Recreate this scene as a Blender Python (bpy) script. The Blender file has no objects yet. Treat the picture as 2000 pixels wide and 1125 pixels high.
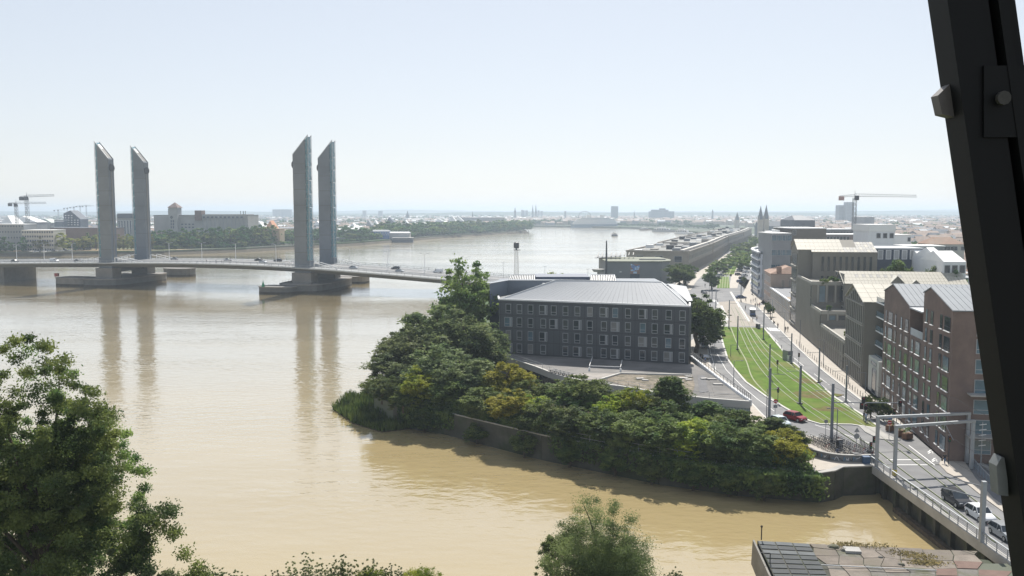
import bpy, bmesh, math, random
import numpy as np
from mathutils import Vector, Matrix
# ------------------------------------------------------------------ camera, world, sun, exposure
SC = bpy.context.scene
COL = SC.collection
CAMZ, FPX, HV = 40.0, 1700.0, 413.0          # eye height over the river, focal length and horizon row in 2000x1125 pixels
PITCH = math.atan((562.5 - HV) / FPX)
cam_d = bpy.data.cameras.new('camera'); cam = bpy.data.objects.new('camera', cam_d); COL.objects.link(cam)
cam.location = (0, 0, CAMZ); cam.rotation_euler = (math.pi / 2 - PITCH, 0, 0)
cam_d.sensor_width = 36.0; cam_d.lens = 36.0 * FPX / 2000.0
cam_d.clip_start = 0.05; cam_d.clip_end = 40000
SC.camera = cam
SUN_EL, SUN_AZ = math.radians(49), math.radians(9)     # ahead of the camera, a little to the right
W = bpy.data.worlds.new('World'); SC.world = W; W.use_nodes = True
wn = W.node_tree.nodes; bgn = wn['Background']
sky = wn.new('ShaderNodeTexSky'); sky.sky_type = 'NISHITA'; sky.sun_disc = False
sky.sun_elevation = SUN_EL; sky.sun_rotation = SUN_AZ
sky.air_density = 1.0; sky.dust_density = 0.35; sky.ozone_density = 1.5; sky.altitude = 0
# a hazy noon sky: the physical sky, flattened and paled by moisture
gm = wn.new('ShaderNodeGamma'); gm.inputs[1].default_value = .45; hsv = wn.new('ShaderNodeHueSaturation'); hsv.inputs['Saturation'].default_value = .70; hsv.inputs['Value'].default_value = 2.02
W.node_tree.links.new(sky.outputs[0], gm.inputs[0]); W.node_tree.links.new(gm.outputs[0], hsv.inputs['Color']); tn = wn.new('ShaderNodeMix'); tn.data_type = 'RGBA'; tn.blend_type = 'MULTIPLY'; tn.inputs[0].default_value = 1; tn.inputs[7].default_value = (1.0,.995,1.02,1)
W.node_tree.links.new(hsv.outputs[0], tn.inputs[6]); W.node_tree.links.new(tn.outputs[2], bgn.inputs[0]); bgn.inputs[1].default_value = 0.105
sun_d = bpy.data.lights.new('sun', 'SUN'); sun_d.energy = 4.0; sun_d.angle = math.radians(0.5); sun_d.color = (1, .95, .87)
sun = bpy.data.objects.new('sun', sun_d); COL.objects.link(sun)
sdir = Vector((math.sin(SUN_AZ) * math.cos(SUN_EL), math.cos(SUN_AZ) * math.cos(SUN_EL), math.sin(SUN_EL)))
sun.rotation_euler = sdir.to_track_quat('Z', 'Y').to_euler(); sun.location = (0, 0, 200)
VS = SC.view_settings; VS.view_transform = 'Standard'; VS.look = 'None'; VS.gamma = 1; VS.use_curve_mapping = False
VS.exposure = 0.72
SC.render.engine = 'CYCLES'
SC.cycles.use_denoising = True
SC.cycles.max_bounces = 6; SC.cycles.diffuse_bounces = 3; SC.cycles.glossy_bounces = 3; SC.cycles.transmission_bounces = 4
SC.cycles.transparent_max_bounces = 6; SC.cycles.volume_bounces = 0
SC.cycles.caustics_reflective = False; SC.cycles.caustics_refractive = False
SC.cycles.sample_clamp_indirect = 6
rnd = random.Random(11); nr = np.random.default_rng(5)

# ------------------------------------------------------------------ helpers
cp, sp = math.cos(PITCH), math.sin(PITCH)
def ray(u, v):
    a = (u - 1000) / FPX; b = (562.5 - v) / FPX
    return Vector((a, cp + b * sp, b * cp - sp))
EYE = Vector((0, 0, CAMZ))
def P(u, v, z=4.0):                       # where the line of sight meets height z
    r = ray(u, v); return EYE + r * ((z - CAMZ) / r.z)
def D(u, v, y):                           # ... or distance y
    r = ray(u, v); return EYE + r * (y / r.y)
def P2(u, v, z=4.0):
    q = P(u, v, z); return (q.x, q.y)

class MB:
    def __init__(s): s.v = []; s.f = []
    def add(s, vs, fs):
        n = len(s.v); s.v += [tuple(q) for q in vs]; s.f += [tuple(i + n for i in f) for f in fs]; return s
    def box(s, x0, x1, y0, y1, z0, z1):
        return s.add([(x0,y0,z0),(x1,y0,z0),(x1,y1,z0),(x0,y1,z0),(x0,y0,z1),(x1,y0,z1),(x1,y1,z1),(x0,y1,z1)],
                     [(3,2,1,0),(4,5,6,7),(0,1,5,4),(1,2,6,5),(2,3,7,6),(3,0,4,7)])
    def obox(s, c, ax, ay, az):           # box from centre and three half-axis vectors
        c = Vector(c); ax = Vector(ax); ay = Vector(ay); az = Vector(az)
        q = [c + ax*i + ay*j + az*k for k in (-1,1) for (i,j) in ((-1,-1),(1,-1),(1,1),(-1,1))]
        return s.add(q, [(3,2,1,0),(4,5,6,7),(0,1,5,4),(1,2,6,5),(2,3,7,6),(3,0,4,7)])
    def bar(s, p, q, r, r2=None, n=4, cap=True):
        p = Vector(p); q = Vector(q); r2 = r if r2 is None else r2
        d = (q - p).normalized(); a = d.cross(Vector((0,0,1)))
        if a.length < 1e-3: a = Vector((1,0,0))
        a.normalize(); b = d.cross(a); vs = []
        for c, rr in ((p, r), (q, r2)):
            for k in range(n):
                t = 2*math.pi*(k+.5)/n; vs.append(c + a*(rr*math.cos(t)) + b*(rr*math.sin(t)))
        fs = [(k, (k+1)%n, n+(k+1)%n, n+k) for k in range(n)]
        if cap: fs += [tuple(range(n-1,-1,-1)), tuple(range(n,2*n))]
        return s.add(vs, fs)
    def prism(s, poly, z0, z1, bottom=False):
        n = len(poly); ar = sum(poly[i][0]*poly[(i+1)%n][1]-poly[(i+1)%n][0]*poly[i][1] for i in range(n))
        if ar < 0: poly = poly[::-1]
        vs = [(x,y,z0) for x,y in poly] + [(x,y,z1) for x,y in poly]
        fs = [(i,(i+1)%n,n+(i+1)%n,n+i) for i in range(n)] + [tuple(range(n,2*n))]
        if bottom: fs.append(tuple(range(n-1,-1,-1)))
        return s.add(vs, fs)
    def poly(s, pts): return s.add(pts, [tuple(range(len(pts)))])
    def lathe(s, prof, c=(0,0,0), n=8):
        vs = []; fs = []; m = len(prof)
        for (r,z) in prof:
            for k in range(n):
                t = 2*math.pi*k/n; vs.append((c[0]+r*math.cos(t), c[1]+r*math.sin(t), c[2]+z))
        for i in range(m-1):
            for k in range(n): fs.append((i*n+k, i*n+(k+1)%n, (i+1)*n+(k+1)%n, (i+1)*n+k))
        fs.append(tuple(range(n-1,-1,-1))); fs.append(tuple((m-1)*n+k for k in range(n)))
        return s.add(vs, fs)
    def ball(s, c, r, n=8, m=5, sq=(1,1,1)):
        prof = [(max(.001, r*math.sin(math.pi*i/m)), -r*math.cos(math.pi*i/m)) for i in range(m+1)]
        k = len(s.v); s.lathe(prof, (0,0,0), n)
        s.v[k:] = [(c[0]+x*sq[0], c[1]+y*sq[1], c[2]+z*sq[2]) for x,y,z in s.v[k:]]; return s
    def ribbon(s, pts, w, z0, z1):        # strip of width w along a line, from z0 to z1
        L = []; R_ = []
        for i, q in enumerate(pts):
            a = Vector(pts[max(i-1,0)][:2]); b = Vector(pts[min(i+1,len(pts)-1)][:2]); d = (b-a).normalized(); nn = Vector((-d.y,d.x))*(w/2)
            L.append((q[0]+nn.x,q[1]+nn.y)); R_.append((q[0]-nn.x,q[1]-nn.y))
        for i in range(len(pts)-1):
            s.add([(L[i][0],L[i][1],z1),(R_[i][0],R_[i][1],z1),(R_[i+1][0],R_[i+1][1],z1),(L[i+1][0],L[i+1][1],z1),
                   (L[i][0],L[i][1],z0),(R_[i][0],R_[i][1],z0),(R_[i+1][0],R_[i+1][1],z0),(L[i+1][0],L[i+1][1],z0)],
                  [(0,1,2,3),(4,5,1,0),(5,6,2,1),(6,7,3,2),(7,4,0,3)])
        return s
    def mesh(s, name, shift=(0,0,0)):
        me = bpy.data.meshes.new(name)
        me.from_pydata([(x-shift[0],y-shift[1],z-shift[2]) for x,y,z in s.v], [], s.f)
        return me
    def build(s, name, mat, parent=None, local=False, smooth=False, at=None):
        # parent given: vertices are world coordinates unless local; no parent: the object's origin goes to "at" or the middle of its base
        if parent is not None:
            sh = (0,0,0) if local else wloc(parent)
            loc = (0,0,0)
        else:
            if at is None:
                a = np.array(s.v); at = ((a[:,0].min()+a[:,0].max())/2, (a[:,1].min()+a[:,1].max())/2, a[:,2].min())
            sh = (0,0,0) if local else at; loc = at
        me = s.mesh(name, sh)
        if smooth: me.polygons.foreach_set('use_smooth', [True]*len(me.polygons))
        return link(name, me, mat, parent, loc)
def wloc(o):
    p = Vector((0,0,0))
    while o is not None: p += o.location; o = o.parent
    return p
def link(name, me, mat, parent=None, loc=(0,0,0), rz=0):
    if mat is not None and not me.materials: me.materials.append(mat)
    o = bpy.data.objects.new(name, me); COL.objects.link(o); o.location = loc; o.rotation_euler = (0,0,rz)
    if parent is not None: o.parent = parent
    return o
def tag(o, label=None, cat=None, group=None, kind=None):
    if label: o['label'] = label
    if cat: o['category'] = cat
    if group: o['group'] = group
    if kind: o['kind'] = kind
    return o
def thing(name, label, cat, loc=(0,0,0), rz=0, group=None):
    o = bpy.data.objects.new(name, None); COL.objects.link(o); o.location = loc; o.rotation_euler = (0,0,rz); o.empty_display_size = .2
    return tag(o, label, cat, group)
def copy_tree(o, parent=None, loc=None, rz=None, label=None, group=None, scale=None):
    c = o.copy(); COL.objects.link(c)
    if parent is not None: c.parent = parent
    if loc is not None: c.location = loc
    if rz is not None: c.rotation_euler = (0,0,rz)
    if scale is not None: c.scale = scale if isinstance(scale,(tuple,list)) else (scale,)*3
    if label: c['label'] = label
    if group: c['group'] = group
    for ch in list(o.children): copy_tree(ch, c)
    return c
def struct(name, mb, mat): return tag(mb.build(name, mat), kind='structure')

MATS = {}
def M(name, rgb, rough=.75, var=.12, scale=.5, metal=0.0, spec=.4, bump=0.0, detail=4, var2=None, scale2=4.0):
    if name in MATS: return MATS[name]
    m = bpy.data.materials.new(name); m.use_nodes = True; nt = m.node_tree; b = nt.nodes['Principled BSDF']
    b.inputs['Roughness'].default_value = rough; b.inputs['Metallic'].default_value = metal
    b.inputs['Specular IOR Level'].default_value = spec
    if var > 0:
        tc = nt.nodes.new('ShaderNodeTexCoord')
        nz = nt.nodes.new('ShaderNodeTexNoise'); nz.inputs['Scale'].default_value = scale; nz.inputs['Detail'].default_value = detail
        nz.inputs['Roughness'].default_value = .65
        nt.links.new(tc.outputs['Object'], nz.inputs['Vector'])
        mp = nt.nodes.new('ShaderNodeMapRange'); mp.inputs[1].default_value = .3; mp.inputs[2].default_value = .7
        nt.links.new(nz.outputs[0], mp.inputs[0])
        mx = nt.nodes.new('ShaderNodeMix'); mx.data_type = 'RGBA'
        mx.inputs[6].default_value = (*[max(0,c*(1-var)) for c in rgb],1); mx.inputs[7].default_value = (*[min(1,c*(1+var)) for c in rgb],1)
        nt.links.new(mp.outputs[0], mx.inputs[0]); out = mx.outputs[2]
        if var2 is not None:               # a second, larger patch colour
            n2 = nt.nodes.new('ShaderNodeTexNoise'); n2.inputs['Scale'].default_value = scale2; n2.inputs['Detail'].default_value = 5
            nt.links.new(tc.outputs['Object'], n2.inputs['Vector'])
            m2 = nt.nodes.new('ShaderNodeMapRange'); m2.inputs[1].default_value = .48; m2.inputs[2].default_value = .62
            nt.links.new(n2.outputs[0], m2.inputs[0])
            x2 = nt.nodes.new('ShaderNodeMix'); x2.data_type = 'RGBA'; x2.inputs[7].default_value = (*var2,1)
            nt.links.new(m2.outputs[0], x2.inputs[0]); nt.links.new(out, x2.inputs[6]); out = x2.outputs[2]
        nt.links.new(out, b.inputs['Base Color'])
        if bump > 0:
            bp = nt.nodes.new('ShaderNodeBump'); bp.inputs['Strength'].default_value = bump; bp.inputs['Distance'].default_value = .1
            nt.links.new(nz.outputs[0], bp.inputs['Height']); nt.links.new(bp.outputs[0], b.inputs['Normal'])
    else: b.inputs['Base Color'].default_value = (*rgb,1)
    MATS[name] = m; return m
def leafmat(name, rgb, tip=None, trans=.48):
    rgb = tuple(c*2.2 for c in rgb); tip = tuple(c*2.3 for c in tip) if tip else None
    if name in MATS: return MATS[name]
    m = bpy.data.materials.new(name); m.use_nodes = True; nt = m.node_tree; nt.nodes.remove(nt.nodes['Principled BSDF'])
    out = nt.nodes['Material Output']; tc = nt.nodes.new('ShaderNodeTexCoord'); oi = nt.nodes.new('ShaderNodeObjectInfo')
    nz = nt.nodes.new('ShaderNodeTexNoise'); nz.inputs['Scale'].default_value = .45; nz.inputs['Detail'].default_value = 3
    nt.links.new(tc.outputs['Object'], nz.inputs['Vector'])
    mp = nt.nodes.new('ShaderNodeMapRange'); mp.inputs[1].default_value = .42; mp.inputs[2].default_value = .60
    nt.links.new(nz.outputs[0], mp.inputs[0])
    mx = nt.nodes.new('ShaderNodeMix'); mx.data_type = 'RGBA'
    t2 = tip or tuple(c*1.6 for c in rgb)
    mx.inputs[6].default_value = (*rgb,1); mx.inputs[7].default_value = (*t2,1); nt.links.new(mp.outputs[0], mx.inputs[0])
    hs = nt.nodes.new('ShaderNodeHueSaturation'); nt.links.new(mx.outputs[2], hs.inputs['Color'])
    m1 = nt.nodes.new('ShaderNodeMapRange'); m1.inputs[3].default_value = .492; m1.inputs[4].default_value = .525; nt.links.new(oi.outputs['Random'], m1.inputs[0]); nt.links.new(m1.outputs[0], hs.inputs['Hue'])
    m2 = nt.nodes.new('ShaderNodeMapRange'); m2.inputs[3].default_value = .75; m2.inputs[4].default_value = 1.25; nt.links.new(oi.outputs['Random'], m2.inputs[0]); nt.links.new(m2.outputs[0], hs.inputs['Value'])
    d = nt.nodes.new('ShaderNodeBsdfDiffuse'); t = nt.nodes.new('ShaderNodeBsdfTranslucent'); s = nt.nodes.new('ShaderNodeMixShader'); s.inputs[0].default_value = trans
    nt.links.new(hs.outputs[0], d.inputs[0]); nt.links.new(hs.outputs[0], t.inputs[0])
    nt.links.new(d.outputs[0], s.inputs[1]); nt.links.new(t.outputs[0], s.inputs[2])
    g = nt.nodes.new('ShaderNodeBsdfGlossy'); g.inputs['Roughness'].default_value = .6; s2 = nt.nodes.new('ShaderNodeMixShader'); s2.inputs[0].default_value = .02
    nt.links.new(s.outputs[0], s2.inputs[1]); nt.links.new(g.outputs[0], s2.inputs[2]); nt.links.new(s2.outputs[0], out.inputs[0])
    MATS[name] = m; return m

# ------------------------------------------------------------------ materials
m_asph = M('asphalt', (.17,.17,.175), .85, .14, .35, var2=(.21,.21,.21), scale2=.12)
m_asphd = M('asphalt_dark', (.12,.12,.125), .85, .18, .5)
m_pave = M('pale_paving', (.42,.38,.33), .85, .1, .6)
m_conc = M('concrete', (.36,.35,.33), .85, .14, .4)
m_kerb = M('kerb_stone', (.52,.51,.48), .8, .08, .8)
m_paint = M('road_paint', (.78,.78,.76), .7, .1, 2)
m_grass = M('lawn', (.10,.165,.026), .95, .25, .35, var2=(.15,.165,.05), scale2=.09, spec=.1)
m_urban = M('urban_ground', (.13,.14,.11), .95, .3, .02, var2=(.07,.11,.045), scale2=.012, spec=.1)
m_bank = M('river_mud', (.085,.07,.045), .9, .25, .3, spec=.2)
m_sand = M('dry_verge', (.33,.25,.15), .95, .2, .1, var2=(.15,.17,.06), scale2=.03, spec=.1)
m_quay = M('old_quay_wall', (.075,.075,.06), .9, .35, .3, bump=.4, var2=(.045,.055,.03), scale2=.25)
m_steel = M('galvanised_steel', (.34,.36,.38), .45, .08, 1, metal=.3)
m_mast = M('grey_mast_paint', (.17,.19,.22), .5, .08, 1)
m_dkmet = M('dark_metal', (.045,.048,.055), .5, .1, 1)
m_white = M('white_render', (.74,.75,.76), .7, .05, .3)
m_wtrim = M('white_trim', (.78,.78,.77), .5, .04, .5)
m_glass = M('dark_glass', (.03,.04,.05), .08, .3, .25, spec=.8)
m_bglass = M('blue_glass', (.10,.16,.20), .08, .3, .25, spec=.8)
m_rail = M('rail_steel', (.28,.28,.26), .65, .1, 1, spec=.3)
m_wire = M('contact_wire', (.10,.10,.11), .5, 0)
m_black = M('black_plastic', (.015,.015,.017), .5, 0)
m_tyre = M('tyre_rubber', (.02,.02,.02), .8, 0)
m_bark = M('bark', (.10,.08,.06), .95, .3, 2, spec=.1)
m_tile = M('terracotta_tile', (.29,.185,.135), .85, .25, .5, var2=(.30,.24,.19), scale2=.08)
m_stone = M('bordeaux_stone', (.42,.36,.28), .85, .15, .3)
m_slate = M('slate_roof', (.11,.12,.14), .6, .15, .4)
m_zinc = M('zinc_roof', (.40,.42,.44), .45, .06, .3, metal=.25)
# silt-laden river: a tan diffuse body under a rippled, reflecting surface
m_water = bpy.data.materials.new('silty_river'); m_water.use_nodes = True
nt = m_water.node_tree; b = nt.nodes['Principled BSDF']; b.inputs['Roughness'].default_value = .10; b.inputs['IOR'].default_value = 1.42
tc = nt.nodes.new('ShaderNodeTexCoord')
def _noise(scale, det, stretch=(1,1,1), rot=0.0):
    mpn = nt.nodes.new('ShaderNodeMapping'); mpn.inputs['Scale'].default_value = stretch; mpn.inputs['Rotation'].default_value = (0,0,rot)
    nt.links.new(tc.outputs['Object'], mpn.inputs['Vector'])
    q = nt.nodes.new('ShaderNodeTexNoise'); q.inputs['Scale'].default_value = scale; q.inputs['Detail'].default_value = det
    nt.links.new(mpn.outputs[0], q.inputs['Vector']); return q
n0 = _noise(.006, 4, (1,.5,1)); n1 = _noise(.35, 3, (1,1.6,1), .3); n2 = _noise(.035, 4, (.6,2.2,1), -.25); n3 = _noise(.012, 3, (1,2,1)); n4 = _noise(.13, 3, (.7,1.9,1), .2); n5 = _noise(.009, 4, (.35,1.5,1), -.15)
mx = nt.nodes.new('ShaderNodeMix'); mx.data_type = 'RGBA'; mx.inputs[6].default_value = (.38,.30,.155,1); mx.inputs[7].default_value = (.455,.36,.19,1)
av_ = nt.nodes.new('ShaderNodeMath'); av_.operation = 'ADD'; nt.links.new(n0.outputs[0], av_.inputs[0]); nt.links.new(n5.outputs[0], av_.inputs[1]); mr_ = nt.nodes.new('ShaderNodeMapRange'); mr_.inputs[1].default_value = .75; mr_.inputs[2].default_value = 1.25; nt.links.new(av_.outputs[0], mr_.inputs[0]); nt.links.new(mr_.outputs[0], mx.inputs[0]); nt.links.new(mx.outputs[2], b.inputs['Base Color'])
pt = nt.nodes.new('ShaderNodeMapRange'); pt.inputs[1].default_value = .42; pt.inputs[2].default_value = .62; pt.inputs[3].default_value = .25; pt.inputs[4].default_value = 1.0
nt.links.new(n3.outputs[0], pt.inputs[0])
ml = nt.nodes.new('ShaderNodeMath'); ml.operation = 'MULTIPLY'; nt.links.new(n1.outputs[0], ml.inputs[0]); nt.links.new(pt.outputs[0], ml.inputs[1])
b1 = nt.nodes.new('ShaderNodeBump'); b1.inputs['Strength'].default_value = .32; b1.inputs['Distance'].default_value = .5; nt.links.new(ml.outputs[0], b1.inputs['Height'])
b2 = nt.nodes.new('ShaderNodeBump'); b2.inputs['Strength'].default_value = .25; b2.inputs['Distance'].default_value = 1.2; nt.links.new(n2.outputs[0], b2.inputs['Height']); nt.links.new(b1.outputs[0], b2.inputs['Normal'])
b3 = nt.nodes.new('ShaderNodeBump'); b3.inputs['Strength'].default_value = .22; b3.inputs['Distance'].default_value = .9; nt.links.new(n4.outputs[0], b3.inputs['Height']); nt.links.new(b2.outputs[0], b3.inputs['Normal'])
nt.links.new(b3.outputs[0], b.inputs['Normal'])
b.inputs['Coat Weight'].default_value = 1.0; b.inputs['Coat IOR'].default_value = 1.5; b.inputs['Coat Roughness'].default_value = .09; nt.links.new(b1.outputs[0], b.inputs['Coat Normal'])
rg_ = nt.nodes.new('ShaderNodeMapRange'); rg_.inputs[1].default_value = .4; rg_.inputs[2].default_value = .6; rg_.inputs[3].default_value = .05; rg_.inputs[4].default_value = .2; nt.links.new(n5.outputs[0], rg_.inputs[0]); sx_ = nt.nodes.new('ShaderNodeSeparateXYZ'); nt.links.new(tc.outputs['Object'], sx_.inputs[0])       # choppier water in the open reach upstream of the bridge
ch_ = nt.nodes.new('ShaderNodeMapRange'); ch_.inputs[1].default_value = -1120; ch_.inputs[2].default_value = -350; ch_.inputs[4].default_value = .20; nt.links.new(sx_.outputs[1], ch_.inputs[0])
ad_ = nt.nodes.new('ShaderNodeMath'); ad_.operation = 'ADD'; nt.links.new(rg_.outputs[0], ad_.inputs[0]); nt.links.new(ch_.outputs[0], ad_.inputs[1]); nt.links.new(ad_.outputs[0], b.inputs['Roughness'])
# ------------------------------------------------------------------ river, banks, hills, haze
w = MB(); w.poly([(-1600,-60,0),(900,-60,0),(900,3200,0),(-1600,3200,0)])
struct('river', w, m_water)
def land(name, pts, mat, z=4.0, z0=-1.5):
    mb = MB(); mb.prism(pts, z0, z); return struct(name, mb, mat)
lock_wall = [(51.6,120.9),(46.6,120.3),(44.6,118.4),(42.4,117.4),(32,120.3),(21.8,125.3),(5,138),(-12,154.2),(-22,160.5)]
# the city side of the river, out to the horizon
east = [(-27,168),(-27,200),(-22,250),(-18,310),(-14,380),(-6,425),(12,455),(47,478),(150,850),(230,1140),(285,1300),(316,1400),(332,1560),(326,1740),(294,2000),(190,2158),(47,2266),(-250,2420),(-1200,2800),(-14000,3600)]
land('ground', lock_wall + east + [(-14000,14000),(14000,14000),(14000,122),(70,122)], m_urban)
land('far_bank', [(-14000,560),(-900,735),(-470,772),(-320,800),(-263,861),(-182,1030),(-113,1283),(-43,1478),(28,1690),(22,1760),(-60,2010),(-280,2220),(-1200,2620),(-14000,3400)], m_urban, 4.3)
land('near_bank', [(-400,-40),(-400,82),(27,81),(31.5,82),(33,86.5),(48.6,86.5),(200,86.5),(200,-40)], m_urban)
# muddy strip and dry grass along the other shore
sh = [(-900,735),(-470,772),(-320,800),(-263,861),(-182,1030),(-113,1283),(-43,1478),(28,1690)]
mb = MB()
for (a,b_) in zip(sh[:-1], sh[1:]):
    mb.add([(a[0]+3,a[1]-5,-.4),(b_[0]+3,b_[1]-5,-.4),(b_[0]-1,b_[1]+2,4.2),(a[0]-1,a[1]+2,4.2)], [(0,1,2,3)])
struct('mud_bank', mb, m_bank)
mb = MB(); mb.prism([(-900,738),(-470,775),(-330,800),(-300,826),(-480,850),(-900,860)], 4.0, 4.36); struct('dry_meadow', mb, m_sand)
# wooded ridges on the skyline
def ridge(y, h, seed, m, z0=3.5, dx=120):
    r = random.Random(seed); mb = MB(); xs = np.arange(-y*.9, y*.9, dx); hs = [h*(.75+.25*math.sin(x/900+seed)+.10*math.sin(x/310+2*seed))+r.random()*3 for x in xs]
    for i in range(len(xs)-1):
        mb.add([(xs[i],y,z0),(xs[i+1],y,z0),(xs[i+1],y+260,hs[i+1]),(xs[i],y+260,hs[i]),(xs[i+1],y+1500,z0),(xs[i],y+1500,z0)], [(0,1,2,3),(3,2,4,5)])
    return tag(mb.build('hills', m), kind='structure')
m_hill = M('wooded_hill', (.05,.075,.035), .95, .35, .006, spec=.1)
ridge(5200, 33, 1, m_hill); ridge(7000, 42, 5, m_hill); ridge(9000, 52, 9, m_hill)
hz = MB(); hz.box(-13000, 13000, -300, 12500, -3, 92)
m_haze = bpy.data.materials.new('summer_haze'); m_haze.use_nodes = True; nt = m_haze.node_tree
nt.nodes.remove(nt.nodes['Principled BSDF']); pv = nt.nodes.new('ShaderNodeVolumePrincipled')
pv.inputs['Color'].default_value = (.74,.87,1.0,1); pv.inputs['Density'].default_value = .00020; pv.inputs['Anisotropy'].default_value = .35
nt.links.new(pv.outputs[0], nt.nodes['Material Output'].inputs['Volume'])
tag(hz.build('haze', m_haze), kind='stuff')
# ------------------------------------------------------------------ lift bridge over the river
BC = Vector((-101,450,0)); BE = Vector((114,-34.5,0)).normalized(); BN = Vector((.17,.985,0)).normalized()
BL = (BC - Vector((-215,484.5,0))).length
_prof = [(-600,3.5),(-400,5.5),(-260,9.4),(-180,11.5),(-110,12.9),(-51,13.6),(0,12.5),(76,8.4),(112,6),(150,4.2)]
_px = [a for a,_ in _prof]; _pz = [b_ for _,b_ in _prof]
def bz(t):
    k = [np.interp(t+o, _px, _pz) for o in (-24,-12,0,12,24)]; return float(sum(k)/5)
def B(t, o, dz=0.0):                       # a point on the bridge: along, across (+ = far side), above the deck
    q = BC + BE*t + BN*o; return Vector((q.x,q.y,bz(t)+dz))
ts = list(range(-420,141,12))
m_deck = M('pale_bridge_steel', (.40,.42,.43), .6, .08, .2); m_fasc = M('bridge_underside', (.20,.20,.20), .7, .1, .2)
m_walk = M('bridge_footway', (.33,.34,.34), .8, .1, .3)
deck = thing('bridge_deck', 'long gently arched road deck of the lift bridge carrying cars over the brown river', 'bridge', B(0,0,-3))
def slab(name, o0, o1, d0, d1, mat, a=-420, b_=141, bo=0.0):
    mb = MB()
    tt = [t for t in ts if a <= t <= b_]
    for t, t2 in zip(tt[:-1], tt[1:]):
        q = [B(t,o0,d1),B(t2,o0,d1),B(t2,o1,d1),B(t,o1,d1),B(t,o0+bo,d0),B(t2,o0+bo,d0),B(t2,o1-bo,d0),B(t,o1-bo,d0)]
        mb.add(q, [(0,1,2,3),(7,6,5,4),(4,5,1,0),(5,6,2,1),(6,7,3,2),(7,4,0,3)])
    return mb.build(name, mat, deck)
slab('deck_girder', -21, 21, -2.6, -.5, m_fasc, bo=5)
slab('deck_slab', -21.6, 21.6, -.5, -.02, m_deck)
slab('roadway', -13, -1.2, -.02, .02, m_asph); slab('roadway', 1.2, 13, -.02, .02, m_asph)
slab('footway', -21, -14.2, -.02, .14, m_walk); slab('footway', 14.2, 21, -.02, .14, m_walk)
slab('median_kerb', -.5, .5, -.02, .2, m_kerb)
for o in (-12.7, -7.1, 7.1, 12.7):
    mb = MB()
    for t in range(-400,136,2 if abs(o) > 10 else 8):
        L = 2 if abs(o) > 10 else 3
        mb.add([B(t,o-.09,.03),B(t+L,o-.09,.03),B(t+L,o+.09,.03),B(t,o+.09,.03)], [(0,1,2,3)])
    tag(mb.build('lane_line', m_paint, deck), kind='stuff')
def railing(o, a, b_, st, h, mat):
    mb = MB()
    for t in range(a, b_, st):
        mb.bar(B(t,o,0), B(t,o,h), .09)
        for hh in (h, h*.66, h*.33): mb.bar(B(t,o,hh), B(t+st,o,hh), .05 if hh < h else .075, cap=False)
    mb.build('railing', mat, deck)
railing(-21.4,-400,132,4,1.3,m_steel); railing(21.4,-400,132,4,1.3,m_dkmet); railing(-13.8,-400,132,4,.9,m_steel); railing(13.8,-400,132,4,.9,m_steel)
# sloping white balustrades where the footways swing round the towers
for tc_ in (0,-BL):
    for sg in (-1,1):
        for o in (-19.5,-13.2,13.2,19.5):
            mb = MB()
            a = tc_ + sg*7; c = tc_ + sg*20
            mb.bar(B(a,o,2.6),B(a+sg*1,o,2.6),.22); mb.bar(B(a+sg*1,o,2.6),B(c,o*.97,.2),.22); mb.bar(B(a,o,.1),B(a,o,2.6),.2); mb.bar(B(a+sg*6,o,.1),B(a+sg*6,o*.99,1.75),.12)
            mb.build('balustrade', m_wtrim, deck)
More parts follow.
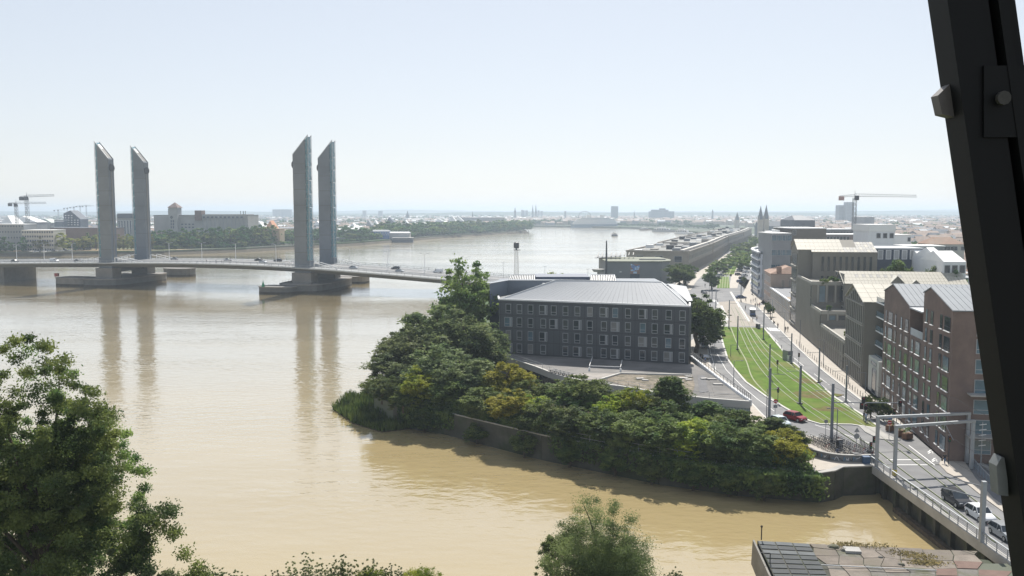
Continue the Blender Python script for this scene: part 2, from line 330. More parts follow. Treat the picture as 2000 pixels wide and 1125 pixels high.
# ---- lift towers
m_pyl = M('tower_concrete', (.18,.203,.23), .85, .12, .10, bump=.15, spec=.2, var2=(.15,.168,.19), scale2=.06); m_pyld = M('tower_groove', (.12,.12,.125), .8, 0)
m_tglass = M('tower_glass', (.09,.22,.28), .2, .15, .2, spec=.6)
def tower(tc_, o, sg, label):
    c = BC + BE*tc_ + BN*o
    th = thing('lift_tower', label, 'bridge tower', (c.x,c.y,3.4), 0, 'lift towers of the bridge')
    zi, zo, L, T = 67.6, 77.0, 4.3, 2.4
    def q(e, nn, z): v = c + BE*(e*sg) + BN*nn; return (v.x,v.y,z)
    def zt(e): return zi + (zo-zi)*(e+L)/(2*L)
    eg = L-1.7
    def seg(name, e0, e1, z0, z1a, z1b, mat, t=T, par=th):
        vs = [q(e0,-t,z0),q(e1,-t,z0),q(e1,t,z0),q(e0,t,z0),q(e0,-t,z1a),q(e1,-t,z1b),q(e1,t,z1b),q(e0,t,z1a)]
        fs = [(3,2,1,0),(4,5,6,7),(0,1,5,4),(1,2,6,5),(2,3,7,6),(3,0,4,7)]
        if sg < 0: fs = [f[::-1] for f in fs]
        mb = MB(); mb.add(vs, fs); return mb.build(name, mat, par)
    seg('core', -L+.12, eg-.05, 3.4, zi-1.2, zt(eg)-1.4, m_pyld, T-.12)
    edges = [3.4,11.8]+[11.8+7.8*k for k in range(1,7)]+[zi-4.2]
    for k in range(len(edges)-1): seg('concrete_segment', -L, eg, edges[k]+(.2 if k else 0), edges[k+1], edges[k+1], m_pyl)
    seg('concrete_segment', -L, eg, edges[-1]+.12, zi, zt(eg), m_pyl)
    # sloping head: flat black sheet painted as the trough's shade, light rims
    for s in (-1,1):
        mb = MB(); mb.add([q(-L-.05,s*T-.25*(s>0)*0-.3*(s>0),zi+.05),q(L,s*T-.3*(s>0),zo+.05),q(L,s*T+.3*(s<0),zo+.05),q(-L-.05,s*T+.3*(s<0),zi+.05),
                          q(-L-.05,s*T-.3*(s>0),zi+.55),q(L,s*T-.3*(s>0),zo+.55),q(L,s*T+.3*(s<0),zo+.55),q(-L-.05,s*T+.3*(s<0),zi+.55)],
                         [(3,2,1,0),(4,5,6,7),(0,1,5,4),(1,2,6,5),(2,3,7,6),(3,0,4,7)])
        mb.build('roof_rim', m_steel, th)
    mb = MB(); mb.add([q(-L+.6,-T+.5,zt(-L+.6)+.06),q(L-2.2,-T+.5,zt(L-2.2)+.06),q(L-2.2,T-.5,zt(L-2.2)+.06),q(-L+.6,T-.5,zt(-L+.6)+.06)], [(0,1,2,3)]); mb.build('trough_shade', m_black, th)
    mb = MB(); mb.add([q(.8,-.9,zt(.8)+.16),q(3,-.9,zt(3)+.16),q(3,.9,zt(3)+.16),q(.8,.9,zt(.8)+.16)], [(0,1,2,3)]); mb.build('roof_hatch', m_wtrim, th)
    # cable sheave on the inner face
    cc = Vector(q(-L-.35,0,zi-4.5)); mb = MB(); mb.bar(cc-BE*sg*.4, cc+BE*sg*.4, 1.9, n=14); mb.build('sheave', m_dkmet, th)
    seg('guide_rail', -L-.25, -L-.02, 12, zi-2, zi-2, m_fasc, .5)
    # glazed stair bay with steel lattice on the outer side
    nb = 9; z0 = 15.5; zs = [z0+(zt(eg)-z0)*k/nb for k in range(nb+1)]
    for k in range(nb):
        a, b_ = zs[k]+.12, zs[k+1]-.12
        zb = b_ + (0 if k < nb-1 else (zo-zt(eg))*.85)
        seg('glass_panel', eg+.05, L-.35, a, b_, zb, m_tglass, T-.35)
    mb = MB()
    for s in (-1,1):
        mb.bar(q(L-.1,s*(T-.1),3.6), q(L-.1,s*(T-.1),zo), .13)
        for k in range(nb*2):
            za = z0+(zo-z0)*k/(nb*2); zb = z0+(zo-z0)*(k+1)/(nb*2)
            mb.bar(q(eg,s*(T-.05),za), q(L-.1,s*(T-.05),za), .07)
            mb.bar(q(eg if k%2 else L-.1,s*(T-.05),za), q(L-.1 if k%2 else eg,s*(T-.05),min(zb,zt(eg))), .06)
    for k in range(nb*2):
        za = z0+(zo-z0)*k/(nb*2); zb = z0+(zo-z0)*(k+1)/(nb*2)
        mb.bar(q(L-.1,-T+.1,za), q(L-.1,T-.1,za), .07); mb.bar(q(L-.1,(-T+.1)*(1 if k%2 else -1),za), q(L-.1,(T-.1)*(1 if k%2 else -1),zb), .06)
    mb.build('steel_lattice', m_steel, th)
    seg('lattice_base', eg+.05, L, 3.4, 15.3, 15.3, m_pyl, T-.05)
tower(0,-16,1,'tall grey lift tower of the nearer pair, on the near footway side, blue glass edge')
tower(0,16,1,'grey tower standing just behind the tallest one, on the far side of the road deck')
tower(-BL,-16,-1,'grey lift tower of the far pair, on the near footway side of the deck')
tower(-BL,16,-1,'grey lift tower of the far pair, standing closest to the grain mill')
# ---- piers and fender islands in the river
m_pier = M('wet_concrete', (.11,.11,.105), .8, .2, .3); m_pier2 = M('weathered_concrete', (.20,.19,.175), .8, .15, .3)
def rounded(c, a, b_, ax, n=20, pw=.6):
    ax = ax.normalized(); bx = Vector((-ax.y,ax.x,0)); out = []
    for k in range(n):
        t = 2*math.pi*k/n; x = math.copysign(abs(math.cos(t))**pw, math.cos(t))*a; y = math.copysign(abs(math.sin(t))**pw, math.sin(t))*b_
        v = c + ax*x + bx*y; out.append((v.x,v.y))
    return out
def island(name, label, cat, c, a, b_, ax, z, extra=None, mat=None, pw=.6):
    th = thing(name, label, cat, (c.x,c.y,-1))
    mb = MB(); mb.prism(rounded(c,a,b_,ax,pw=pw), -1.2, z); mb.build('caisson', mat or m_pier, th)
    mb = MB(); mb.prism(rounded(c,a+.06,b_+.06,ax,pw=pw), -1.2, 1.1); mb.build('tide_band', M('tide_mud',(.06,.05,.035),.9,.3,.5), th)
    mb = MB(); mb.prism(rounded(c,a+.25,b_+.25,ax,pw=pw), z-.05, z+.45); mb.build('coping', m_pier2, th)
    return th
for tc_, lab in ((0,'dark concrete footing under the nearer pair of bridge towers'),(-BL,'dark concrete footing under the far pair of bridge towers')):
    c = BC + BE*tc_; f = island('bridge_footing', lab, 'bridge footing', c, 26.5, 12.5, BN, 4.0, pw=.5)
    for o in (-16,16):
        cc = c + BN*o; mb = MB(); mb.obox((cc.x,cc.y,7.0), BE*5.4, BN*4.0, (0,0,2.7)); mb.build('pedestal', m_pier2, f)
    mb = MB(); mb.obox((c.x,c.y,8.4), BE*3.2, BN*12, (0,0,1.1)); mb.build('cross_beam', m_pier, f)
    mb = MB()
    for k in range(-6,7): 
        p = c + BN*(k*3.5) - BE*11.8; mb.bar((p.x,p.y,4.3),(p.x,p.y,5.4),.06); 
        if k < 6: r_ = c + BN*((k+1)*3.5) - BE*11.8; mb.bar((p.x,p.y,5.4),(r_.x,r_.y,5.4),.05)
    mb.build('handrail', m_steel, f)
f1 = island('fender_island', 'long low fender island with a green marker beside the nearer tower footing', 'fender', Vector((-114.5,425,0)), 9.5, 6, BE, 3.2, pw=.7)
mb = MB(); p = P(514,560,3.6); mb.lathe([(.9,0),(.6,1.2),(.25,2.2),(.1,3.2)], (p.x,p.y,3.6), 8); mb.build('marker', M('green_paint',(.03,.22,.12),.5,.1,1), f1)
f2 = island('fender_island', 'rounded fender island behind the nearer towers, partly under the deck', 'fender', Vector((-89,488,0)), 8.5, 6, BE, 3.6, mat=m_pier2)
f3 = island('fender_island', 'weathered fender island with a red marker box before the far towers', 'fender', Vector((-237,472,0)), 10.5, 6.5, BE, 4.0, mat=m_pier2)
mb = MB(); p = P(111,540,4.4); mb.box(p.x-.9,p.x+.9,p.y-.9,p.y+.9,4.4,6.2); mb.build('marker', M('red_paint',(.35,.06,.04),.5,.1,1), f3)
f4 = island('fender_island', 'round flat-topped fender island standing clear of the bridge in pale water', 'fender', Vector((-207,541,0)), 10, 7.5, BE, 4.6, mat=m_pier, pw=.9)
c = BC + BE*(-197); mb = MB(); mb.obox((c.x,c.y,5), BE*3.2, BN*13, (0,0,6)); tag(mb.build('bridge_pier', m_pier2), 'plain concrete pier carrying the deck near the far shore', 'bridge pier')
# ---- double-armed lamps along the median
lamp0 = None
for t in (-196,-176,-156,-136,-90.5,-69.6,-48.5,-24,19,40,60,82):
    q = B(t,0,.2)
    if lamp0 is None:
        lamp0 = thing('street_lamp', 'slim double-armed lamp on the bridge median', 'street lamp', q, 0, 'double lamps along the bridge deck')
        mb = MB(); mb.bar((0,0,0),(0,0,9.4),.17,.1,6); mb.build('pole', m_wtrim, lamp0, local=True)
        for s in (-1,1):
            mb = MB(); mb.bar((0,0,9.3),tuple(BE*s*1.3+Vector((0,0,9.7))),.07); mb.obox(tuple(BE*s*1.9+Vector((0,0,9.75))), BE*.65, BN*.22, (0,0,.09)); mb.build('lamp_head', m_steel, lamp0, local=True)
    else: copy_tree(lamp0, loc=q)
# ------------------------------------------------------------------ trees
def leaves(name, centres, radii, per, size, seed, flat=.6, aspect=.65):
    g = np.random.default_rng(seed); n = len(centres)
    c = np.repeat(np.asarray(centres), per, 0); r = np.repeat(np.asarray(radii), per)
    d = g.normal(size=(n*per,3))*.44; d *= r[:,None]; d[:,2] *= .75
    p = c + d
    nn = g.normal(size=(n*per,3)); nn[:,2] += flat; nn /= np.linalg.norm(nn,axis=1)[:,None]
    a = np.cross(nn, g.normal(size=(n*per,3))); a /= np.linalg.norm(a,axis=1)[:,None]; b_ = np.cross(nn,a)
    s = size*(.6+.8*g.random(n*per)); a *= s[:,None]; b_ *= (s*aspect)[:,None]
    v = np.empty((n*per,4,3)); v[:,0] = p-a; v[:,1] = p-b_*.8+a*.1; v[:,2] = p+a; v[:,3] = p+b_*.8+a*.1
    return quadmesh(name, v.reshape(-1,3))
def quadmesh(name, v):
    nq = len(v)//4; me = bpy.data.meshes.new(name); me.vertices.add(nq*4); me.vertices.foreach_set('co', v.astype(np.float32).ravel())
    me.loops.add(nq*4); me.loops.foreach_set('vertex_index', np.arange(nq*4, dtype=np.int32)); me.polygons.add(nq)
    me.polygons.foreach_set('loop_start', np.arange(0,nq*4,4,dtype=np.int32)); me.update(calc_edges=True); return me
def clumps(n, H, R, z0, seed, shape='round', gap=.75):
    g = random.Random(seed); out = []; rad = []
    if shape == 'round':                      # several uneven boughs rather than one ball
        lobes = [(0,0,.72,.62)]+[(.55*math.cos(t_),.55*math.sin(t_),g.uniform(.22,.74),g.uniform(.34,.56)) for t_ in [g.random()*.7+k*6.283/8 for k in range(8)]]
        while len(out) < n:
            lx,ly,lz,lr = lobes[g.randrange(len(lobes))]; v = Vector((g.gauss(0,1),g.gauss(0,1),g.gauss(0,1))).normalized()*lr*g.random()**.3
            h = lz+v.z*.55; x, y = (lx+v.x)*R, (ly+v.y)*R
            if h < .02 or h > 1.02: continue
            out.append((x,y,z0+(H-z0)*h)); rad.append(R*(.09+.17*g.random()**2))
        return out, rad
    if shape == 'spray':                      # many upright twigs fanning from the base
        while len(out) < n:
            a = g.random()*6.283; rr = R*g.random()**.6; top_ = H*g.uniform(.55,1)*(1-.35*rr/R)
            for k in range(7): s = .2+.8*k/6; out.append((rr*math.cos(a)*(.35+.65*s),rr*math.sin(a)*(.35+.65*s),top_*s)); rad.append(.10+.16*(1-s))
        return out, rad
    while len(out) < n:
        h = g.random(); t = g.random()*2*math.pi
        if shape == 'round': w = math.sqrt(max(0,1-(2*h-1)**2))*(.78+.22*math.sin(3*t+seed))
        elif shape == 'poplar': w = (min(1,h*4)*(1-h)**.55)*1.25*(.8+.2*math.sin(2*t+seed+5*h))
        elif shape == 'broad': w = min(1,(1-h)**.45*1.05)*(.55+.45*min(1,h*3))*(.75+.25*math.sin(3*t+seed+4*h))
        else: w = (1-h)**.8+.12                   # cone
        rr = R*w*(g.random()**.35)
        if g.random() > gap + .25*(rr/R): continue
        out.append((rr*math.cos(t), rr*math.sin(t), z0+(H-z0)*h)); rad.append(R*(.10+.20*g.random()**2)*(1-.3*h))
    return out, rad
def trunk_mb(H, r, z0, tips, seed, nb=9):
    g = random.Random(seed); mb = MB(); p = Vector((0,0,-.3)); rr = r
    n = 6
    for k in range(n):
        q = Vector((g.uniform(-.03,.03)*H, g.uniform(-.03,.03)*H, H*.86*(k+1)/n)); r2 = r*(1-.83*(k+1)/n); mb.bar(p,q,rr,r2,6,False)
        if k == n-1: break
        p = q; rr = r2
    for k in range(min(nb,len(tips))):
        t = Vector(tips[int(k*len(tips)/nb)]); b0 = Vector((0,0,max(z0*.7,t.z*.62))); m_ = b0.lerp(t,.5)+Vector((0,0,.04*H))
        mb.bar(b0,m_,r*.34,r*.2,5,False); mb.bar(m_,t,r*.2,r*.05,4,False)
    return mb
lf_dark = leafmat('leaf_dark', (.029,.050,.016), (.078,.10,.027)); lf_mid = leafmat('leaf_mid', (.038,.062,.019), (.108,.132,.036))
lf_olive = leafmat('leaf_olive', (.055,.07,.022), (.10,.115,.035)); lf_yel = leafmat('leaf_yellowing', (.12,.125,.014), (.21,.20,.03), .45)
lf_lime = leafmat('leaf_lime', (.075,.10,.012), (.17,.175,.02), .45); lf_grey = leafmat('leaf_greygreen', (.050,.070,.029), (.108,.128,.052)); lf_wil = leafmat('leaf_willow', (.052,.066,.024), (.10,.116,.042)); lf_far = leafmat('leaf_far', (.026,.056,.017), (.05,.092,.026), .3); lf_gold = leafmat('leaf_gold', (.10,.10,.022), (.155,.145,.04), .35)
PROTO = {}
def proto(kind, k, n, per, shape, lsize, r=.30, z0=.2, mat=None):
    # a unit tree: 10 m tall, 3.4 m crown radius
    c, rd = clumps(n, 9.6, 3.3, 10*z0, 31*k+hash_(kind), shape); me = leaves('crown', c, rd, per, lsize, 7*k+3)
    tr = trunk_mb(10, r, 10*z0, c[::max(1,len(c)//9)], k).mesh('trunk'); tr.materials.append(m_bark); PROTO.setdefault(kind,[]).append((me,tr))
def hash_(s): return sum(ord(ch)*(i+1) for i,ch in enumerate(s)) % 97
for k in range(4): proto('fine', k, 250, 80, 'round', .16, z0=.12)
for k in range(3): proto('broad', k, 250, 80, 'broad', .16, z0=.12)
for k in range(2): proto('poplar', k, 190, 85, 'poplar', .16)
for k in range(4): proto('far', k, 46, 26, 'round', .48, z0=.12)
for k in range(3): proto('farp', k, 40, 26, 'poplar', .46, z0=.08)
_matmesh = {}
def tree(name, label, kind, x, y, h, rad, leaf, group=None, z=4.0, k=None, rz=None, cat='tree'):
    k = rnd.randrange(len(PROTO[kind])) if k is None else k % len(PROTO[kind]); me, tr = PROTO[kind][k]
    key = (kind,k,leaf.name)
    if key not in _matmesh: mm = me.copy(); mm.materials.append(leaf); mm.name = 'crown'; _matmesh[key] = mm
    t = thing(name, label, cat, (x,y,z), rnd.random()*6.28 if rz is None else rz, group); t.scale = (rad*(1.22 if kind == 'broad' or kind == 'fine' else 1.15)/3.4,)*2+(h/10,)
    link('crown', _matmesh[key], None, t); link('trunk', tr, None, t); return t
def trees_px(rows, kind, leaf, **kw):     # (label, u, v_top, y, radius): foot on the ground at distance y
    for lab, u, vt, y, r_ in rows:
        zt = D(u,vt,y).z; g = P(u,vt,0); x = (u-1000)/FPX*y*1.0
        tree(kw.get('name','tree'), lab, kind, x, y, max(2.5,zt-kw.get('z',4.0)), r_, leaf, kw.get('group'), kw.get('z',4.0))
# --- the wooded point between the river and the lock
trees_px([('tall dark poplar rising above the other trees beside the dark building', 907,501,213,7.6)], 'fine', lf_mid, name='poplar_tree')
trees_px([('broad green tree at the water side of the wooded point',800,640,176,6.2),('tall grey-green tree in the middle of the wooded point',850,594,187,7.0),
          ('rounded green tree touching the dark building corner',905,603,181,6.8),('green tree beside the curved terrace end',945,628,184,5.4),
          ('low leaning tree over the tip of the wooded point',768,690,170,5.0),('dark shrub-like tree above the reeds',744,742,167,4.0),('bushy tree in front of the wooded point, grey-green and low',850,668,165,6.4),('dark tree below the curved terrace',900,690,160,5.5),('small tree at the outer edge of the wooded point with pale leaves',785,638,190,4.2)], 'fine', lf_grey, group='trees on the wooded point')
trees_px([('golden yellow tree in front of the curved terrace',995,706,156,4.3)], 'fine', lf_yel, name='yellowing_tree')
trees_px([('yellow-green young tree left of the golden tree',952,735,156,3.2),('bright lime tree low on the quay edge below the golden tree',1030,768,146,3.7),('lime tree leaning over the quay between two darker ones',1196,772,140,2.8),('yellow and green tree in front of the gravel bed',1240,752,140,3.0)], 'fine', lf_lime, name='lime_green_tree', group='yellowing trees along the quay')
trees_px([('olive green tree just before the terrace benches',1088,746,153,4.0),('feathery olive tree under the terrace edge',1140,728,148,4.3),('thin olive tree near the white pergola frame',1185,752,146,3.6),('olive tree whose crown covers the gravel bed edge',1265,772,138,3.6),('sparse olive sapling leaning over the water',935,800,149,2.2)], 'fine', lf_olive, name='olive_green_tree', group='olive trees along the quay')
trees_px([('large leafy tree before the paved forecourt',1315,735,141,5.2),('dark green tree next to the ribbed end wall',1390,782,137,4.6),('dark green tree by the foot of the ribbed wall',1445,800,133,4.4),('green tree right under the red car',1520,815,129,4.2),('last green tree before the bicycle racks',1556,832,127,3.0),('dark tree on the quay below the lime tree',1060,800,143,3.8),('dark tree on the quay between terrace and water',1130,805,139,3.8),('dark shrub tree hanging over the old quay wall',1215,830,134,3.6),('dense dark tree hanging over the lock wall',1300,835,129,4.2),('low dark tree on the lock wall edge',1400,860,123.5,3.6),('dark tree leaning over the shaded lock wall',1480,858,122,3.6),('dark tree behind the low quay railing',985,790,148,3.8)], 'broad', lf_dark, name='dark_green_tree', group='dark trees on the old quay')
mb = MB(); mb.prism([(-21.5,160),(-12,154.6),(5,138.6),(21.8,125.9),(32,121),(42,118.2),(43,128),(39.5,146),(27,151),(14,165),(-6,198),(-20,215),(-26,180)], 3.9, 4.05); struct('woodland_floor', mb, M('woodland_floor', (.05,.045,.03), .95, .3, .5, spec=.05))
for i,(x,y,h,r_) in enumerate(((-22.5,160.5,6.5,3.6),(-25,165,6,3.4),(-20,157.5,5,2.6),(-17,158.6,8.5,4.4),(-11,156,7.5,4.2),(-5,150,6.5,4.0),(0,145,7,4.0),(5,140.6,6.5,3.8),(9.5,137,6.2,3.8),(14,133.5,6.5,3.9),(18,130.5,6.5,3.8),(22.5,127.8,7,4.0),(27,126,6.8,4.0),(31,123.6,7,3.9),(35,123,6.5,3.6),(39,121.6,6,3.2),(33,130,7,4),(24,135,7.5,4.2),(12,147,7.5,4.2),(3,152,7.5,4.2),(-8,165,9,4.6))):
    tree('quay_tree', ['dark leafy tree overhanging the old quay wall','olive green tree overhanging the old quay wall','mid green bushy tree overhanging the old quay wall','lime green tree overhanging the old quay wall','dark leafy tree overhanging the old quay wall','olive green tree overhanging the old quay wall','yellowing tree overhanging the old quay wall','mid green bushy tree overhanging the old quay wall','dark leafy tree overhanging the old quay wall'][i%9], 'fine', x, y, h*.98, r_*.95, (lf_dark,lf_olive,lf_mid,lf_lime,lf_dark,lf_olive,lf_yel,lf_mid,lf_dark)[i%9], 'overhanging trees along the quay wall', 3.2)
for i,(x,y,h,r_) in enumerate(((-16,155.6,6,3.0),(-6,147.5,5.4,3.0),(2,139.2,6.2,3.0),(9,133.6,5.6,2.9),(15.5,129,6.2,3.0),(20.5,125,5.4,2.6),(26,122,6.2,2.9),(30.5,119.6,5.6,2.7),(35,117.6,5.6,2.5))):
    tree('waterside_tree', ['dark leafy shrub tree at the waterline under the old quay wall','mid green shrub tree at the waterline under the old quay wall','olive shrub tree at the waterline under the old quay wall'][i%3], 'fine', x, y, h*.70, r_*.72, (lf_dark,lf_mid,lf_olive)[i%3], 'waterside trees below the quay wall', .1)
# reeds at the tip
g = np.random.default_rng(3); pts = []
tip = [P(u,v,0) for u,v in ((650,800),(690,775),(740,765),(800,778),(800,838),(745,845),(690,828))]
import mathutils
poly = [(q.x,q.y) for q in tip]
def inside(x, y, pl):
    c = False; j = len(pl)-1
    for i in range(len(pl)):
        if (pl[i][1] > y) != (pl[j][1] > y) and x < (pl[j][0]-pl[i][0])*(y-pl[i][1])/(pl[j][1]-pl[i][1])+pl[i][0]: c = not c
        j = i
    return c
xs = [q[0] for q in poly]; ys = [q[1] for q in poly]; vv = []
while len(vv) < 9000*4:
    x = g.uniform(min(xs),max(xs)); y = g.uniform(min(ys),max(ys))
    if not inside(x,y,poly): continue
    h = g.uniform(.8,2.6)*(.7+.5*math.sin(x*.7)*math.sin(y*.5)); a = g.uniform(0,6.28); lx, ly = g.normal(0,.35,2); w_ = .13; cx, cy = math.cos(a)*w_, math.sin(a)*w_
    vv += [(x-cx,y-cy,0),(x+cx,y+cy,0),(x+lx+cx*.3,y+ly+cy*.3,h),(x+lx-cx*.3,y+ly-cy*.3,h)]
me = quadmesh('reeds', np.array(vv)); me.materials.append(leafmat('reed_green', (.03,.055,.012), (.065,.09,.02), .35)); tag(link('reeds', me, None), kind='stuff')
mb = MB(); mb.prism(poly, -1, .15); struct('mud_bank', mb, m_bank)
# undergrowth under the trees on the old quay
vv = []
ul = [(-22,160.5),(-12,154.2),(5,138),(21.8,125.3),(32,120.3),(42,117.6)]
for i in range(44000):
    k = g.integers(0,5); s = g.random(); a = ul[k]; b_ = ul[k+1]; o = g.random()**1.3*14 - 1.6 if g.random() < .6 else -g.random()**1.5*3.4
    dx, dy = b_[0]-a[0], b_[1]-a[1]; L = math.hypot(dx,dy); x = a[0]+dx*s+dy/L*-o*(-1); y = a[1]+dy*s-dx/L*o*(-1)
    z = (4.1+g.random()**1.7*2.6) if o > 0 else 4.2-g.random()**2*3.0; c = np.array([x,y,z]); u1 = g.normal(size=3); u1 /= np.linalg.norm(u1); u2 = np.cross(u1,g.normal(size=3)); u2 /= np.linalg.norm(u2); s_ = g.uniform(.15,.4)
    vv += [c-u1*s_, c-u2*s_*.6, c+u1*s_, c+u2*s_*.6]
me = quadmesh('undergrowth', np.array(vv)); me.materials.append(lf_dark); tag(link('undergrowth', me, None), kind='stuff')
# --- near trees at the foot of the viewing tower
def big_tree(name, label, x, y, h, R, n, per, ls, leaf, seed, shape='broad', z0=2.5, r=.55, extra=None, group=None, cs=.66):
    c, rd = clumps(n, h, R, z0, seed, shape, .8); rd = rd if shape == 'spray' else [max(q*cs,.12*R*cs) for q in rd]
    t = thing(name, label, 'tree', (x,y,4.0), 0, group)
    tips = c[::max(1,len(c)//26)]
    mb = trunk_mb(h*.8, r, z0, tips, seed, 26)
    if extra:
        for (a, b_, rr) in extra:
            a = Vector(a); b_ = Vector(b_); mb.bar((0,0,a.z*.7), a, .22,.16,5,False); mb.bar(a,b_,.16,.04,5,False)
            for k in range(40):
                s = .2+.85*k/40; p = a.lerp(b_,s); o = Vector((rnd.gauss(0,rr*.5),rnd.gauss(0,rr*.5),rnd.gauss(0,rr*.45))); c.append(tuple(p+o)); rd.append(rr*.5)
    me = leaves('crown', c, rd, per, ls, seed); me.materials.append(leaf); link('crown', me, None, t); mb.build('trunk', m_bark, t, local=True); return t
y0 = 62; q = D(52,672,y0)
big_tree('ash_tree', 'huge leafy green tree at the near bank, its side bough reaching over the water', q.x, y0, q.z-4, 6.4, 640, 300, .10, lf_mid, 4, 'round', 3.0, extra=[((5.6,0,8.6),(9.3,0,14.0),1.5),((7.5,-1,6.0),(12.4,-1.5,9.8),1.5)])
q = D(10,690,58); big_tree('ash_tree', 'second leafy tree crowding the picture edge behind the huge one', q.x-2, 67, 25.0, 6.8, 330, 290, .10, lf_mid, 9, 'round')
q = D(215,1030,58); big_tree('elder_tree', 'low grey-green tree below the long side bough of the huge tree', q.x, 60, 12.0, 3.9, 180, 220, .09, lf_grey, 12, 'round')
q = D(1172,983,72); big_tree('willow_tree', 'bushy willow with fine grey-green leaves standing against the ochre water', q.x, 72, q.z-4, 5.0, 560, 300, .06, lf_wil, 23, 'round', .2, .3, cs=1.0)
q = D(1075,1050,73); big_tree('willow_tree', 'narrow willow stem beside the bushy one', q.x, 73, q.z-4, 2.2, 160, 220, .055, lf_wil, 22, 'broad', .3, .15)
for i,(u,v,r_,lab) in enumerate(((430,1103,1.8,'low shrub next to the huge tree on the near bank'),(600,1066,1.9,'twiggy upright shrub, tallest of the near bank row'),(665,1074,1.5,'twiggy shrub just beside the tallest one of the row'),(720,1084,1.4,'thin shrub with upright twigs between taller ones'),(765,1090,1.3,'thin twiggy shrub at the end of the near bank row'),(735,1108,1.3,'round leafy bush low between twiggy shrubs'),(835,1112,1.6,'low bright green bush alone on the near bank'),(545,1105,1.5,'sparse low shrub between the huge tree and the twiggy row'),(1320,1105,1.0,'single thin sapling between the willow and the steel platform'))):
    q = D(u,v,76); big_tree('shrub', lab, q.x, 76, q.z-4, r_*1.5, 700, 40, .05, (lf_wil if i not in (5,6) else lf_lime), 40+i, 'spray' if i not in (5,6) else 'round', .3, .08)
# ------------------------------------------------------------------ street surfaces
A_ = P(1542,632); B_ = P(1684,757)
TT = Vector((B_.x-A_.x,B_.y-A_.y,0)).normalized(); WW = Vector((-TT.y,TT.x,0))      # along the frontage (towards the viewer) and into the blocks
def S(s, d, z): q = A_ + TT*s + WW*d; return Vector((q.x,q.y,z))
def S2(s, d): q = S(s,d,0); return (q.x,q.y)
def Fs(u, v, d=0.0):
    r = ray(u,v); k = (A_ + WW*d - EYE).dot(WW)/r.dot(WW); q = EYE + r*k; return (q-A_).dot(TT), q.z
def FW(u, v, s):
    r = ray(u,v); k = (A_ + TT*s - EYE).dot(TT)/r.dot(TT); q = EYE + r*k; return (q-A_).dot(WW), q.z
def PP(l): return [P2(u,v) for u,v in l]
mb = MB(); mb.prism([(51.5,121.5),(46,126),(41.2,146),(38.5,184),(41,232),(50,320),(70,410),(98,480),(146,631),(200,805),(384,1390),(398,1390),(302,1073),(200,700),(133,482),S2(0,-.2),S2(104,-.2),S2(162,-.2),(84,122)], 3.9, 4.02)
struct('road', mb, m_asph)
lawn_px = [(1403,638),(1413,675),(1421,702),(1436,723),(1457,747),(1496,775),(1536,799),(1581,823),(1602,829),(1663,830),(1708,837),(1717,835),(1684,811),(1632,778),(1596,747),(1545,705),(1511,664),(1492,641)]
mb = MB(); mb.prism(PP(lawn_px), 4.0, 4.13); struct('tram_lawn', mb, m_grass)
mb = MB(); mb.ribbon(PP(lawn_px+lawn_px[:1]), .45, 4.0, 4.17); struct('lawn_kerb', mb, m_kerb)
for (u,v,w_,h_) in ((1595,772,5.0,4.0),(1575,745,3.2,3.4),(1625,800,4,2.6)):
    p = P(u,v,4); g5 = random.Random(u); mb = MB(); mb.prism([(p.x+w_*math.cos(6.283*k/14)*g5.uniform(.6,1.1),p.y+h_*math.sin(6.283*k/14)*g5.uniform(.6,1.1)) for k in range(14)], 4.05, 4.134+.002*(u%3)); struct('dry_grass_patch', mb, M('dry_grass',(.15,.125,.06),.95,.25,.8,var2=(.11,.14,.035),scale2=.5,spec=.05))
m_trampave = M('tram_paving', (.30,.265,.225), .85, .1, .5)
mb = MB(); mb.prism(PP([(1404,590),(1437,588),(1479,637),(1424,637)]), 4.0, 4.05); struct('tram_paving', mb, m_trampave)
mb = MB(); mb.prism(PP([(1404,637.5),(1492,637.5),(1456,612),(1437,588),(1404,590),(1391,612)]), 3.95, 4.035); struct('paving', mb, m_conc)
for q in ([(1407,597),(1411,597),(1424,626),(1418,626)],[(1425,570),(1429,570),(1466,628),(1459,628)]):
    mb = MB(); mb.prism(PP(q), 4.0, 4.06); struct('pale_band', mb, m_kerb)
# rails sunk in pale strips
trA = [(1432,600),(1441,620),(1447,640),(1465,680),(1487,715),(1513,745),(1550,777),(1597,810),(1650,845),(1700,878),(1760,925),(1840,985),(1930,1060)]
trB = [(1440,600),(1452,620),(1462,640),(1487,680),(1520,715),(1560,745),(1605,777),(1655,808),(1700,835),(1745,865),(1800,905),(1870,960),(1960,1030)]
def offs(pts, o):
    out = []
    for i, q in enumerate(pts):
        a = Vector(pts[max(i-1,0)]); b_ = Vector(pts[min(i+1,len(pts)-1)]); d = (b_-a).normalized(); out.append((q[0]-d.y*o,q[1]+d.x*o))
    return out
def smooth(pts, n=6):
    p = [np.array(q, float) for q in pts]; p = [2*p[0]-p[1]] + p + [2*p[-1]-p[-2]]; out = []
    for i in range(1,len(p)-2):
        for k in range(n):
            t = k/n; out.append(tuple(.5*((2*p[i])+(-p[i-1]+p[i+1])*t+(2*p[i-1]-5*p[i]+4*p[i+1]-p[i+2])*t*t+(-p[i-1]+3*p[i]-3*p[i+1]+p[i+2])*t**3)))
    out.append(tuple(p[-2])); return out
m_strip = M('pale_track_strip', (.17,.21,.075), .8, .12, .6)
for tr in (trA, trB):
    c = smooth(PP(tr))
    for o in (-.72,.72):
        mb = MB(); mb.ribbon(offs(c,o), .17, 4.0, 4.14); struct('track_strip', mb, m_strip)
        mb = MB(); mb.ribbon(offs(c,o), .09, 4.0, 4.17); struct('tram_rail', mb, m_rail)
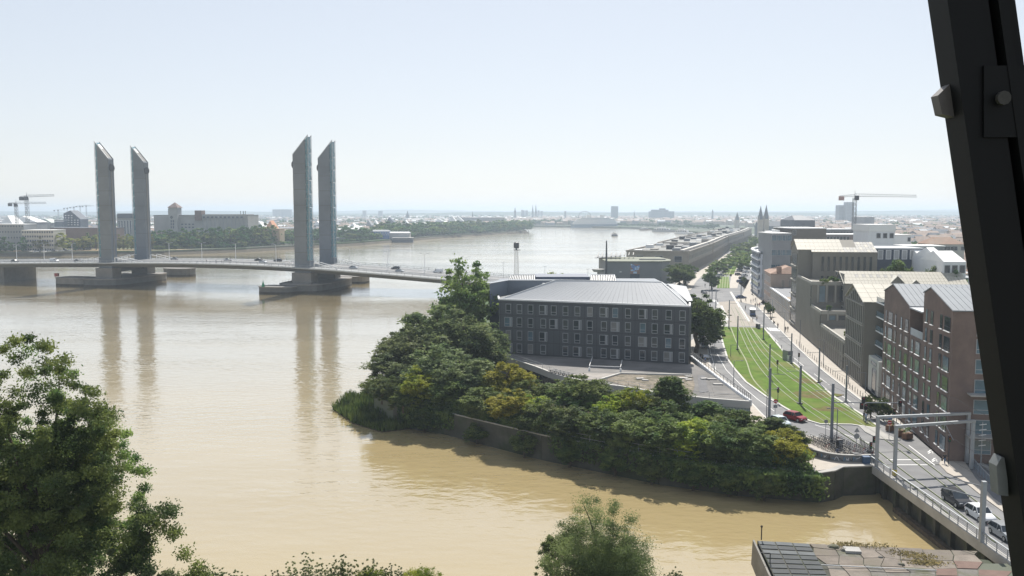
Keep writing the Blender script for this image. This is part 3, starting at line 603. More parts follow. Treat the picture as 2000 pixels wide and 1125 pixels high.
for ln in ([(1427,640),(1441,675),(1457,705),(1469,738),(1493,766),(1530,795),(1575,820)],[(1465,638),(1493,672),(1530,702),(1572,735),(1617,772),(1663,802),(1699,829)]):
    mb = MB(); mb.ribbon(smooth(PP(ln)), .26, 4.0, 4.15); struct('lawn_edging', mb, M('lawn_edge_concrete',(.28,.30,.19),.85,.1,.6))
# pavements
kl = [(1478,598),(1494,614),(1521,642),(1551,673),(1602,720),(1648,756),(1693,790),(1753,826),(1811,862),(1836,882)]
mb = MB(); kq = [S2(-60,-.2)]+[]; fa = [(-58),(-40),(-5),25,58,90,112,146,160,171]
for i in range(len(kl)-1):
    a, b_, c, d_ = P2(*kl[i]), P2(*kl[i+1]), S2(fa[i+1],-.02), S2(fa[i],-.02); mb.add([(*a,4.14),(*b_,4.14),(*c,4.14),(*d_,4.14)], [(0,1,2,3)])
struct('pavement', mb, m_pave)
mb = MB(); mb.ribbon(smooth(PP(kl)), .35, 3.95, 4.16); struct('kerb', mb, m_kerb)
ll = [(1382,640),(1381,665),(1385,700),(1391,720),(1433,757),(1469,790),(1496,817),(1540,845),(1610,858),(1672,888),(1709,908)]
mb = MB(); mb.prism(PP(ll)+[(51.6,121.2),(46.6,121),(44.6,119),(42,118.2),(41.2,146),(38.0,183.6),(42,220)], 3.95, 4.14); struct('pavement', mb, m_pave)
mb = MB(); mb.ribbon(smooth(PP(ll)), .3, 3.95, 4.165); struct('kerb', mb, m_kerb)
mb = MB(); mb.prism(PP([(1437,588),(1450,575),(1468,540),(1500,540),(1503,575),(1478,598)]), 3.95, 4.10); struct('forecourt', mb, m_pave)
mb = MB(); mb.prism(PP([(1405,541),(1424,541),(1425,563),(1400,563)]), 4.0, 4.12); struct('tram_lawn', mb, m_grass)
mb = MB(); mb.prism(PP([(1412,536),(1433,536),(1440,520),(1446,507),(1436,507),(1424,520)]), 4.0, 4.12); struct('tram_lawn', mb, m_grass)
for o in (1406,1411,1416,1421):
    mb = MB(); mb.ribbon(PP([(o-.5,563),(o+1.5,541),(o+9,522)]), .5, 4.0, 4.14); struct('track_strip', mb, m_strip)
mb = MB(); mb.prism(PP([(1424,563),(1440,563),(1452,520),(1462,495),(1450,495),(1428,541)]), 3.95, 4.06); struct('pavement', mb, m_pave)
mb = MB(); mb.prism(PP([(1401,560),(1390,560),(1402,535),(1425,512),(1440,498),(1446,500),(1425,520),(1406,540)]), 3.95, 4.06); struct('pavement', mb, m_pave)
mb = MB(); mb.ribbon(smooth(PP([(1330,566),(1344,548),(1362,535),(1393,516),(1423,496)])), 9, 3.95, 4.07); struct('quay_pavement', mb, m_pave)
# traffic island by the gantries and the rounded kerb where the man stands
isl = PP([(1675,831),(1712,838),(1745,856),(1760,860),(1742,861),(1715,858),(1690,845)]); mb = MB(); mb.prism(isl, 3.95, 4.15); struct('traffic_island', mb, m_conc)
isl = PP([(1834,908),(1838,900),(1850,896),(1868,897),(1885,905),(1905,935),(1940,975),(1990,1010),(1985,1020),(1930,980),(1880,940),(1850,925)]); mb = MB(); mb.prism(isl, 3.95, 4.15); struct('traffic_island', mb, m_pave)
# painted markings
def mark(pts, w=.15, name='road_marking', m=m_paint):
    mb = MB(); mb.ribbon(PP(pts), w, 4.0, 4.026); struct(name, mb, m)
mark([(1400,690),(1418,722),(1450,755),(1480,780),(1512,803)], .12); mark([(1592,830),(1640,845),(1700,866)], .12)
mark([(1380,640),(1388,690),(1398,722)], .12)
for (a, b_) in (((1500,648),(1520,668)),((1540,690),(1570,715)),((1590,730),(1620,752)),((1640,770),(1668,790)),((1700,810),(1735,828))): mark([a,b_], .12)
for k in range(6): mark([(1498+k*4.2,640+k*.2),(1506+k*4.2,646+k*.2)], .5)
for k in range(7): mark([(1401+k*5,590),(1402+k*5,594)], .5)
for k in range(6): mark([(1383+k*3,585+k*.2),(1384+k*3,589)], .5)
mark([(1733,898),(1797,898)], .25); mark([(1748,908),(1812,908)], .25); mark([(1640,866),(1712,886)], .12)
mark([(1790,918),(1850,950),(1905,985),(1960,1020)], .15); mark([(1775,870),(1830,912),(1900,965),(1965,1005)], .14)
for (u,v) in ((1817,882),(1825,898)):
    mark([(u-5,v+1.5),(u,v-2),(u+5,v+1)], .18); mark([(u-4,v+4),(u+1,v+1),(u+6,v+3.5)], .18); mark([(u-2,v-2.5),(u+3,v-3)], .18)
# ------------------------------------------------------------------ quay walls at the lock
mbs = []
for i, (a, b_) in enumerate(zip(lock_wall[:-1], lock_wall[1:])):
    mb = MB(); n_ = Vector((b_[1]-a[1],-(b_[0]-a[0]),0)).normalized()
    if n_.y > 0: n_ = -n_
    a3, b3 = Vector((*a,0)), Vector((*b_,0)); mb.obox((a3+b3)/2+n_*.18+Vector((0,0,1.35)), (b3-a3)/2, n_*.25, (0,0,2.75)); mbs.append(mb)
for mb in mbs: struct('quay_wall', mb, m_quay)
mb = MB(); mb.ribbon(lock_wall, .9, 4.05, 4.22); struct('quay_coping', mb, m_conc)
# low parapet with graffiti in front of the bicycle racks
pw = smooth([P2(1545,874),P2(1580,890),P2(1625,901),P2(1668,904),P2(1710,903)],4)
th = thing('graffiti_wall', 'low curved grey wall with scribbled graffiti below the bicycle racks', 'wall', (pw[8][0],pw[8][1],4))
mb = MB(); mb.ribbon(pw, .35, 3.6, 5.1); mb.build('wall', M('grey_parapet',(.17,.175,.18),.85,.2,.8), th)
mb = MB(); mb.ribbon(pw, .5, 5.1, 5.2); mb.build('coping', m_conc, th)
g2 = random.Random(8)
for k in range(16):
    i = 3+k*(len(pw)-7)/16; a = Vector((*pw[int(i)],0)).lerp(Vector((*pw[int(i)+1],0)), i-int(i)); d = (Vector(pw[int(i)+1])-Vector(pw[int(i)])).normalized(); n_ = Vector((d.y,-d.x)); n_ = n_ if n_.y < 0 else -n_
    mb = MB(); o = a + Vector((n_.x,n_.y,0))*.2
    pts = [o+Vector((d.x,d.y,0))*(.09*j+g2.uniform(-.15,.15))+Vector((0,0,4.25+g2.random()*.7)) for j in range(5)]
    for p, q in zip(pts[:-1],pts[1:]): mb.bar(p,q,.035)
    mb.build('graffiti', [m_white,m_black,M('graffiti_blue',(.1,.25,.4),.6,0)][k%3], th)
th = thing('blue_crate', 'small blue bin at the end of the graffiti wall', 'bin', (50.6,121.6,4.15)); mb = MB(); mb.box(-.5,.4,-.35,.35,0,.95); mb.build('body', M('bin_blue',(.05,.10,.19),.6,.2,1), th, local=True); mb = MB(); mb.box(-.55,.45,-.4,.4,.95,1.05); mb.build('lid', M('bin_blue',(.03,.12,.32)), th, local=True)
# old railing along the shaded quay
rl = smooth([(-20,159.6),(-12,154.6),(5,138.4),(21.8,125.8),(31,121)],5); th = thing('quay_railing', 'old thin railing along the shaded edge of the wooded quay', 'railing', (5,138,4.2))
mb = MB()
for a, b_ in zip(rl[:-1],rl[1:]):
    mb.bar((*a,4.2),(*a,5.3),.05)
    for h in (4.7,5.3): mb.bar((*a,h),(*b_,h),.035)
mb.build('rails', m_steel, th)
# ------------------------------------------------------------------ lock bridge with the tram line
th = thing('lock_bridge', 'road and tram bridge over the lock with a slatted side railing', 'bridge', (58,104,3.2))
mb = MB(); mb.box(51.3,66.8,84,121.2,3.25,4.03); mb.build('deck', m_asph, th)
mb = MB(); mb.box(50.9,51.7,84,121.6,3.1,4.24); mb.build('edge_beam', m_conc, th)
mb = MB(); mb.box(66.4,67.2,84,121.6,3.1,4.24); mb.build('edge_beam', m_conc, th)
mb = MB(); mb.box(52.3,66,86.4,121,-1.3,3.25); mb.build('abutment', m_quay, th)
for k in range(9):
    mb = MB(); y = 89+k*3.7; mb.box(51.75,52.35,y-.35,y+.35,-1.3,3.1); mb.build('buttress', m_quay, th)
mb = MB(); mb.box(50.95,51.75,96,113.5,-1.3,.55); mb.build('timber_fender', m_bark, th)
mb = MB()
for k in range(19):
    y = 85+k*2; mb.bar((51.1,y,4.2),(51.1,y,5.3),.06)
    if k < 18:
        for h in (4.45,4.65,4.85,5.05): mb.bar((51.1,y,h),(51.1,y+2,h),.025)
mb.build('railing_post', m_steel, th)
mb = MB(); mb.box(51.0,51.2,85,121.2,5.28,5.36); mb.build('handrail', m_steel, th)
# blue-grey curved guard rail on the far side of the deck
cr = smooth(PP([(1862,897),(1868,890),(1880,892),(1893,905),(1915,930),(1945,962),(1975,995)]),5); th = thing('guard_rail', 'curved blue-grey guard rail round the end of the lock bridge', 'railing', (*cr[8],4.1))
mb = MB()
for a, b_ in zip(cr[:-1],cr[1:]):
    mb.bar((*a,4.1),(*a,5.3),.05)
    for h in (4.45,4.65,4.85,5.05): mb.bar((*a,h),(*b_,h),.03)
mb.build('rails', M('rail_bluegrey',(.20,.24,.28),.5,.05,1), th)
mb = MB()
for a, b_ in zip(cr[:-1],cr[1:]): mb.bar((*a,5.3),(*b_,5.3),.07)
mb.build('handrail', m_steel, th)
# ------------------------------------------------------------------ ruined concrete quay and steel platform in the corner
m_slab = [M('quay_slab', (.185,.16,.135), .95, .25, .7, bump=.5, var2=(.16,.14,.11), scale2=.35), M('quay_slab_pale', (.215,.185,.155), .95, .2, .8, bump=.4), M('quay_slab_brick', (.17,.115,.095), .95, .15, .9, bump=.4), M('quay_slab_grey', (.155,.145,.13), .95, .25, .9, bump=.5, var2=(.11,.11,.07), scale2=.5)]
th = thing('old_quay', 'crumbling concrete quay of broken slabs next to the dark lock wall', 'quay', (40,90,2))
outl = PP([(1585,1062),(1660,1066),(1700,1066),(1749,1069),(1757,1075),(1768,1070),(1868,1077),(1876,1088),(1930,1093),(1968,1122)])
mb = MB(); mb.prism(outl+[(49.5,82),(30,82)], -1.5, 3.96); mb.build('quay_body', m_quay, th)
us = [1585,1622,1668,1712,1752,1806,1858,1905,1960,2010]; vs_ = [1063,1072,1086,1101,1113,1130,1160]
g3 = random.Random(4)
jit = {(i,j):(us[i]+g3.uniform(-9,9)+(vs_[j]-1063)*(.55-.04*i), vs_[j]+g3.uniform(-2,2)*(j>0)+i*1.9) for i in range(len(us)) for j in range(len(vs_))}
for i in range(len(us)-1):
    for j in range(len(vs_)-1):
        q = [P(*jit[k],4.0) for k in ((i,j),(i+1,j),(i+1,j+1),(i,j+1))]; c = sum(q,Vector())/4
        if c.x > 51-.1 or any(p.x > 50.7 for p in q) or c.y < 81: continue
        pl = [tuple((c+(p-c)*(1-.06/max(.4,(p-c).length)))[:2]) for p in q]; mb = MB(); mb.prism(pl, 3.7, 4.0+g3.uniform(.0,.10))
        mi = 2 if (i >= 5 and j in (2,3) and (i+j)%2 == 0) else g3.choice((0,0,1,3)); mb.build('slab', m_slab[mi], th)
for (u,v,w_,h_) in ((1650,1076,.5,.25),(1720,1090,.3,.15),(1760,1104,.4,.2),(1628,1070,.7,.3)):
    p = P(u,v,4); mb = MB(); mb.ball((p.x,p.y,4.08), w_, 7, 4, (1,.8,h_/w_)); mb.build('rubble', m_slab[3], th, smooth=False)
p = P(1664,1077); mb = MB(); mb.prism([(p.x-.9,p.y-.6),(p.x+.7,p.y-.8),(p.x+.9,p.y+.5),(p.x-.7,p.y+.7)], 4.0, 4.3); mb.build('hatch', m_conc, th)
mb = MB(); mb.bar(P(1500,1098,4.4),P(1700,1108,4.2),.05); mb.bar(P(1700,1108,4.2),P(1830,1114,4.2),.05); mb.build('pipe', m_steel, th)
vv = []; g = np.random.default_rng(8)
for (u,v,n_) in ((1660,1066,260),(1810,1100,420),(1795,1088,260),(1720,1068,90),(1765,1082,160)):
    c0 = P(u,v,4)
    for k in range(n_):
        x = c0.x+g.normal()*.9; y = c0.y+g.normal()*.4; h = g.uniform(.05,.22); a = g.uniform(0,6.28); vv += [(x-.05*math.cos(a),y-.05*math.sin(a),4.05),(x+.05*math.cos(a),y+.05*math.sin(a),4.05),(x+.1*g.normal(),y+.1*g.normal(),4.05+h),(x+.1*g.normal(),y+.1*g.normal(),4.05+h)]
me = quadmesh('weeds', np.array(vv)); me.materials.append(leafmat('dry_weed',(.12,.10,.05),(.17,.14,.07))); tag(link('weeds', me, None), kind='stuff')
th = thing('steel_platform', 'dark plated steel platform with a leaning side plate at the quay corner', 'platform', (29,90,2))
pa, pb, pc_, pd = P(1479,1056,4.6), P(1580,1062,4.4), P(1640,1165,4.4), P(1530,1165,4.6)
m_plate = [M('steel_plate',(.045,.052,.056),.7,.2,.8,spec=.25), M('steel_plate_pale',(.09,.10,.105),.7,.2,.8,spec=.25), M('steel_plate_dark',(.04,.045,.05),.7,.2,.8,spec=.25)]
NX, NY = 3, 11
for i in range(NX):
    for j in range(NY):
        def bl(a, b_): return (pa*(1-a)+pb*a)*(1-b_) + (pd*(1-a)+pc_*a)*b_
        e = .012; q = [bl(i/NX+e,j/NY+e),bl((i+1)/NX-e,j/NY+e),bl((i+1)/NX-e,(j+1)/NY-e),bl(i/NX+e,(j+1)/NY-e)]; up = Vector((0,0,.08 if (i+j)%2 else .06))
        mb = MB(); mb.add([*(p for p in q),*(p+up for p in q)], [(7,6,5,4),(1,0,4,5),(2,1,5,6),(3,2,6,7),(0,3,7,4)]); mb.f[:5] = [f[::-1] for f in mb.f[:5]]
        mb.build('plate', m_plate[1 if j in (0,2) else (0 if (i*3+j)%4 else 2)], th)
mb = MB(); mb.add([pa,pb,pc_,pd]+[p-Vector((0,0,5.5)) for p in (pa,pb,pc_,pd)], [(3,2,1,0),(0,1,5,4),(1,2,6,5),(2,3,7,6),(3,0,4,7)]); mb.build('support', m_quay, th)
mb = MB(); o = Vector((-.5,0,0)); mb.add([pa+o+Vector((0,0,.1)),pd+o+Vector((0,0,.1)),pd+o+Vector((-.3,0,-2.4)),pa+o+Vector((-.1,0,-2.6)),pa+Vector((-.3,0,.1)),pd+Vector((-.3,0,.1)),pd+Vector((-.3,0,-2.4)),pa+Vector((-.3,0,-2.6))], [(0,1,2,3),(7,6,5,4),(0,4,5,1),(3,2,6,7),(0,3,7,4)]); mb.build('side_plate', M('rusty_edge',(.16,.15,.13),.7,.2,.8), th)
mb = MB(); mb.bar(pa+Vector((.5,.2,0)),pa+Vector((.5,.2,1.45)),.07); mb.ball(tuple(pa+Vector((.5,.2,1.5))),.14); mb.build('post', m_bark, th)
mb = MB(); q = pa.lerp(pd,.45)+Vector((.2,0,0)); mb.bar(q,q+Vector((0,0,1.1)),.06); mb.bar(q+Vector((0,0,1.1)),q+Vector((-1.0,0,1.15)),.05); mb.build('hook_post', m_dkmet, th)
# ------------------------------------------------------------------ dark waterside office block
m_dk = M('dark_cladding', (.082,.09,.098), .65, .14, .12, var2=(.07,.077,.085), scale2=.06); m_dim = M('dim_pane', (.07,.08,.085), .12, .35, .5, spec=.7); m_blind = M('blind_pane', (.20,.20,.19), .3, .2, .5); m_roofg = M('pale_sheet_roof', (.46,.47,.48), .65, .04, .15, spec=.25); m_wfr = M('window_frame_grey', (.36,.37,.38), .5, .05, 1)
Fl = Vector((-2.9,198.1,7.5)); Fr = Vector((37.6,183.4,7.5)); fx = (Fr-Fl).normalized(); fb = Vector((-fx.y,fx.x,0)); FL_ = (Fr-Fl).length
def O(a, b_, z): q = Fl + fx*a + fb*b_; return Vector((q.x,q.y,z))
def O2(a,b_): q = O(a,b_,0); return (q.x,q.y)
ob = thing('office_building', 'dark grey four-storey office block with pale hipped metal roof and rows of white-framed windows', 'building', tuple(O(20,8,4)))
mb = MB(); mb.prism([O2(0,0),O2(FL_,0),O2(FL_-1.0,6.5),O2(FL_-4,19),O2(-1,19),O2(-2.4,6)], 4.0, 19.85); mb.build('wall', m_dk, ob)
def rw(pts, name, mat, th_=.12):
    n_ = (Vector(pts[1])-Vector(pts[0])).cross(Vector(pts[2])-Vector(pts[0])).normalized(); n_ = n_ if n_.z > 0 else -n_
    mb = MB(); k = len(pts); vs = [Vector(p) for p in pts]+[Vector(p)+n_*th_ for p in pts]
    mb.add(vs, [tuple(range(k,2*k)), tuple(range(k-1,-1,-1))]+[(i,(i+1)%k,k+(i+1)%k,k+i) for i in range(k)])
    return mb
RL, RR = P(1086.7,547.5,24.2), P(1291.5,552,24.2)
e = .55
fl, fr, br, bl_ = O(-.2+e,e,20.0), O(FL_-e,e,20.0), O(FL_-3.8,18,20.0), O(-.4,18,20.0)
# standing-seam panels on the big slope, hip ends and back slope
NP = 36
for k in range(NP):
    a, b_ = k/NP, (k+1)/NP; gp = .0004
    rw([fl.lerp(fr,a+gp),fl.lerp(fr,b_-gp),RL.lerp(RR,b_-gp),RL.lerp(RR,a+gp)],'',None).build('roof_panel', m_roofg, ob)
rw([fr,br,RR],'',None).build('roof_hip', m_roofg, ob); rw([bl_,fl,RL],'',None).build('roof_hip', m_roofg, ob); rw([br,bl_,RL,RR],'',None).build('roof_slope', m_roofg, ob)
mb = MB()
for a, b_ in ((O(-.1,-.05,20),O(FL_+.1,-.05,20)),(O(FL_+.1,-.05,20),O(FL_-.9,6.5,20)),(O(-.1,-.05,20),O(-2.5,6,20))): mb.bar(a,b_,.24)
mb.build('eave_trim', m_wtrim, ob)
mb = MB()
for a, b_ in ((fl,RL),(fr,RR),(RL,RR)): mb.bar(a+Vector((0,0,.15)),b_+Vector((0,0,.15)),.10)
mb.build('ridge_trim', m_wtrim, ob)
cols = [278,362,445,540,617,703,789,878,978,1057,1146,1248,1329,1422,1514]; wide = [{3,8,11},{0,4,6,9,13},{3,8,11},{0,6,9,13}]
zr = [17.95,14.9,11.9,8.95]
win_cache = {}
PANES = None
mb = MB()
for z in (7.75,10.45,13.45,16.45,19.3): mb.obox(O(FL_/2,-.012,z), fx*(FL_/2-.05), fb*.012, (0,0,.03))
for k in range(31): mb.obox(O(.3+k*(FL_-.6)/30,-.010,13.6), fx*.02, fb*.010, (0,0,6.0))
mb.build('cladding_joint', M('joint_dark',(.028,.03,.034),.8,0), ob)  # thin dark bars stand for the cladding joints
for (a, b_, w_) in ((18,7,1.0),(30,8,.7),(9,6.5,.7)):
    q = O(a,b_,22.9); mb = MB(); mb.obox(q, fx*w_, fb*.5, (0,0,.5)); mb.build('roof_vent', m_zinc, ob)
def window(parent, c, ax, n_, w, h, frame, pane, fw=.11, dep=.10, split=None, trans=True):
    # frame ring standing proud of the wall with its pane set back inside; meshes shared between equal windows
    key = (round(w,2),round(h,2),frame.name,pane.name,round(ax.x,3),round(n_.x,3),split,fw)
    if key not in win_cache:
        up = Vector((0,0,1)); mb = MB(); o = n_*(dep/2)
        for s in (-1,1):
            mb.obox(ax*s*(w/2-fw/2)+o, ax*fw/2, n_*dep/2, up*h/2); mb.obox(up*s*(h/2-fw/2)+o, ax*(w/2-fw), n_*dep/2*.98, up*fw/2)
        if split == 'wide':
            mb.obox(ax*(w*.17)+o, ax*fw/2, n_*dep/2*.96, up*(h/2-fw)); mb.obox(ax*(w*.30)+o, ax*fw*1.3, n_*dep/2*.9, up*(h/2-fw))
        if split: mb.obox(ax*(-w*.14 if split == 'wide' else 0)-up*h*.2+o, ax*(w*.33 if split == 'wide' else w/2-fw), n_*dep/2*.94, up*fw*.45)
        f = mb.mesh('window'); f.materials.append(frame)
        mb = MB(); mb.obox(n_*.02, ax*(w/2-fw*.9), n_*.02, up*(h/2-fw*.9)); p = mb.mesh('pane'); p.materials.append(pane); win_cache[key] = (f,p)
    f, p = win_cache[key]; o = link('window', f, None, parent, c-wloc(parent)); link('pane', p, None, o); return o
nf = -fb
for r_ in range(4):
    for ci, cx in enumerate(cols):
        if (r_,ci) in ((2,4),(3,4)): continue
        w_ = 1.95 if ci in wide[r_] else 1.28; a = (cx-208)/(1558-208)*FL_
        window(ob, O(a,-.02,zr[r_]), fx, nf, w_, 2.15, m_wfr, (m_glass,m_glass,m_dim,m_dim,m_glass,m_bglass,m_glass,m_dim,m_glass,m_dim,m_blind)[(r_*5+ci*3)%11], split='wide' if ci in wide[r_] else 'std')
# rear wings behind the hipped roof
m_blu = M('blue_grey_cladding', (.12,.145,.18), .6, .08, .1)
wg = thing('office_wing', 'blue-grey flat-topped wing behind the dark office block near the tall poplar', 'building', (4,222,4))
q1, q2 = P(958,640,4.0), None
mb = MB(); a = D(957,590,208); b_ = D(963,549,216); mb.prism([(a.x,206),(a.x-.1,212),(-2,220),(11,219),(11,215.5),(-1.0,215.5)], 4, 22.9); mb.build('wall', m_blu, wg)
mb = MB(); mb.ribbon([(a.x,206),(-1.0,215.5),(11,215.5)], .35, 22.9, 23.05); mb.build('parapet', m_zinc, wg)
wg2 = thing('office_wing', 'short pale-roofed wing on the street side of the dark office block', 'building', (43,205,4))
e1, e2 = D(1351,589,192), D(1340,569,206)
mb = MB(); mb.prism([O2(FL_-1.2,6.7),(e1.x,e1.y),(e2.x+1.0,e2.y+8),O2(FL_-7,26)], 4, 20.0); mb.build('wall', m_dk, wg2)
rw([O(FL_-1.4,6.4,20.3),Vector((e1.x+.2,e1.y,20.2)),Vector((e2.x+1.6,e2.y+8,21.5)),O(FL_-9,24,22.6)],'',None).build('roof', m_roofg, wg2)
# saw-tooth skylight hall behind the roof
hall = thing('skylight_hall', 'low hall with two slatted saw-tooth skylights and white discs peeking over the office roof', 'building', (25,248,4))
mb = MB(); q = D(1000,548,246); mb.box(-4,44,244,268,4,19.4); mb.build('wall', m_blu, hall)
for (ua, ub) in ((990,1046),(1151,1206)):
    a, b_ = D(ua,548.5,244), D(ub,548.5,244); zt = D(ua,537.5,250).z
    mb = MB(); mb.add([(a.x,244,19.4),(b_.x,244,19.4),(b_.x,250,zt),(a.x+1,250,zt)], [(0,1,2,3)]); mb.build('skylight_glass', M('skylight_dull',(.06,.065,.075),.7,.1,.3,spec=.2), hall)
    for k in range(15):
        s = (k+.5)/15; mb = MB(); x = a.x+(b_.x-a.x)*s; mb.bar((x,243.9,19.45),(x+(1-s),249.9,zt+.1),.10); mb.build('slat', m_wtrim, hall)
    mb = MB(); mb.bar((a.x+1,250,zt+.1),(b_.x,250,zt+.1),.22); mb.bar((a.x,243.9,19.5),(b_.x,243.9,19.5),.2); mb.build('skylight_frame', m_wtrim, hall)
a, b_ = D(1046,541,252), D(1151,541,252); mb = MB(); mb.box(a.x,b_.x,250,262,19.4,a.z+.2); mb.build('plant_screen', M('screen_blue',(.09,.11,.16),.6,.05,.2), hall)
for u in (1108,1117,1127,1137): p = D(u,547,246); mb = MB(); mb.lathe([(.75,0),(.7,.35),(.4,.55)],(p.x,p.y,19.4),10); mb.build('roof_dome', m_wtrim, hall)
# raised terrace in front, with gravel beds and its own facade below
tr_px = [(957,690),(985,697),(1001,702.6),(1045,717),(1086,732.5),(1111,739),(1165,750),(1228,758),(1291,770),(1385,780),(1466,786)]
tp = PP([]) ; tp = [P2(u,v,7.5) for u,v in tr_px]
m_terr = M('terrace_deck', (.20,.19,.18), .9, .2, .25, var2=(.13,.125,.12), scale2=.12)
tr = thing('terrace', 'raised roof terrace with a curved white edge in front of the dark office block', 'terrace', (15,175,4))
edge = smooth(tp[:9],3)[:-1]+tp[8:]
back = [(40.6,160),(39.0,183.5),(37.6,184.5),(-2.9,199),(-6.5,206)]
mb = MB(); mb.prism(edge+back, 4.0, 7.5); mb.build('platform', m_terr, tr)
mb = MB(); mb.ribbon(edge, .5, 6.5, 7.75); mb.build('edge_band', M('edge_band',(.50,.49,.46),.8,.06,.3), tr)
for i in range(0,len(edge)-1,1):
    a, b_ = Vector((*edge[i],0)), Vector((*edge[i+1],0)); d = (b_-a); L = d.length; d.normalize(); n_ = Vector((d.y,-d.x,0)); n_ = n_ if n_.y < 0 else -n_
    if L < .8: continue
    mb = MB(); mb.obox((a+b_)/2+n_*.05+Vector((0,0,5.3)), d*(L/2-.15), n_*.04, (0,0,1.15)); mb.build('glazing', m_glass if i < 14 else M('ribbed_panel',(.30,.35,.33),.6,.1,1), tr)
    if i >= 14:
        for k in range(int(L/.55)): 
            mb = MB(); c_ = a+d*(.3+k*.55)+n_*.12; mb.obox((c_.x,c_.y,5.3), d*.1, n_*.06, (0,0,1.2)); mb.build('rib', M('rib_panel',(.38,.44,.41),.6,.1,1), tr)
mb = MB(); ep = edge[:-1:2]
for p in edge: mb.bar((*p,7.75),(*p,8.7),.04)
for a, b_ in zip(edge[:-1],edge[1:]):
    for h in (8.2,8.7): mb.bar((*a,h),(*b_,h),.03)
mb.build('railing', m_steel, tr)
rr = [P2(1466,786,7.5),P2(1440,768,7.5),P2(1400,738,7.5),P2(1370,714,7.5),P2(1350,698,7.5)]
mb = MB(); mb.ribbon(rr, .45, 6.8, 7.9); mb.build('side_wall', m_white, tr)
mb = MB()
rs = smooth(rr,6)
for p in rs: mb.bar((*p,7.9),(*p,8.9),.04)
for a, b_ in zip(rs[:-1],rs[1:]): mb.bar((*a,8.9),(*b_,8.9),.05); mb.bar((*a,8.4),(*b_,8.4),.03)
mb.build('railing', m_dkmet, tr)
def tpoly(px, z0, z1, name, mat): mb = MB(); mb.prism([P2(u,v,7.5) for u,v in px], z0, z1); return mb.build(name, mat, tr)
m_grav = M('gravel_bed', (.20,.17,.13), .95, .4, 1.2, var2=(.10,.09,.06), scale2=.5, bump=.6)
tpoly([(1172,742),(1212,731),(1352,733),(1357,752),(1352,774),(1291,767),(1228,755)], 7.5, 7.56, 'gravel_bed', m_grav)
tpoly([(1100,733),(1150,729),(1205,730),(1165,743)], 7.5, 7.54, 'paved_patch', M('terrace_patch',(.30,.275,.25),.9,.15,.5))
tpoly([(1362,733),(1376,733),(1384,765),(1366,768)], 7.5, 7.55, 'dark_path', m_asphd); tpoly([(1384,735),(1402,745),(1425,770),(1395,772)], 7.5, 7.55, 'paved_patch', m_terr)
for l in ([(1212,731),(1350,734)],[(1212,731),(1172,743)]):
    mb = MB(); mb.ribbon([P2(u,v,7.5) for u,v in l], .35, 7.5, 7.85); mb.build('white_kerb', m_kerb, tr)
for (u,v) in ((1335,740),(1345,743),(1330,747),(1375,741),(1390,742),(1345,737),(1320,752),(1402,752),(1260,744),(1250,741)):
    p = P(u,v,7.5); mb = MB(); mb.obox((p.x,p.y,7.68), Vector((rnd.uniform(.4,.9),rnd.uniform(-.2,.2),0)), (-.1,.35,0), (0,0,.10)); mb.build('debris', M('pale_rubble',(.5,.48,.45),.9,.2,1), tr)
pg = thing('pergola', 'thin white steel frame standing on the dark terrace', 'pergola', tuple(P(1182,726,7.5)))
fA, fB, fC, fD = P(1151,724,7.5), P(1212,726,7.5), P(1215,712,7.5), P(1157,706,7.5)
mb = MB()
for a in (fA,fB): mb.bar(a,a+Vector((0,0,.6)),.25)
mb.build('foot', m_white, pg)
for a, b_ in ((fA,fB),(fB,fC),(fA,fD)): mb = MB(); mb.bar(a+Vector((0,0,1.0)),b_+Vector((0,0,1.0)),.07); mb.build('beam', m_wtrim, pg)
for a in (fA,fB): mb = MB(); mb.bar(a,a+Vector((0,0,1.0)),.07); mb.build('post', m_wtrim, pg)
pg0 = None
for k,(u,v) in enumerate(((1080,729),(1088,731),(1096,733),(1104,735),(1112,737))):
    p = P(u,v,7.5)
    if pg0 is None:
        pg0 = thing('picnic_table', 'dark picnic table with benches lined up behind the curved terrace edge', 'picnic table', p, .35, 'dark tables along the terrace edge')
        mb = MB(); mb.box(-.8,.8,-.35,.35,.7,.76); mb.build('tabletop', m_dkmet, pg0, local=True)
        for s in (-1,1):
            mb = MB(); mb.box(-.8,.8,s*.6-.13,s*.6+.13,.42,.47); mb.build('seat', m_dkmet, pg0, local=True)
            mb = MB(); mb.bar((s*.55,-.65,0),(s*.55,.25,.72),.05); mb.bar((s*.55,.65,0),(s*.55,-.25,.72),.05); mb.build('leg', m_dkmet, pg0, local=True)
    else: copy_tree(pg0, loc=p)
# ------------------------------------------------------------------ frontage on the street: tan stepped block with gables
m_tan = M('tan_cladding', (.215,.20,.17), .75, .10, .15); m_tanr = M('tan_roof_panel', (.40,.375,.31), .6, .06, .2); m_fin = M('tan_fin', (.36,.34,.30), .7, .06, .3)
m_seam = M('pale_seam', (.55,.53,.47), .6, .04, .5); m_solar = M('slatted_screen', (.16,.155,.15), .5, .1, .4)
def gable(th, s0, zs0, sp_, zp, s1, zs1, d0, d1, zb, wall, name='wall'):
    pr = [(s0,zb),(s1,zb),(s1,zs1),(sp_,zp),(s0,zs0)]; n_ = len(pr)
    vs = [S(s,d0,z) for s,z in pr]+[S(s,d1,z) for s,z in pr]
    fs = [tuple(range(n_-1,-1,-1)), tuple(range(n_,2*n_))]+[(i,(i+1)%n_,n_+(i+1)%n_,n_+i) for i in range(n_)]
    mb = MB(); mb.add(vs, fs); return mb.build(name, wall, th)
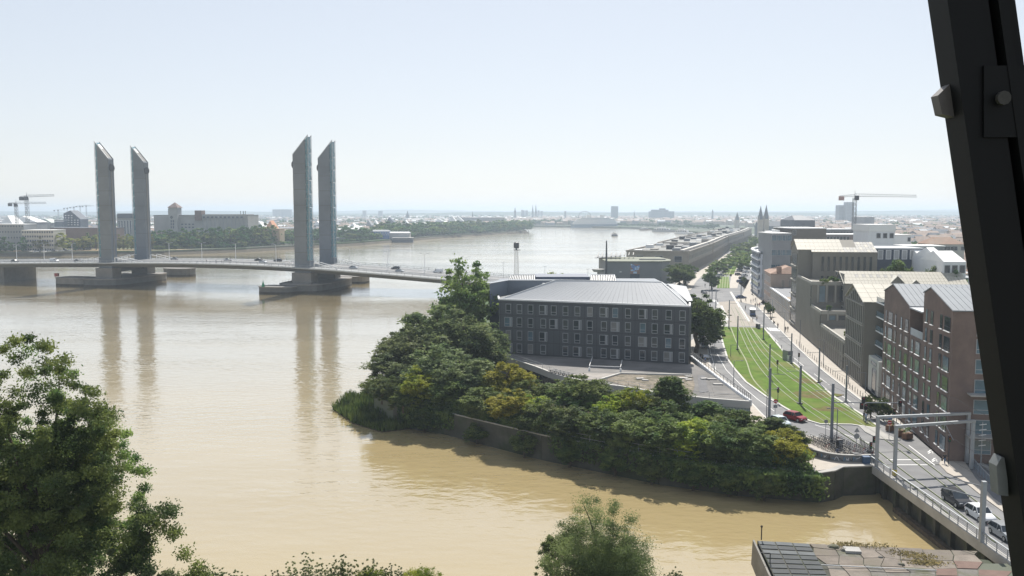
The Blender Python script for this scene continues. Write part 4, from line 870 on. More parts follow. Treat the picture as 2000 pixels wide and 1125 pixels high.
def slope(th, sa, za, sb, zb, d0, d1, ns, nd, mat, lift=.12, gap=.09, base=None, pick=None, name='roof_panel', ov=.4):
    # roof slope from ridge (sa,za) down to eave (sb,zb), split into panels
    r0, r1 = S(sa,d0-ov,za), S(sa,d1,za); e0, e1 = S(sb,d0-ov,zb), S(sb,d1,zb)
    n_ = (e0-r0).cross(r1-r0).normalized(); n_ = n_ if n_.z > 0 else -n_
    if base is not None:
        mb = MB(); q = [r0,e0,e1,r1]; mb.add([p+n_*.02 for p in q]+[p+n_*(.02+lift*.5) for p in q],[(4,5,6,7),(0,4,7,3),(1,5,4,0),(2,6,5,1),(3,7,6,2)]); mb.build('roof_deck', base, th)
    La = (r1-r0).length; Lb = (e0-r0).length; da = (r1-r0).normalized(); db = (e0-r0).normalized(); pw_, ph_ = La/nd, Lb/ns
    mb = MB(); mb.obox((0,0,0), da*(pw_/2-gap/2), db*(ph_/2-gap/2), n_*.05); me = {}
    for i in range(nd):
        for j in range(ns):
            m_ = pick(i,j) if pick else mat
            if m_.name not in me: q = mb.mesh('roof_panel'); q.materials.append(m_); me[m_.name] = q
            c = r0 + da*(pw_*(i+.5)) + db*(ph_*(j+.5)) + n_*(lift*.5+.06); link(name, me[m_.name], None, th, c-wloc(th))
tb = thing('tan_office_block', 'tall tan stepped block with two pointed gables and terraces descending along the pavement', 'building', tuple(S(25,8,4)))
gable(tb, .8,29.1, 7.3,31.3, 14.3,28.4, 0,17, 4, m_tan, 'gable_wall')
s_p, z_p = Fs(1580,473,4); s_r, z_r = Fs(1588,492,4); s_l = 2*s_p-s_r
dR = FW(1714,494,s_r)[0]
gable(tb, s_l,z_r, s_p,z_p, s_r,z_r, 4, dR, 4, m_tan, 'gable_wall')
slope(tb, 7.3,31.3, 14.5,28.35, 0,13, 3, 10, m_tanr, base=m_seam); slope(tb, 7.3,31.3, .5,29.0, 0,13, 3, 10, m_tanr, base=m_seam)
hatch = M('roof_screen',(.21,.205,.19),.5,.1,.4)
slope(tb, s_p,z_p, s_r+.3,z_r-.1, 4, dR, 4, 20, m_tanr, base=m_seam, pick=lambda i,j: hatch if i >= 8 and (i+2*j)%4 != 3 else m_tanr); slope(tb, s_p,z_p, s_l-.3,z_r-.1, 4, dR, 3, 12, m_tanr, base=m_seam)
nS = -TT*-1.0                                # direction facing the viewer along the frontage
NW = -WW                                     # facing the street
def slots(th, s, d0, d1, n_, z0, z1, w_, mat=m_glass, frame=m_tan, name=None):
    for k in range(n_): window(th, S(s+.03,d0+(d1-d0)*(k+.5)/n_,(z0+z1)/2), WW, TT, w_, z1-z0, frame, mat, fw=.12, dep=.12)
slots(tb, s_r, 6.0, dR-1, 9, 22.0, 26.6, .95, M('dusk_glass',(.05,.06,.065),.15,.2,.3)); slots(tb, s_r, 6.0, dR-1, 9, 15.5, 20.8, .95, M('dusk_glass',(.05,.06,.065)))
def swin(th, s, z, w_, h, d=0.0, frame=m_fin, pane=m_glass, **k): return window(th, S(s,d-.03,z), TT, NW, w_, h, frame, pane, **k)
for k in range(5):
    z = 7.0+k*4.5; swin(tb, 7.5, z+.4, 10.6, 3.6, 0, m_tan, M('recess_glass',(.07,.085,.10),.2,.2,.2), fw=.25)
    mb = MB(); q = S(7.5,-.25,z-1.7); mb.obox(q, TT*5.6, WW*.3, (0,0,.16)); mb.build('sill', m_fin, tb)
# stepped terraces
steps = [(14.4,40.1,20.8,17),(40.2,55.6,14.45,20),(55.7,85.8,11.2,20)]
for i,(s0,s1,zt,dd) in enumerate(steps):
    mb = MB(); mb.prism([S2(s0,.02),S2(s1,.02),S2(s1,dd),S2(s0,dd)], 4.0, zt-.9); mb.build('terrace_block', m_tan, tb)
    mb = MB()
    for (a, b_) in (((s0,.1),(s1-.1,.1)),((s1-.15,.1),(s1-.15,dd))): mb.ribbon([S2(*a),S2(*b_)], .5, zt-.9, zt)
    mb.build('parapet', m_fin, tb)
    n_ = int((s1-s0)/(1.9 if i < 2 else 2.4)); step = (s1-s0)/n_
    for k in range(n_):
        s = s0+step*(k+.5)
        mb = MB(); mb.obox(S(s-step*.38,-.12,(4+zt)/2), TT*.2, WW*.24, (0,0,(zt-4)/2-.5)); mb.build('fin', m_fin, tb)
        for z0, z1 in ([(4.5,8.4),(8.9,12.6),(13.1,16.0),(16.5,19.6)] if i == 0 else ([(4.5,8.4),(8.9,13.2)] if i == 1 else [(4.5,7.2),(7.7,10.0)])):
            swin(tb, s+.1, (z0+z1)/2, step-.75, z1-z0, .02, m_fin if i == 2 else m_tan, m_bglass if (k*7+i)%6 == 0 else m_glass, fw=.08, dep=.08)
    nn = 5; zlo = [15.0,11.9,4.5][i]; 
    for k in range(nn if i < 2 else 0):
        d_ = 1.6+k*2.3; mb = MB(); mb.obox(S(s1+.1,d_,(zlo+zt-.9)/2), WW*.18, TT*.12, (0,0,(zt-.9-zlo)/2)); mb.build('pillar', m_fin, tb)
        window(tb, S(s1+.02,d_+1.15,(zlo+zt-1)/2), WW, TT, 1.7, zt-1.2-zlo, m_tan, m_bglass if k == 0 else m_glass, fw=.1, dep=.06)
# planted pots on the terraces
bush_lab = ['clipped hedge along the upper terrace of the tan block','dark topiary shrub on the upper terrace','round shrub on the middle terrace of the tan block','large round shrub on the lowest terrace','low yellow-green shrub on the lowest terrace','small shrub at the terrace corner']
for lab,(u,v,s,w_,h,lf) in zip(bush_lab,((1610,538,39,3.8,1.4,lf_mid),(1625,531,38,2.6,2.2,lf_dark),(1619,592,55,1.7,2.4,lf_dark),(1629,628,80,2.0,2.3,lf_mid),(1641,638,84,2.2,1.5,lf_lime),(1634,535,37,1.8,1.5,lf_mid))):
    d_, z_ = FW(u,v,s); q = S(s,max(1.5,d_),0); zt = [20.0,13.6,10.4][0 if s < 41 else (1 if s < 56 else 2)]-.1
    c, rd = clumps(16, h, w_*.55, .3, 5, 'round'); me = leaves('shrub', c, [min(.6,r_*2.2) for r_ in rd], 70, .13, 9); me.materials.append(lf)
    t = thing('terrace_shrub', lab, 'shrub', (q.x,q.y,zt)); link('foliage', me, None, t); mb = MB(); mb.box(-w_*.4,w_*.4,-.5,.5,0,.5); mb.build('planter', m_dkmet, t, local=True)
# rear gabled block with long panelled roof
dg = 8.0
rg = thing('tan_gabled_block', 'long tan gabled block behind the terraces, panelled roof with a row of dark screens', 'building', tuple(S(80,20,4)))
(sl,zl),(sp1,zp1),(sr,zr1) = Fs(1631,550,dg),Fs(1641,530,dg),Fs(1650,554,dg)
dE = FW(1893,555,sr)[0]
gable(rg, sl,zl, sp1,zp1, sr,zr1, dg, dE, 4, m_tan, 'gable_wall')
slope(rg, sp1,zp1, sr+.2,zr1-.1, dg, dE, 4, 34, m_tanr, base=m_seam, pick=lambda i,j: hatch if j == 1 and 4 <= i <= 16 and i%2 == 0 else m_tanr); slope(rg, sp1,zp1, sl-.2,zl-.1, dg, dE, 3, 24, m_tanr, base=m_seam)
for k in range(3):
    swin(rg, (sl+sr)/2, 21.5-k*4.4, (sr-sl)-1.0, 3.4, dg, m_fin, M('recess_glass',(.07,.085,.10)), fw=.2, dep=.2)
for (ua,up_,ub,vb,vt) in ((1738,1753,1768,554,540),(1780,1789,1798,556,548)):    # small dormer gables
    s_ = sr-.5; d0_, d1_, dp_ = FW(ua,vb,s_)[0], FW(ub,vb,s_)[0], FW(up_,vt,s_)[0]; zt = FW(up_,vt,s_)[1]
    mb = MB(); mb.add([S(s_,d0_,zr1-.2),S(s_,d1_,zr1-.2),S(s_,dp_,zt),S(s_-6,d0_,zr1-.2),S(s_-6,d1_,zr1-.2),S(s_-6,dp_,zt)], [(0,1,2),(0,2,5,3),(1,4,5,2)]); mb.build('dormer', m_tan, rg)
    rw([S(s_+.2,dp_-.1,zt+.1),S(s_+.2,d1_+.2,zr1-.2),S(s_-6,d1_+.2,zr1-.2),S(s_-6,dp_,zt+.1)],'',None).build('dormer_roof', m_tanr, rg); rw([S(s_+.2,dp_+.1,zt+.1),S(s_+.2,d0_-.2,zr1-.2),S(s_-6,d0_-.2,zr1-.2),S(s_-6,dp_,zt+.1)],'',None).build('dormer_roof', m_seam, rg)
# glazed gable on the pavement
gg = thing('glazed_gable_block', 'tan block with a fully glazed gridded gable end on the pavement beside the brick houses', 'building', tuple(S(95,5,4)))
gable(gg, 86.1,21.3, 93.4,24.4, 103.4,21.6, 0, 17, 4, m_tan, 'gable_wall')
slope(gg, 93.4,24.4, 103.7,21.5, 0, 17, 4, 9, m_tanr, base=m_seam); slope(gg, 93.4,24.4, 85.8,21.2, 0, 17, 3, 9, m_tanr, base=m_seam)
bands = [(4.4,7.9),(8.3,12.3),(12.7,16.6),(17.0,20.8)]
for z0, z1 in bands:
    mb = MB(); mb.obox(S(94.75,-.02,(z0+z1)/2), TT*7.9, WW*.04, (0,0,(z1-z0)/2)); mb.build('glazing', m_glass, gg)
    for z_ in (z0,z1): mb = MB(); mb.obox(S(94.75,-.16,z_), TT*8.0, WW*.12, (0,0,.09)); mb.build('transom', m_fin, gg)
    for k in range(10): mb = MB(); mb.obox(S(86.95+k*1.73,-.14,(z0+z1)/2), TT*.09, WW*.12, (0,0,(z1-z0)/2)); mb.build('mullion', m_fin, gg)
mb = MB(); mb.add([S(87.5,-.05,21.1),S(102,-.05,21.1),S(93.5,-.05,23.6)], [(0,1,2)]); mb.build('gable_glazing', m_glass, gg)
for k in range(7): s = 88.5+k*1.9; zt = 21.1+2.4*(1-abs(s-93.5)/(6 if s < 93.5 else 8.6)); mb = MB(); mb.obox(S(s,-.14,(21.1+zt)/2), TT*.08, WW*.1, (0,0,(zt-21.1)/2)); mb.build('mullion', m_fin, gg)
# ------------------------------------------------------------------ brick houses
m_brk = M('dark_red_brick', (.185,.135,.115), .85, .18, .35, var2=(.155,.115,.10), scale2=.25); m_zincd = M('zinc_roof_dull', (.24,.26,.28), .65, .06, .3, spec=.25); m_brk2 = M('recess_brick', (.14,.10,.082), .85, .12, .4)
lk = thing('balcony_block', 'narrow recessed block of stacked balconies between the glazed gable and the brick houses', 'building', tuple(S(111,8,4)))
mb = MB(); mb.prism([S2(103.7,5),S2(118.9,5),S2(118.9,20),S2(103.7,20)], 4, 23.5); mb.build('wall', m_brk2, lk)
for k in range(6):
    z = 7.2+k*2.9; mb = MB(); mb.obox(S(111.3,3.6,z), TT*7.3, WW*1.5, (0,0,.12)); mb.build('balcony_slab', m_white, lk)
    for j in range(4): swin(lk, 105.5+j*3.8, z+1.45, 2.4, 2.2, 5, m_wfr, m_bglass, fw=.08)
    mb = MB(); mb.obox(S(111.3,2.15,z+.65), TT*7.2, WW*.03, (0,0,.5)); mb.build('balustrade_glass', m_bglass, lk)
pt_ = thing('entrance_portal', 'tall white box portal with a dark doorway at the foot of the balconies', 'portal', tuple(S(109,2,4)))
mb = MB(); mb.prism([S2(105,.8),S2(113.5,.8),S2(113.5,2.0),S2(105,2.0)], 4.1, 11.0); mb.build('surround', M('portal_cream',(.52,.52,.48),.8,.06,.3), pt_)
swin(pt_, 110.2, 6.6, 3.2, 5.0, .78, m_wfr, m_glass); swin(pt_, 109.5, 10.0, 4.2, .8, .78, m_wfr, m_glass)
def brick_house(label, s0,z0, sp_,zp, s1,z1, dd, ws, floors, znb):
    h = thing('brick_house', label, 'building', tuple(S((s0+s1)/2,6,4)))
    gable(h, s0,z0, sp_,zp, s1,z1, 0, dd, 4, m_brk)
    slope(h, sp_,zp, s1+.25,z1-.05, 0, dd, 1, int(dd/.85), m_zincd, base=m_zincd, gap=.05, ov=.15); slope(h, sp_,zp, s0-.15,z0-.03, 0, dd, 1, int(dd/1.7), m_zincd, base=m_zincd, gap=.05, ov=.15)
    for z in floors:
        for (s,w_) in ws:
            if z+1.1 > znb(s): continue
            swin(h, s, z, w_, 2.05, .0, m_dkmet, m_bglass if rnd.random() < .45 else m_glass, fw=.07, dep=.05, split='std')
            mb = MB(); mb.obox(S(s,-.10,z-1.12), TT*(w_/2+.1), WW*.14, (0,0,.05)); mb.build('sill', m_wtrim, h)
    return h
fl_ = [6.4,9.3,12.2,15.1,18.0,20.9]
b1 = brick_house('dark red brick house with a zinc roof next to the glazed gable', 119.1,25.3, 125.4,27.0, 136.3,24.2, 24, ((121.0,.9),(124.2,2.8),(127.6,1.0),(131.4,1.0),(134.7,1.9)), fl_+[23.6], lambda s: 24.4 if s < 131 else 23.5)
b2 = brick_house('brick house with steep ribbed zinc roof closest to the window mullion', 143.7,27.2, 147.4,28.3, 157.8,25.9, 26, ((145.6,.9),(148.3,1.2),(152.8,1.1),(155.6,2.6)), fl_+[23.8], lambda s: 25.6)
for k,z in enumerate(fl_+[23.4]):
    for d_ in (4.5,10.5,16.5): window(b2, S(157.85,d_,z), WW, TT, 2.6, 2.1, m_wfr, m_bglass, fw=.09, dep=.06, split='std')
for (dd_,hh) in ((4.5,9),(4.5,15),(10.5,12)):
    mb = MB(); mb.obox(S(158.7,dd_,hh-.9), WW*2.2, TT*.9, (0,0,.1)); mb.build('balcony_slab', m_conc, b2)
lk2 = thing('loggia_block', 'brick link with a white recessed loggia between the two zinc roofs', 'building', tuple(S(140,6,4)))
mb = MB(); mb.prism([S2(136.4,.04),S2(143.6,.04),S2(143.6,20),S2(136.4,20)], 4, 19.6); mb.build('wall', m_brk, lk2)
mb = MB(); mb.prism([S2(136.4,3.0),S2(143.6,3.0),S2(143.6,19),S2(136.4,19)], 19.6, 24.0); mb.build('loggia_wall', m_white, lk2)
mb = MB(); mb.obox(S(140,.15,20.2), TT*3.55, WW*.05, (0,0,.6)); mb.build('balustrade_glass', M('loggia_glass',(.33,.38,.42),.15,.05,.4), lk2)
mb = MB(); mb.obox(S(140,1.5,24.05), TT*3.6, WW*1.7, (0,0,.1)); mb.build('loggia_roof', m_zinc, lk2)
for z in fl_[:-1]:
    for (s,w_) in ((138.2,1.1),(141.3,2.4)):
        swin(lk2, s, z, w_, 2.05, .04, m_dkmet, m_bglass, fw=.07, dep=.05, split='std'); mb = MB(); mb.obox(S(s,-.08,z-1.12), TT*(w_/2+.1), WW*.14, (0,0,.05)); mb.build('sill', m_wtrim, lk2)
for bb,(s,d_) in ((b1,(133,6)),(b1,(134.5,7.5)),(b2,(150,13)),(b2,(155,7.5))):
    q = S(s,d_,0); z = 27.0-(s-125.4)*.257 if bb is b1 else 28.3-(s-147.4)*.23; mb = MB(); mb.box(q.x-.25,q.x+.25,q.y-.25,q.y+.25,z-.2,z+.8); mb.build('vent', m_dkmet if d_ in (6,13) else m_wtrim, bb)
# ------------------------------------------------------------------ older stone houses and the white block further up the street
st = thing('stone_warehouse', 'low pale stone building with tall arched openings and a tiled roof beside the tan block', 'building', tuple(S(-25,8,4)))
mb = MB(); mb.prism([S2(-51,0),S2(.5,0),S2(.5,18),S2(-51,18)], 4, 11.0); mb.build('wall', m_stone, st)
mb = MB(); mb.ribbon([S2(-51,-.1),S2(.5,-.1)], .6, 11.0, 11.5); mb.build('cornice', m_white, st)
mb = MB(); mb.prism([S2(-51,.3),S2(-12,.3),S2(-12,18),S2(-51,18)], 11.0, 11.4); mb.build('flat_roof', m_slate, st)
rw([S(-12,.2,11.2),S(.6,.2,11.2),S(.6,16,13.5),S(-12,16,13.5)],'',None).build('tile_roof', M('old_tile',(.30,.235,.17),.85,.2,.5), st)
mb = MB(); q = S(-12,9,11.9); mb.obox(q, TT*4, WW*4, (0,0,.5)); mb.build('rooflight', M('cream_membrane',(.72,.62,.40),.8,.05,.3), st)  # low box on the roof in one even cream colour
for k in range(15):
    s = -49+k*3.4; swin(st, s, 9.2, 1.2, 2.2, 0, m_white, m_glass, fw=.15); swin(st, s, 5.9, 1.7, 3.4, 0, m_white, m_glass, fw=.15)
th_ = thing('tan_town_house', 'tall narrow stone town house with tiled hips and chimneys behind the low warehouse', 'building', tuple(S(-60,8,4)))
mb = MB(); mb.prism([S2(-72,0),S2(-51.2,0),S2(-51.2,14),S2(-72,14)], 4, 16.4); mb.build('wall', M('rose_stone',(.40,.31,.25),.85,.12,.3), th_)
rw([S(-72.3,-.3,16.4),S(-50.9,-.3,16.4),S(-55,7,19),S(-68,7,19)],'',None).build('roof_slope', m_tile, th_); rw([S(-50.9,-.3,16.4),S(-50.9,14.3,16.4),S(-55,7,19)],'',None).build('roof_slope', m_tile, th_); rw([S(-72.3,14.3,16.4),S(-50.9,14.3,16.4),S(-55,7,19),S(-68,7,19)],'',None).build('roof_slope', m_tile, th_)
for d_ in (3,12): mb = MB(); q = S(-52,d_,17.6); mb.obox(q, TT*.5, WW*.9, (0,0,1.5)); mb.build('chimney', m_tile, th_)
for d_ in (4.5,7,11): window(th_, S(-51.15,d_,12.5), WW, TT, 1.1, 3.4, m_stone, M('blind_window',(.30,.25,.21),.8,.05,1), fw=.1)
for k in range(6):
    for z in (6.2,10.2,14): swin(th_, -70+k*3.4, z, 1.2, 2.4, 0, m_white, m_glass, fw=.12)
wb = thing('white_corner_block', 'white rounded corner block with five ribbon balconies and stepped roof terraces', 'building', tuple(S(-100,10,4)))
s_w = -88.0; dW = FW(1517,505,s_w)[0]; zw = Fs(1486,497,0)[1]
crv = [(-150,9),(-140,4),(-128,1.2),(-115,0),(s_w,0)]
mb = MB(); mb.prism([S2(*q) for q in crv]+[S2(s_w,dW),S2(-150,dW)], 4, zw); mb.build('wall', M('blue_white_render',(.62,.66,.72),.7,.04,.2), wb)
for k in range(6):
    z = 5.2+k*(zw-6)/5.2; q = smooth([S2(a,b_-.5) for a,b_ in crv],4)
    mb = MB(); mb.ribbon(q, 1.2, z+1.9, z+2.5); mb.build('balcony_band', m_white, wb)
    mb = MB(); mb.ribbon([ (x,y) for x,y in q], .35, z+.1, z+1.85); mb.build('ribbon_window', M('ribbon_glass',(.16,.19,.24),.2,.1,.2), wb)
    for d_ in (dW*.25,dW*.7):
        if k < 5: window(wb, S(s_w+.03,d_+(k%2)*1.6,z+1.2), WW, TT, 1.8, 2.3, m_wfr, m_glass, fw=.1)
for (a0,a1,b0,b1_,h) in ((-140,-92,5,dW,3.2),(-138,-100,8,dW,6.2),(-135,-108,10,dW,9.0)):
    mb = MB(); mb.prism([S2(a0,b0),S2(a1,b0),S2(a1,b1_),S2(a0,b1_)], zw, zw+h-.15); mb.build('roof_storey', m_white, wb)
    for k in range(4): swin(wb, a0+(a1-a0)*(k+.5)/4, zw+h-1.7, 3.2, 2.0, b0, m_white, m_glass, fw=.15)
    window(wb, S(a1+.03,(b0+b1_)/2,zw+h-1.6), WW, TT, (b1_-b0)*.6, 1.8, m_white, m_glass, fw=.15)
    mb = MB(); mb.ribbon([S2(a0,b0),S2(a1,b0),S2(a1,b1_)], .3, zw+h-.2, zw+h+.7); mb.build('roof_rail', m_wtrim, wb)
# ------------------------------------------------------------------ blocks behind the frontage and across the river
m_wall2 = M('pale_stucco', (.50,.48,.44), .8, .1, .2); m_wht = M('white_membrane', (.78,.78,.76), .7, .05, .2); m_brown = M('brown_cladding', (.20,.175,.15), .8, .1, .2); m_navy = M('navy_cladding', (.07,.085,.115), .7, .1, .2)
m_mill = M('mill_concrete', (.33,.33,.32), .85, .1, .1); m_greyb = M('grey_block', (.28,.29,.30), .8, .1, .15)
Xn, Yn, Zn = Vector((1,0,0)), Vector((0,-1,0)), Vector((0,0,1))
def block(name, label, u0, u1, vtop, y, dep, wall, roof=None, rows=0, ncol=0, ww=1.4, wh=1.6, wfr=None, cat='building', z0=4.0, rise=0.0, group=None, skip=0.0, top=.4, zlast=None, pane=None, ov=.3):
    a, b_ = D(u0,vtop,y), D(u1,vtop,y); x0, x1, zt = a.x, b_.x, a.z
    t = thing(name, label, cat, ((x0+x1)/2, y+dep/2, z0), 0, group)
    mb = MB(); mb.box(x0,x1,y,y+dep,z0,zt); mb.build('wall', wall, t)
    if rise > 0:       # low pitched roof
        mb = MB(); ym = y+dep/2; mb.add([(x0-ov,y-ov,zt),(x1+ov,y-ov,zt),(x1+ov,y+dep+ov,zt),(x0-ov,y+dep+ov,zt),(x0+rise,ym,zt+rise),(x1-rise,ym,zt+rise)], [(0,1,5,4),(1,2,5),(2,3,4,5),(3,0,4),(3,2,1,0)]); mb.build('roof', roof, t)
    elif roof is not None:
        mb = MB(); mb.box(x0-.2,x1+.2,y-.2,y+dep+.2,zt,zt+top); mb.build('roof', roof, t)
    if rows:
        zb = zlast if zlast is not None else z0+1.6
        for r_ in range(rows):
            z = zt-1.6-(zt-1.6-zb)*(r_/max(1,rows-1))
            for c in range(ncol):
                if skip and rnd.random() < skip: continue
                window(t, Vector((x0+(x1-x0)*(c+.5)/ncol, y-.01, z)), Xn, Yn, ww, wh, wfr or m_wfr, pane or m_glass, fw=.14, dep=.12)
    return t
t = block('apartment_block', 'brown slab block with a bright white flat roof rising behind the white corner block',1546,1614,447,385,26,m_brown,m_wht,4,6,1.6,2.2,skip=.6)
t = block('apartment_block', 'glazed pale block with scribbled patterned balconies beside the brown slab',1509,1545,457,352,20,m_greyb,m_wht,5,4,2.6,2.4,pane=m_bglass)
block('apartment_block', 'grey flat block with long window bands between the brown slab and the crane',1612,1668,449,470,20,m_greyb,m_zinc,3,9,3,1.6,skip=.1)
block('apartment_block', 'reddish long block under the crane with a white roof line',1614,1692,459,420,16,M('rose_block',(.30,.24,.23),.8,.1,.2),m_wht,3,12,1.4,1.8,skip=.3)
block('white_apartment_house', 'white apartment house with a white pitched top behind the tan roofs, dark windows',1697,1748,452,330,15,m_white,m_wht,5,4,1.6,2.0,skip=.35,rise=0,top=2.6)
t = block('dark_apartment_block', 'long dark navy upper block over a white base behind the pine trees',1712,1806,487,262,16,m_navy,m_zinc,2,6,1.6,2.8,m_white,skip=.15,z0=10.5,zlast=15,pane=m_wfr)
a, b_ = D(1714,510,260), D(1813,510,260); mb = MB(); mb.box(a.x,b_.x,260,279,4,14.5); mb.build('white_base', m_white, t)
for k in range(4): window(t, Vector((a.x+8+k*4.2,259.98,8.5)), Xn, Yn, 3.0, 4.0, m_wfr, m_glass)
for i,(u0,u1,v,y,lab) in enumerate(((1803,1832,492,255,'white house with a bright flat roof at the end of the navy block'),(1829,1850,487,246,'narrow white house with a sharp sloped roof between two others'),(1844,1888,494,236,'white terraced house nearest the window mullion with shaded balcony'))):
    a, b_ = D(u0,v,y), D(u1,v,y); t = thing('white_house', lab, 'house', ((a.x+b_.x)/2,y+7,4)); mb = MB(); mb.box(a.x,b_.x,y,y+14,4,a.z-2.4); mb.build('wall', m_white, t)
    mb = MB(); w_ = b_.x-a.x; mb.add([(a.x,y,a.z-2.4),(b_.x,y,a.z-2.4),(b_.x,y+14,a.z-2.4),(a.x,y+14,a.z-2.4),(a.x+.4,y+7,a.z+.3),(b_.x-.4,y+7,a.z+.3)],[(0,1,5,4),(1,2,5),(2,3,4,5),(3,0,4)]); mb.build('roof', m_wht, t)
    for k in range(3): window(t, Vector((a.x+w_*(k+.5)/3,y-.01,a.z-4.4)), Xn, Yn, w_*.26, 2.2, m_wfr, m_glass); window(t, Vector((a.x+w_*(k+.5)/3,y-.01,a.z-8.2)), Xn, Yn, w_*.26, 2.2, m_wfr, m_glass)
block('apartment_block', 'very pale block with white flat roofs behind the white apartment house',1746,1780,460,360,14,m_white,m_wht,4,4,1.3,1.8,skip=.4)
block('town_block', 'cream two-storey row with a terracotta roof near the mullion, far behind the white houses',1822,1884,477,330,12,m_wall2,m_tile,2,9,1.4,1.6,rise=2.5,skip=.2)
block('town_block', 'long pale wall building with a flat roof in front of the terracotta rows',1770,1845,482,300,10,m_greyb,m_wht,1,6,2.2,1.2)
block('far_tower_block', 'shorter of two bluish tower blocks beside the crane mast',1639,1655,401,2300,25,m_greyb,m_zinc,14,6,2.0,2.0,cat='tower block'); block('far_tower_block', 'taller of two bluish tower blocks beside the crane mast',1655,1669,395,2280,25,m_greyb,m_zinc,15,5,2.0,2.0,cat='tower block')
block('warehouse', 'long shed with a sunlit white roof alone among the distant roofs',1689,1708,424,1300,50,m_greyb,m_wht)
block('dark_hall', 'dark humped hall roof beside the twin-spired church',1552,1592,430,760,40,m_slate,m_slate,rise=4,ov=0)
block('cube_tower', 'single square office tower on the skyline above the moored liner',1194.5,1207.5,403,3300,22,M('bluegrey_tower',(.20,.24,.27),.7,.06,.1),m_slate,16,7,1.6,2.2,cat='tower block')
t = block('hospital_block', 'wide stepped grey block crowning the skyline right of the square tower',1270,1317,413,3300,40,M('bluegrey_tower',(.20,.24,.27)),m_slate,7,18,2,2.0)
a, b_ = D(1274,409.5,3300), D(1306,409.5,3300); mb = MB(); mb.box(a.x,b_.x,3302,3335,20,a.z); mb.build('upper_storey', M('bluegrey_tower',(.20,.24,.27)), t); a, b_ = D(1289,407,3305), D(1300,407,3305); mb = MB(); mb.box(a.x,b_.x,3306,3325,20,a.z); mb.build('roof_plant', m_slate, t)
for (u0,u1,v,lab) in ((1018,1022,410,'slim tower block on the skyline left of the twin spires'),(1021,1025,411,'second pale tower block beside the slim one'),(1026,1031,411,'tower block between the two spire groups'),(1050,1054,411,'tower block just right of the twin spires'),(1056,1060,412,'last small tower block right of the spires'),(532,548,409,'row of tower blocks on the skyline left of the nearer bridge towers'),(549,568,409,'second slab in the skyline row left of the nearer towers'),(1908,1920,409,'faint slab block on the skyline beside the mullion'),(739,746,412,'small pale tower block right of the nearer bridge towers'),(708,714,411.5,'small domed water tower block on the far skyline')):
    block('far_tower_block', lab, u0, u1, v, 4300, 30, m_greyb, m_zinc, cat='tower block')
# churches
def church(label, u, vt, y, w_, twin, base_v, sep=0, h_t=.45):
    p = D(u,vt,y); t = thing('church', label, 'church', (p.x,y,4))
    px = FPX/y
    for i in (range(2) if twin else (0,)):
        x = p.x+(i-.5)*sep if twin else p.x; zt = p.z-(1.5 if i == 0 and twin else 0); zm = 4+(zt-4)*(1-h_t)
        mb = MB(); mb.box(x-w_/2,x+w_/2,y-w_/2,y+w_/2,4,zm); mb.build('tower', m_stone if y < 2500 else m_greyb, t)
        mb = MB(); mb.add([(x-w_*.5,y-w_*.5,zm),(x+w_*.5,y-w_*.5,zm),(x+w_*.5,y+w_*.5,zm),(x-w_*.5,y+w_*.5,zm),(x,y,zt)],[(0,1,4),(1,2,4),(2,3,4),(3,0,4)]); mb.build('spire', m_slate, t)
        for sx in (-1,1):
            for sy in (-1,1): mb = MB(); mb.bar((x+sx*w_*.42,y+sy*w_*.42,zm-.5),(x+sx*w_*.42,y+sy*w_*.42,zm+w_*.9),w_*.12,.02); mb.build('pinnacle', m_stone, t)
    return t, p
t, p = church('stone church with two slender spires beside the avenue, dark nave roof', 1491.5,399,1250,6.5,True,440,8.0)
mb = MB(); mb.add([(p.x-6,1252,4),(p.x+60,1252,4),(p.x+60,1272,4),(p.x-6,1272,4),(p.x-6,1252,19),(p.x+60,1252,19),(p.x+60,1272,19),(p.x-6,1272,19),(p.x-6,1262,26),(p.x+60,1262,26)],[(0,1,5,4),(1,2,6,9,5),(2,3,7,6),(4,5,9,8),(6,7,8,9),(3,0,4,8,7)]); mb.build('nave', m_slate, t)
church('pair of thin needle spires on the skyline above the river bend', 1043.5,398,3600,9,True,430,13,.6)
church('single church tower with a pointed top left of the needle spires', 1006,404,3300,8,False,430,0,.4)
church('small church spire on the skyline left of the wooded bank', 923,412,2600,6,False,430,0,.6); church('squat church with a small spire far behind the nearer towers', 796,411,3000,13,False,430,0,.6); church('thin bell tower on the skyline above the terrace trees',1392,408,2900,5,False,430,0,.25); church('slim chimney-like tower left of the square office tower',1104,412,3300,6,False,430,0,.1)
church('small domed church between avenue and twin spires', 1440,414,1900,9,False,430,0,.5); church('thin spire rising left of the stepped hospital block',1239,410,3300,4,False,430,0,.5)
# wheel on the far quay
p = D(1142,421,2600); wh = thing('big_wheel', 'thin arc of a big wheel showing above the moored liner', 'ferris wheel', (p.x,2600,4)); mb = MB(); R_ = 19; zc = D(1142,412.5,2600).z-R_
for k in range(28): a0, a1 = 6.283*k/28, 6.283*(k+1)/28; mb.bar((p.x+R_*math.cos(a0),2600,zc+R_*math.sin(a0)),(p.x+R_*math.cos(a1),2600,zc+R_*math.sin(a1)),.9)
mb.build('rim', m_greyb, wh); mb = MB()
for k in range(14): a0 = 6.283*k/14; mb.bar((p.x,2600,zc),(p.x+R_*math.cos(a0),2600,zc+R_*math.sin(a0)),.25)
mb.build('spoke', m_greyb, wh); mb = MB(); mb.bar((p.x-9,2600,4),(p.x,2600,zc),.8); mb.bar((p.x+9,2600,4),(p.x,2600,zc),.8); mb.build('stand', m_greyb, wh)
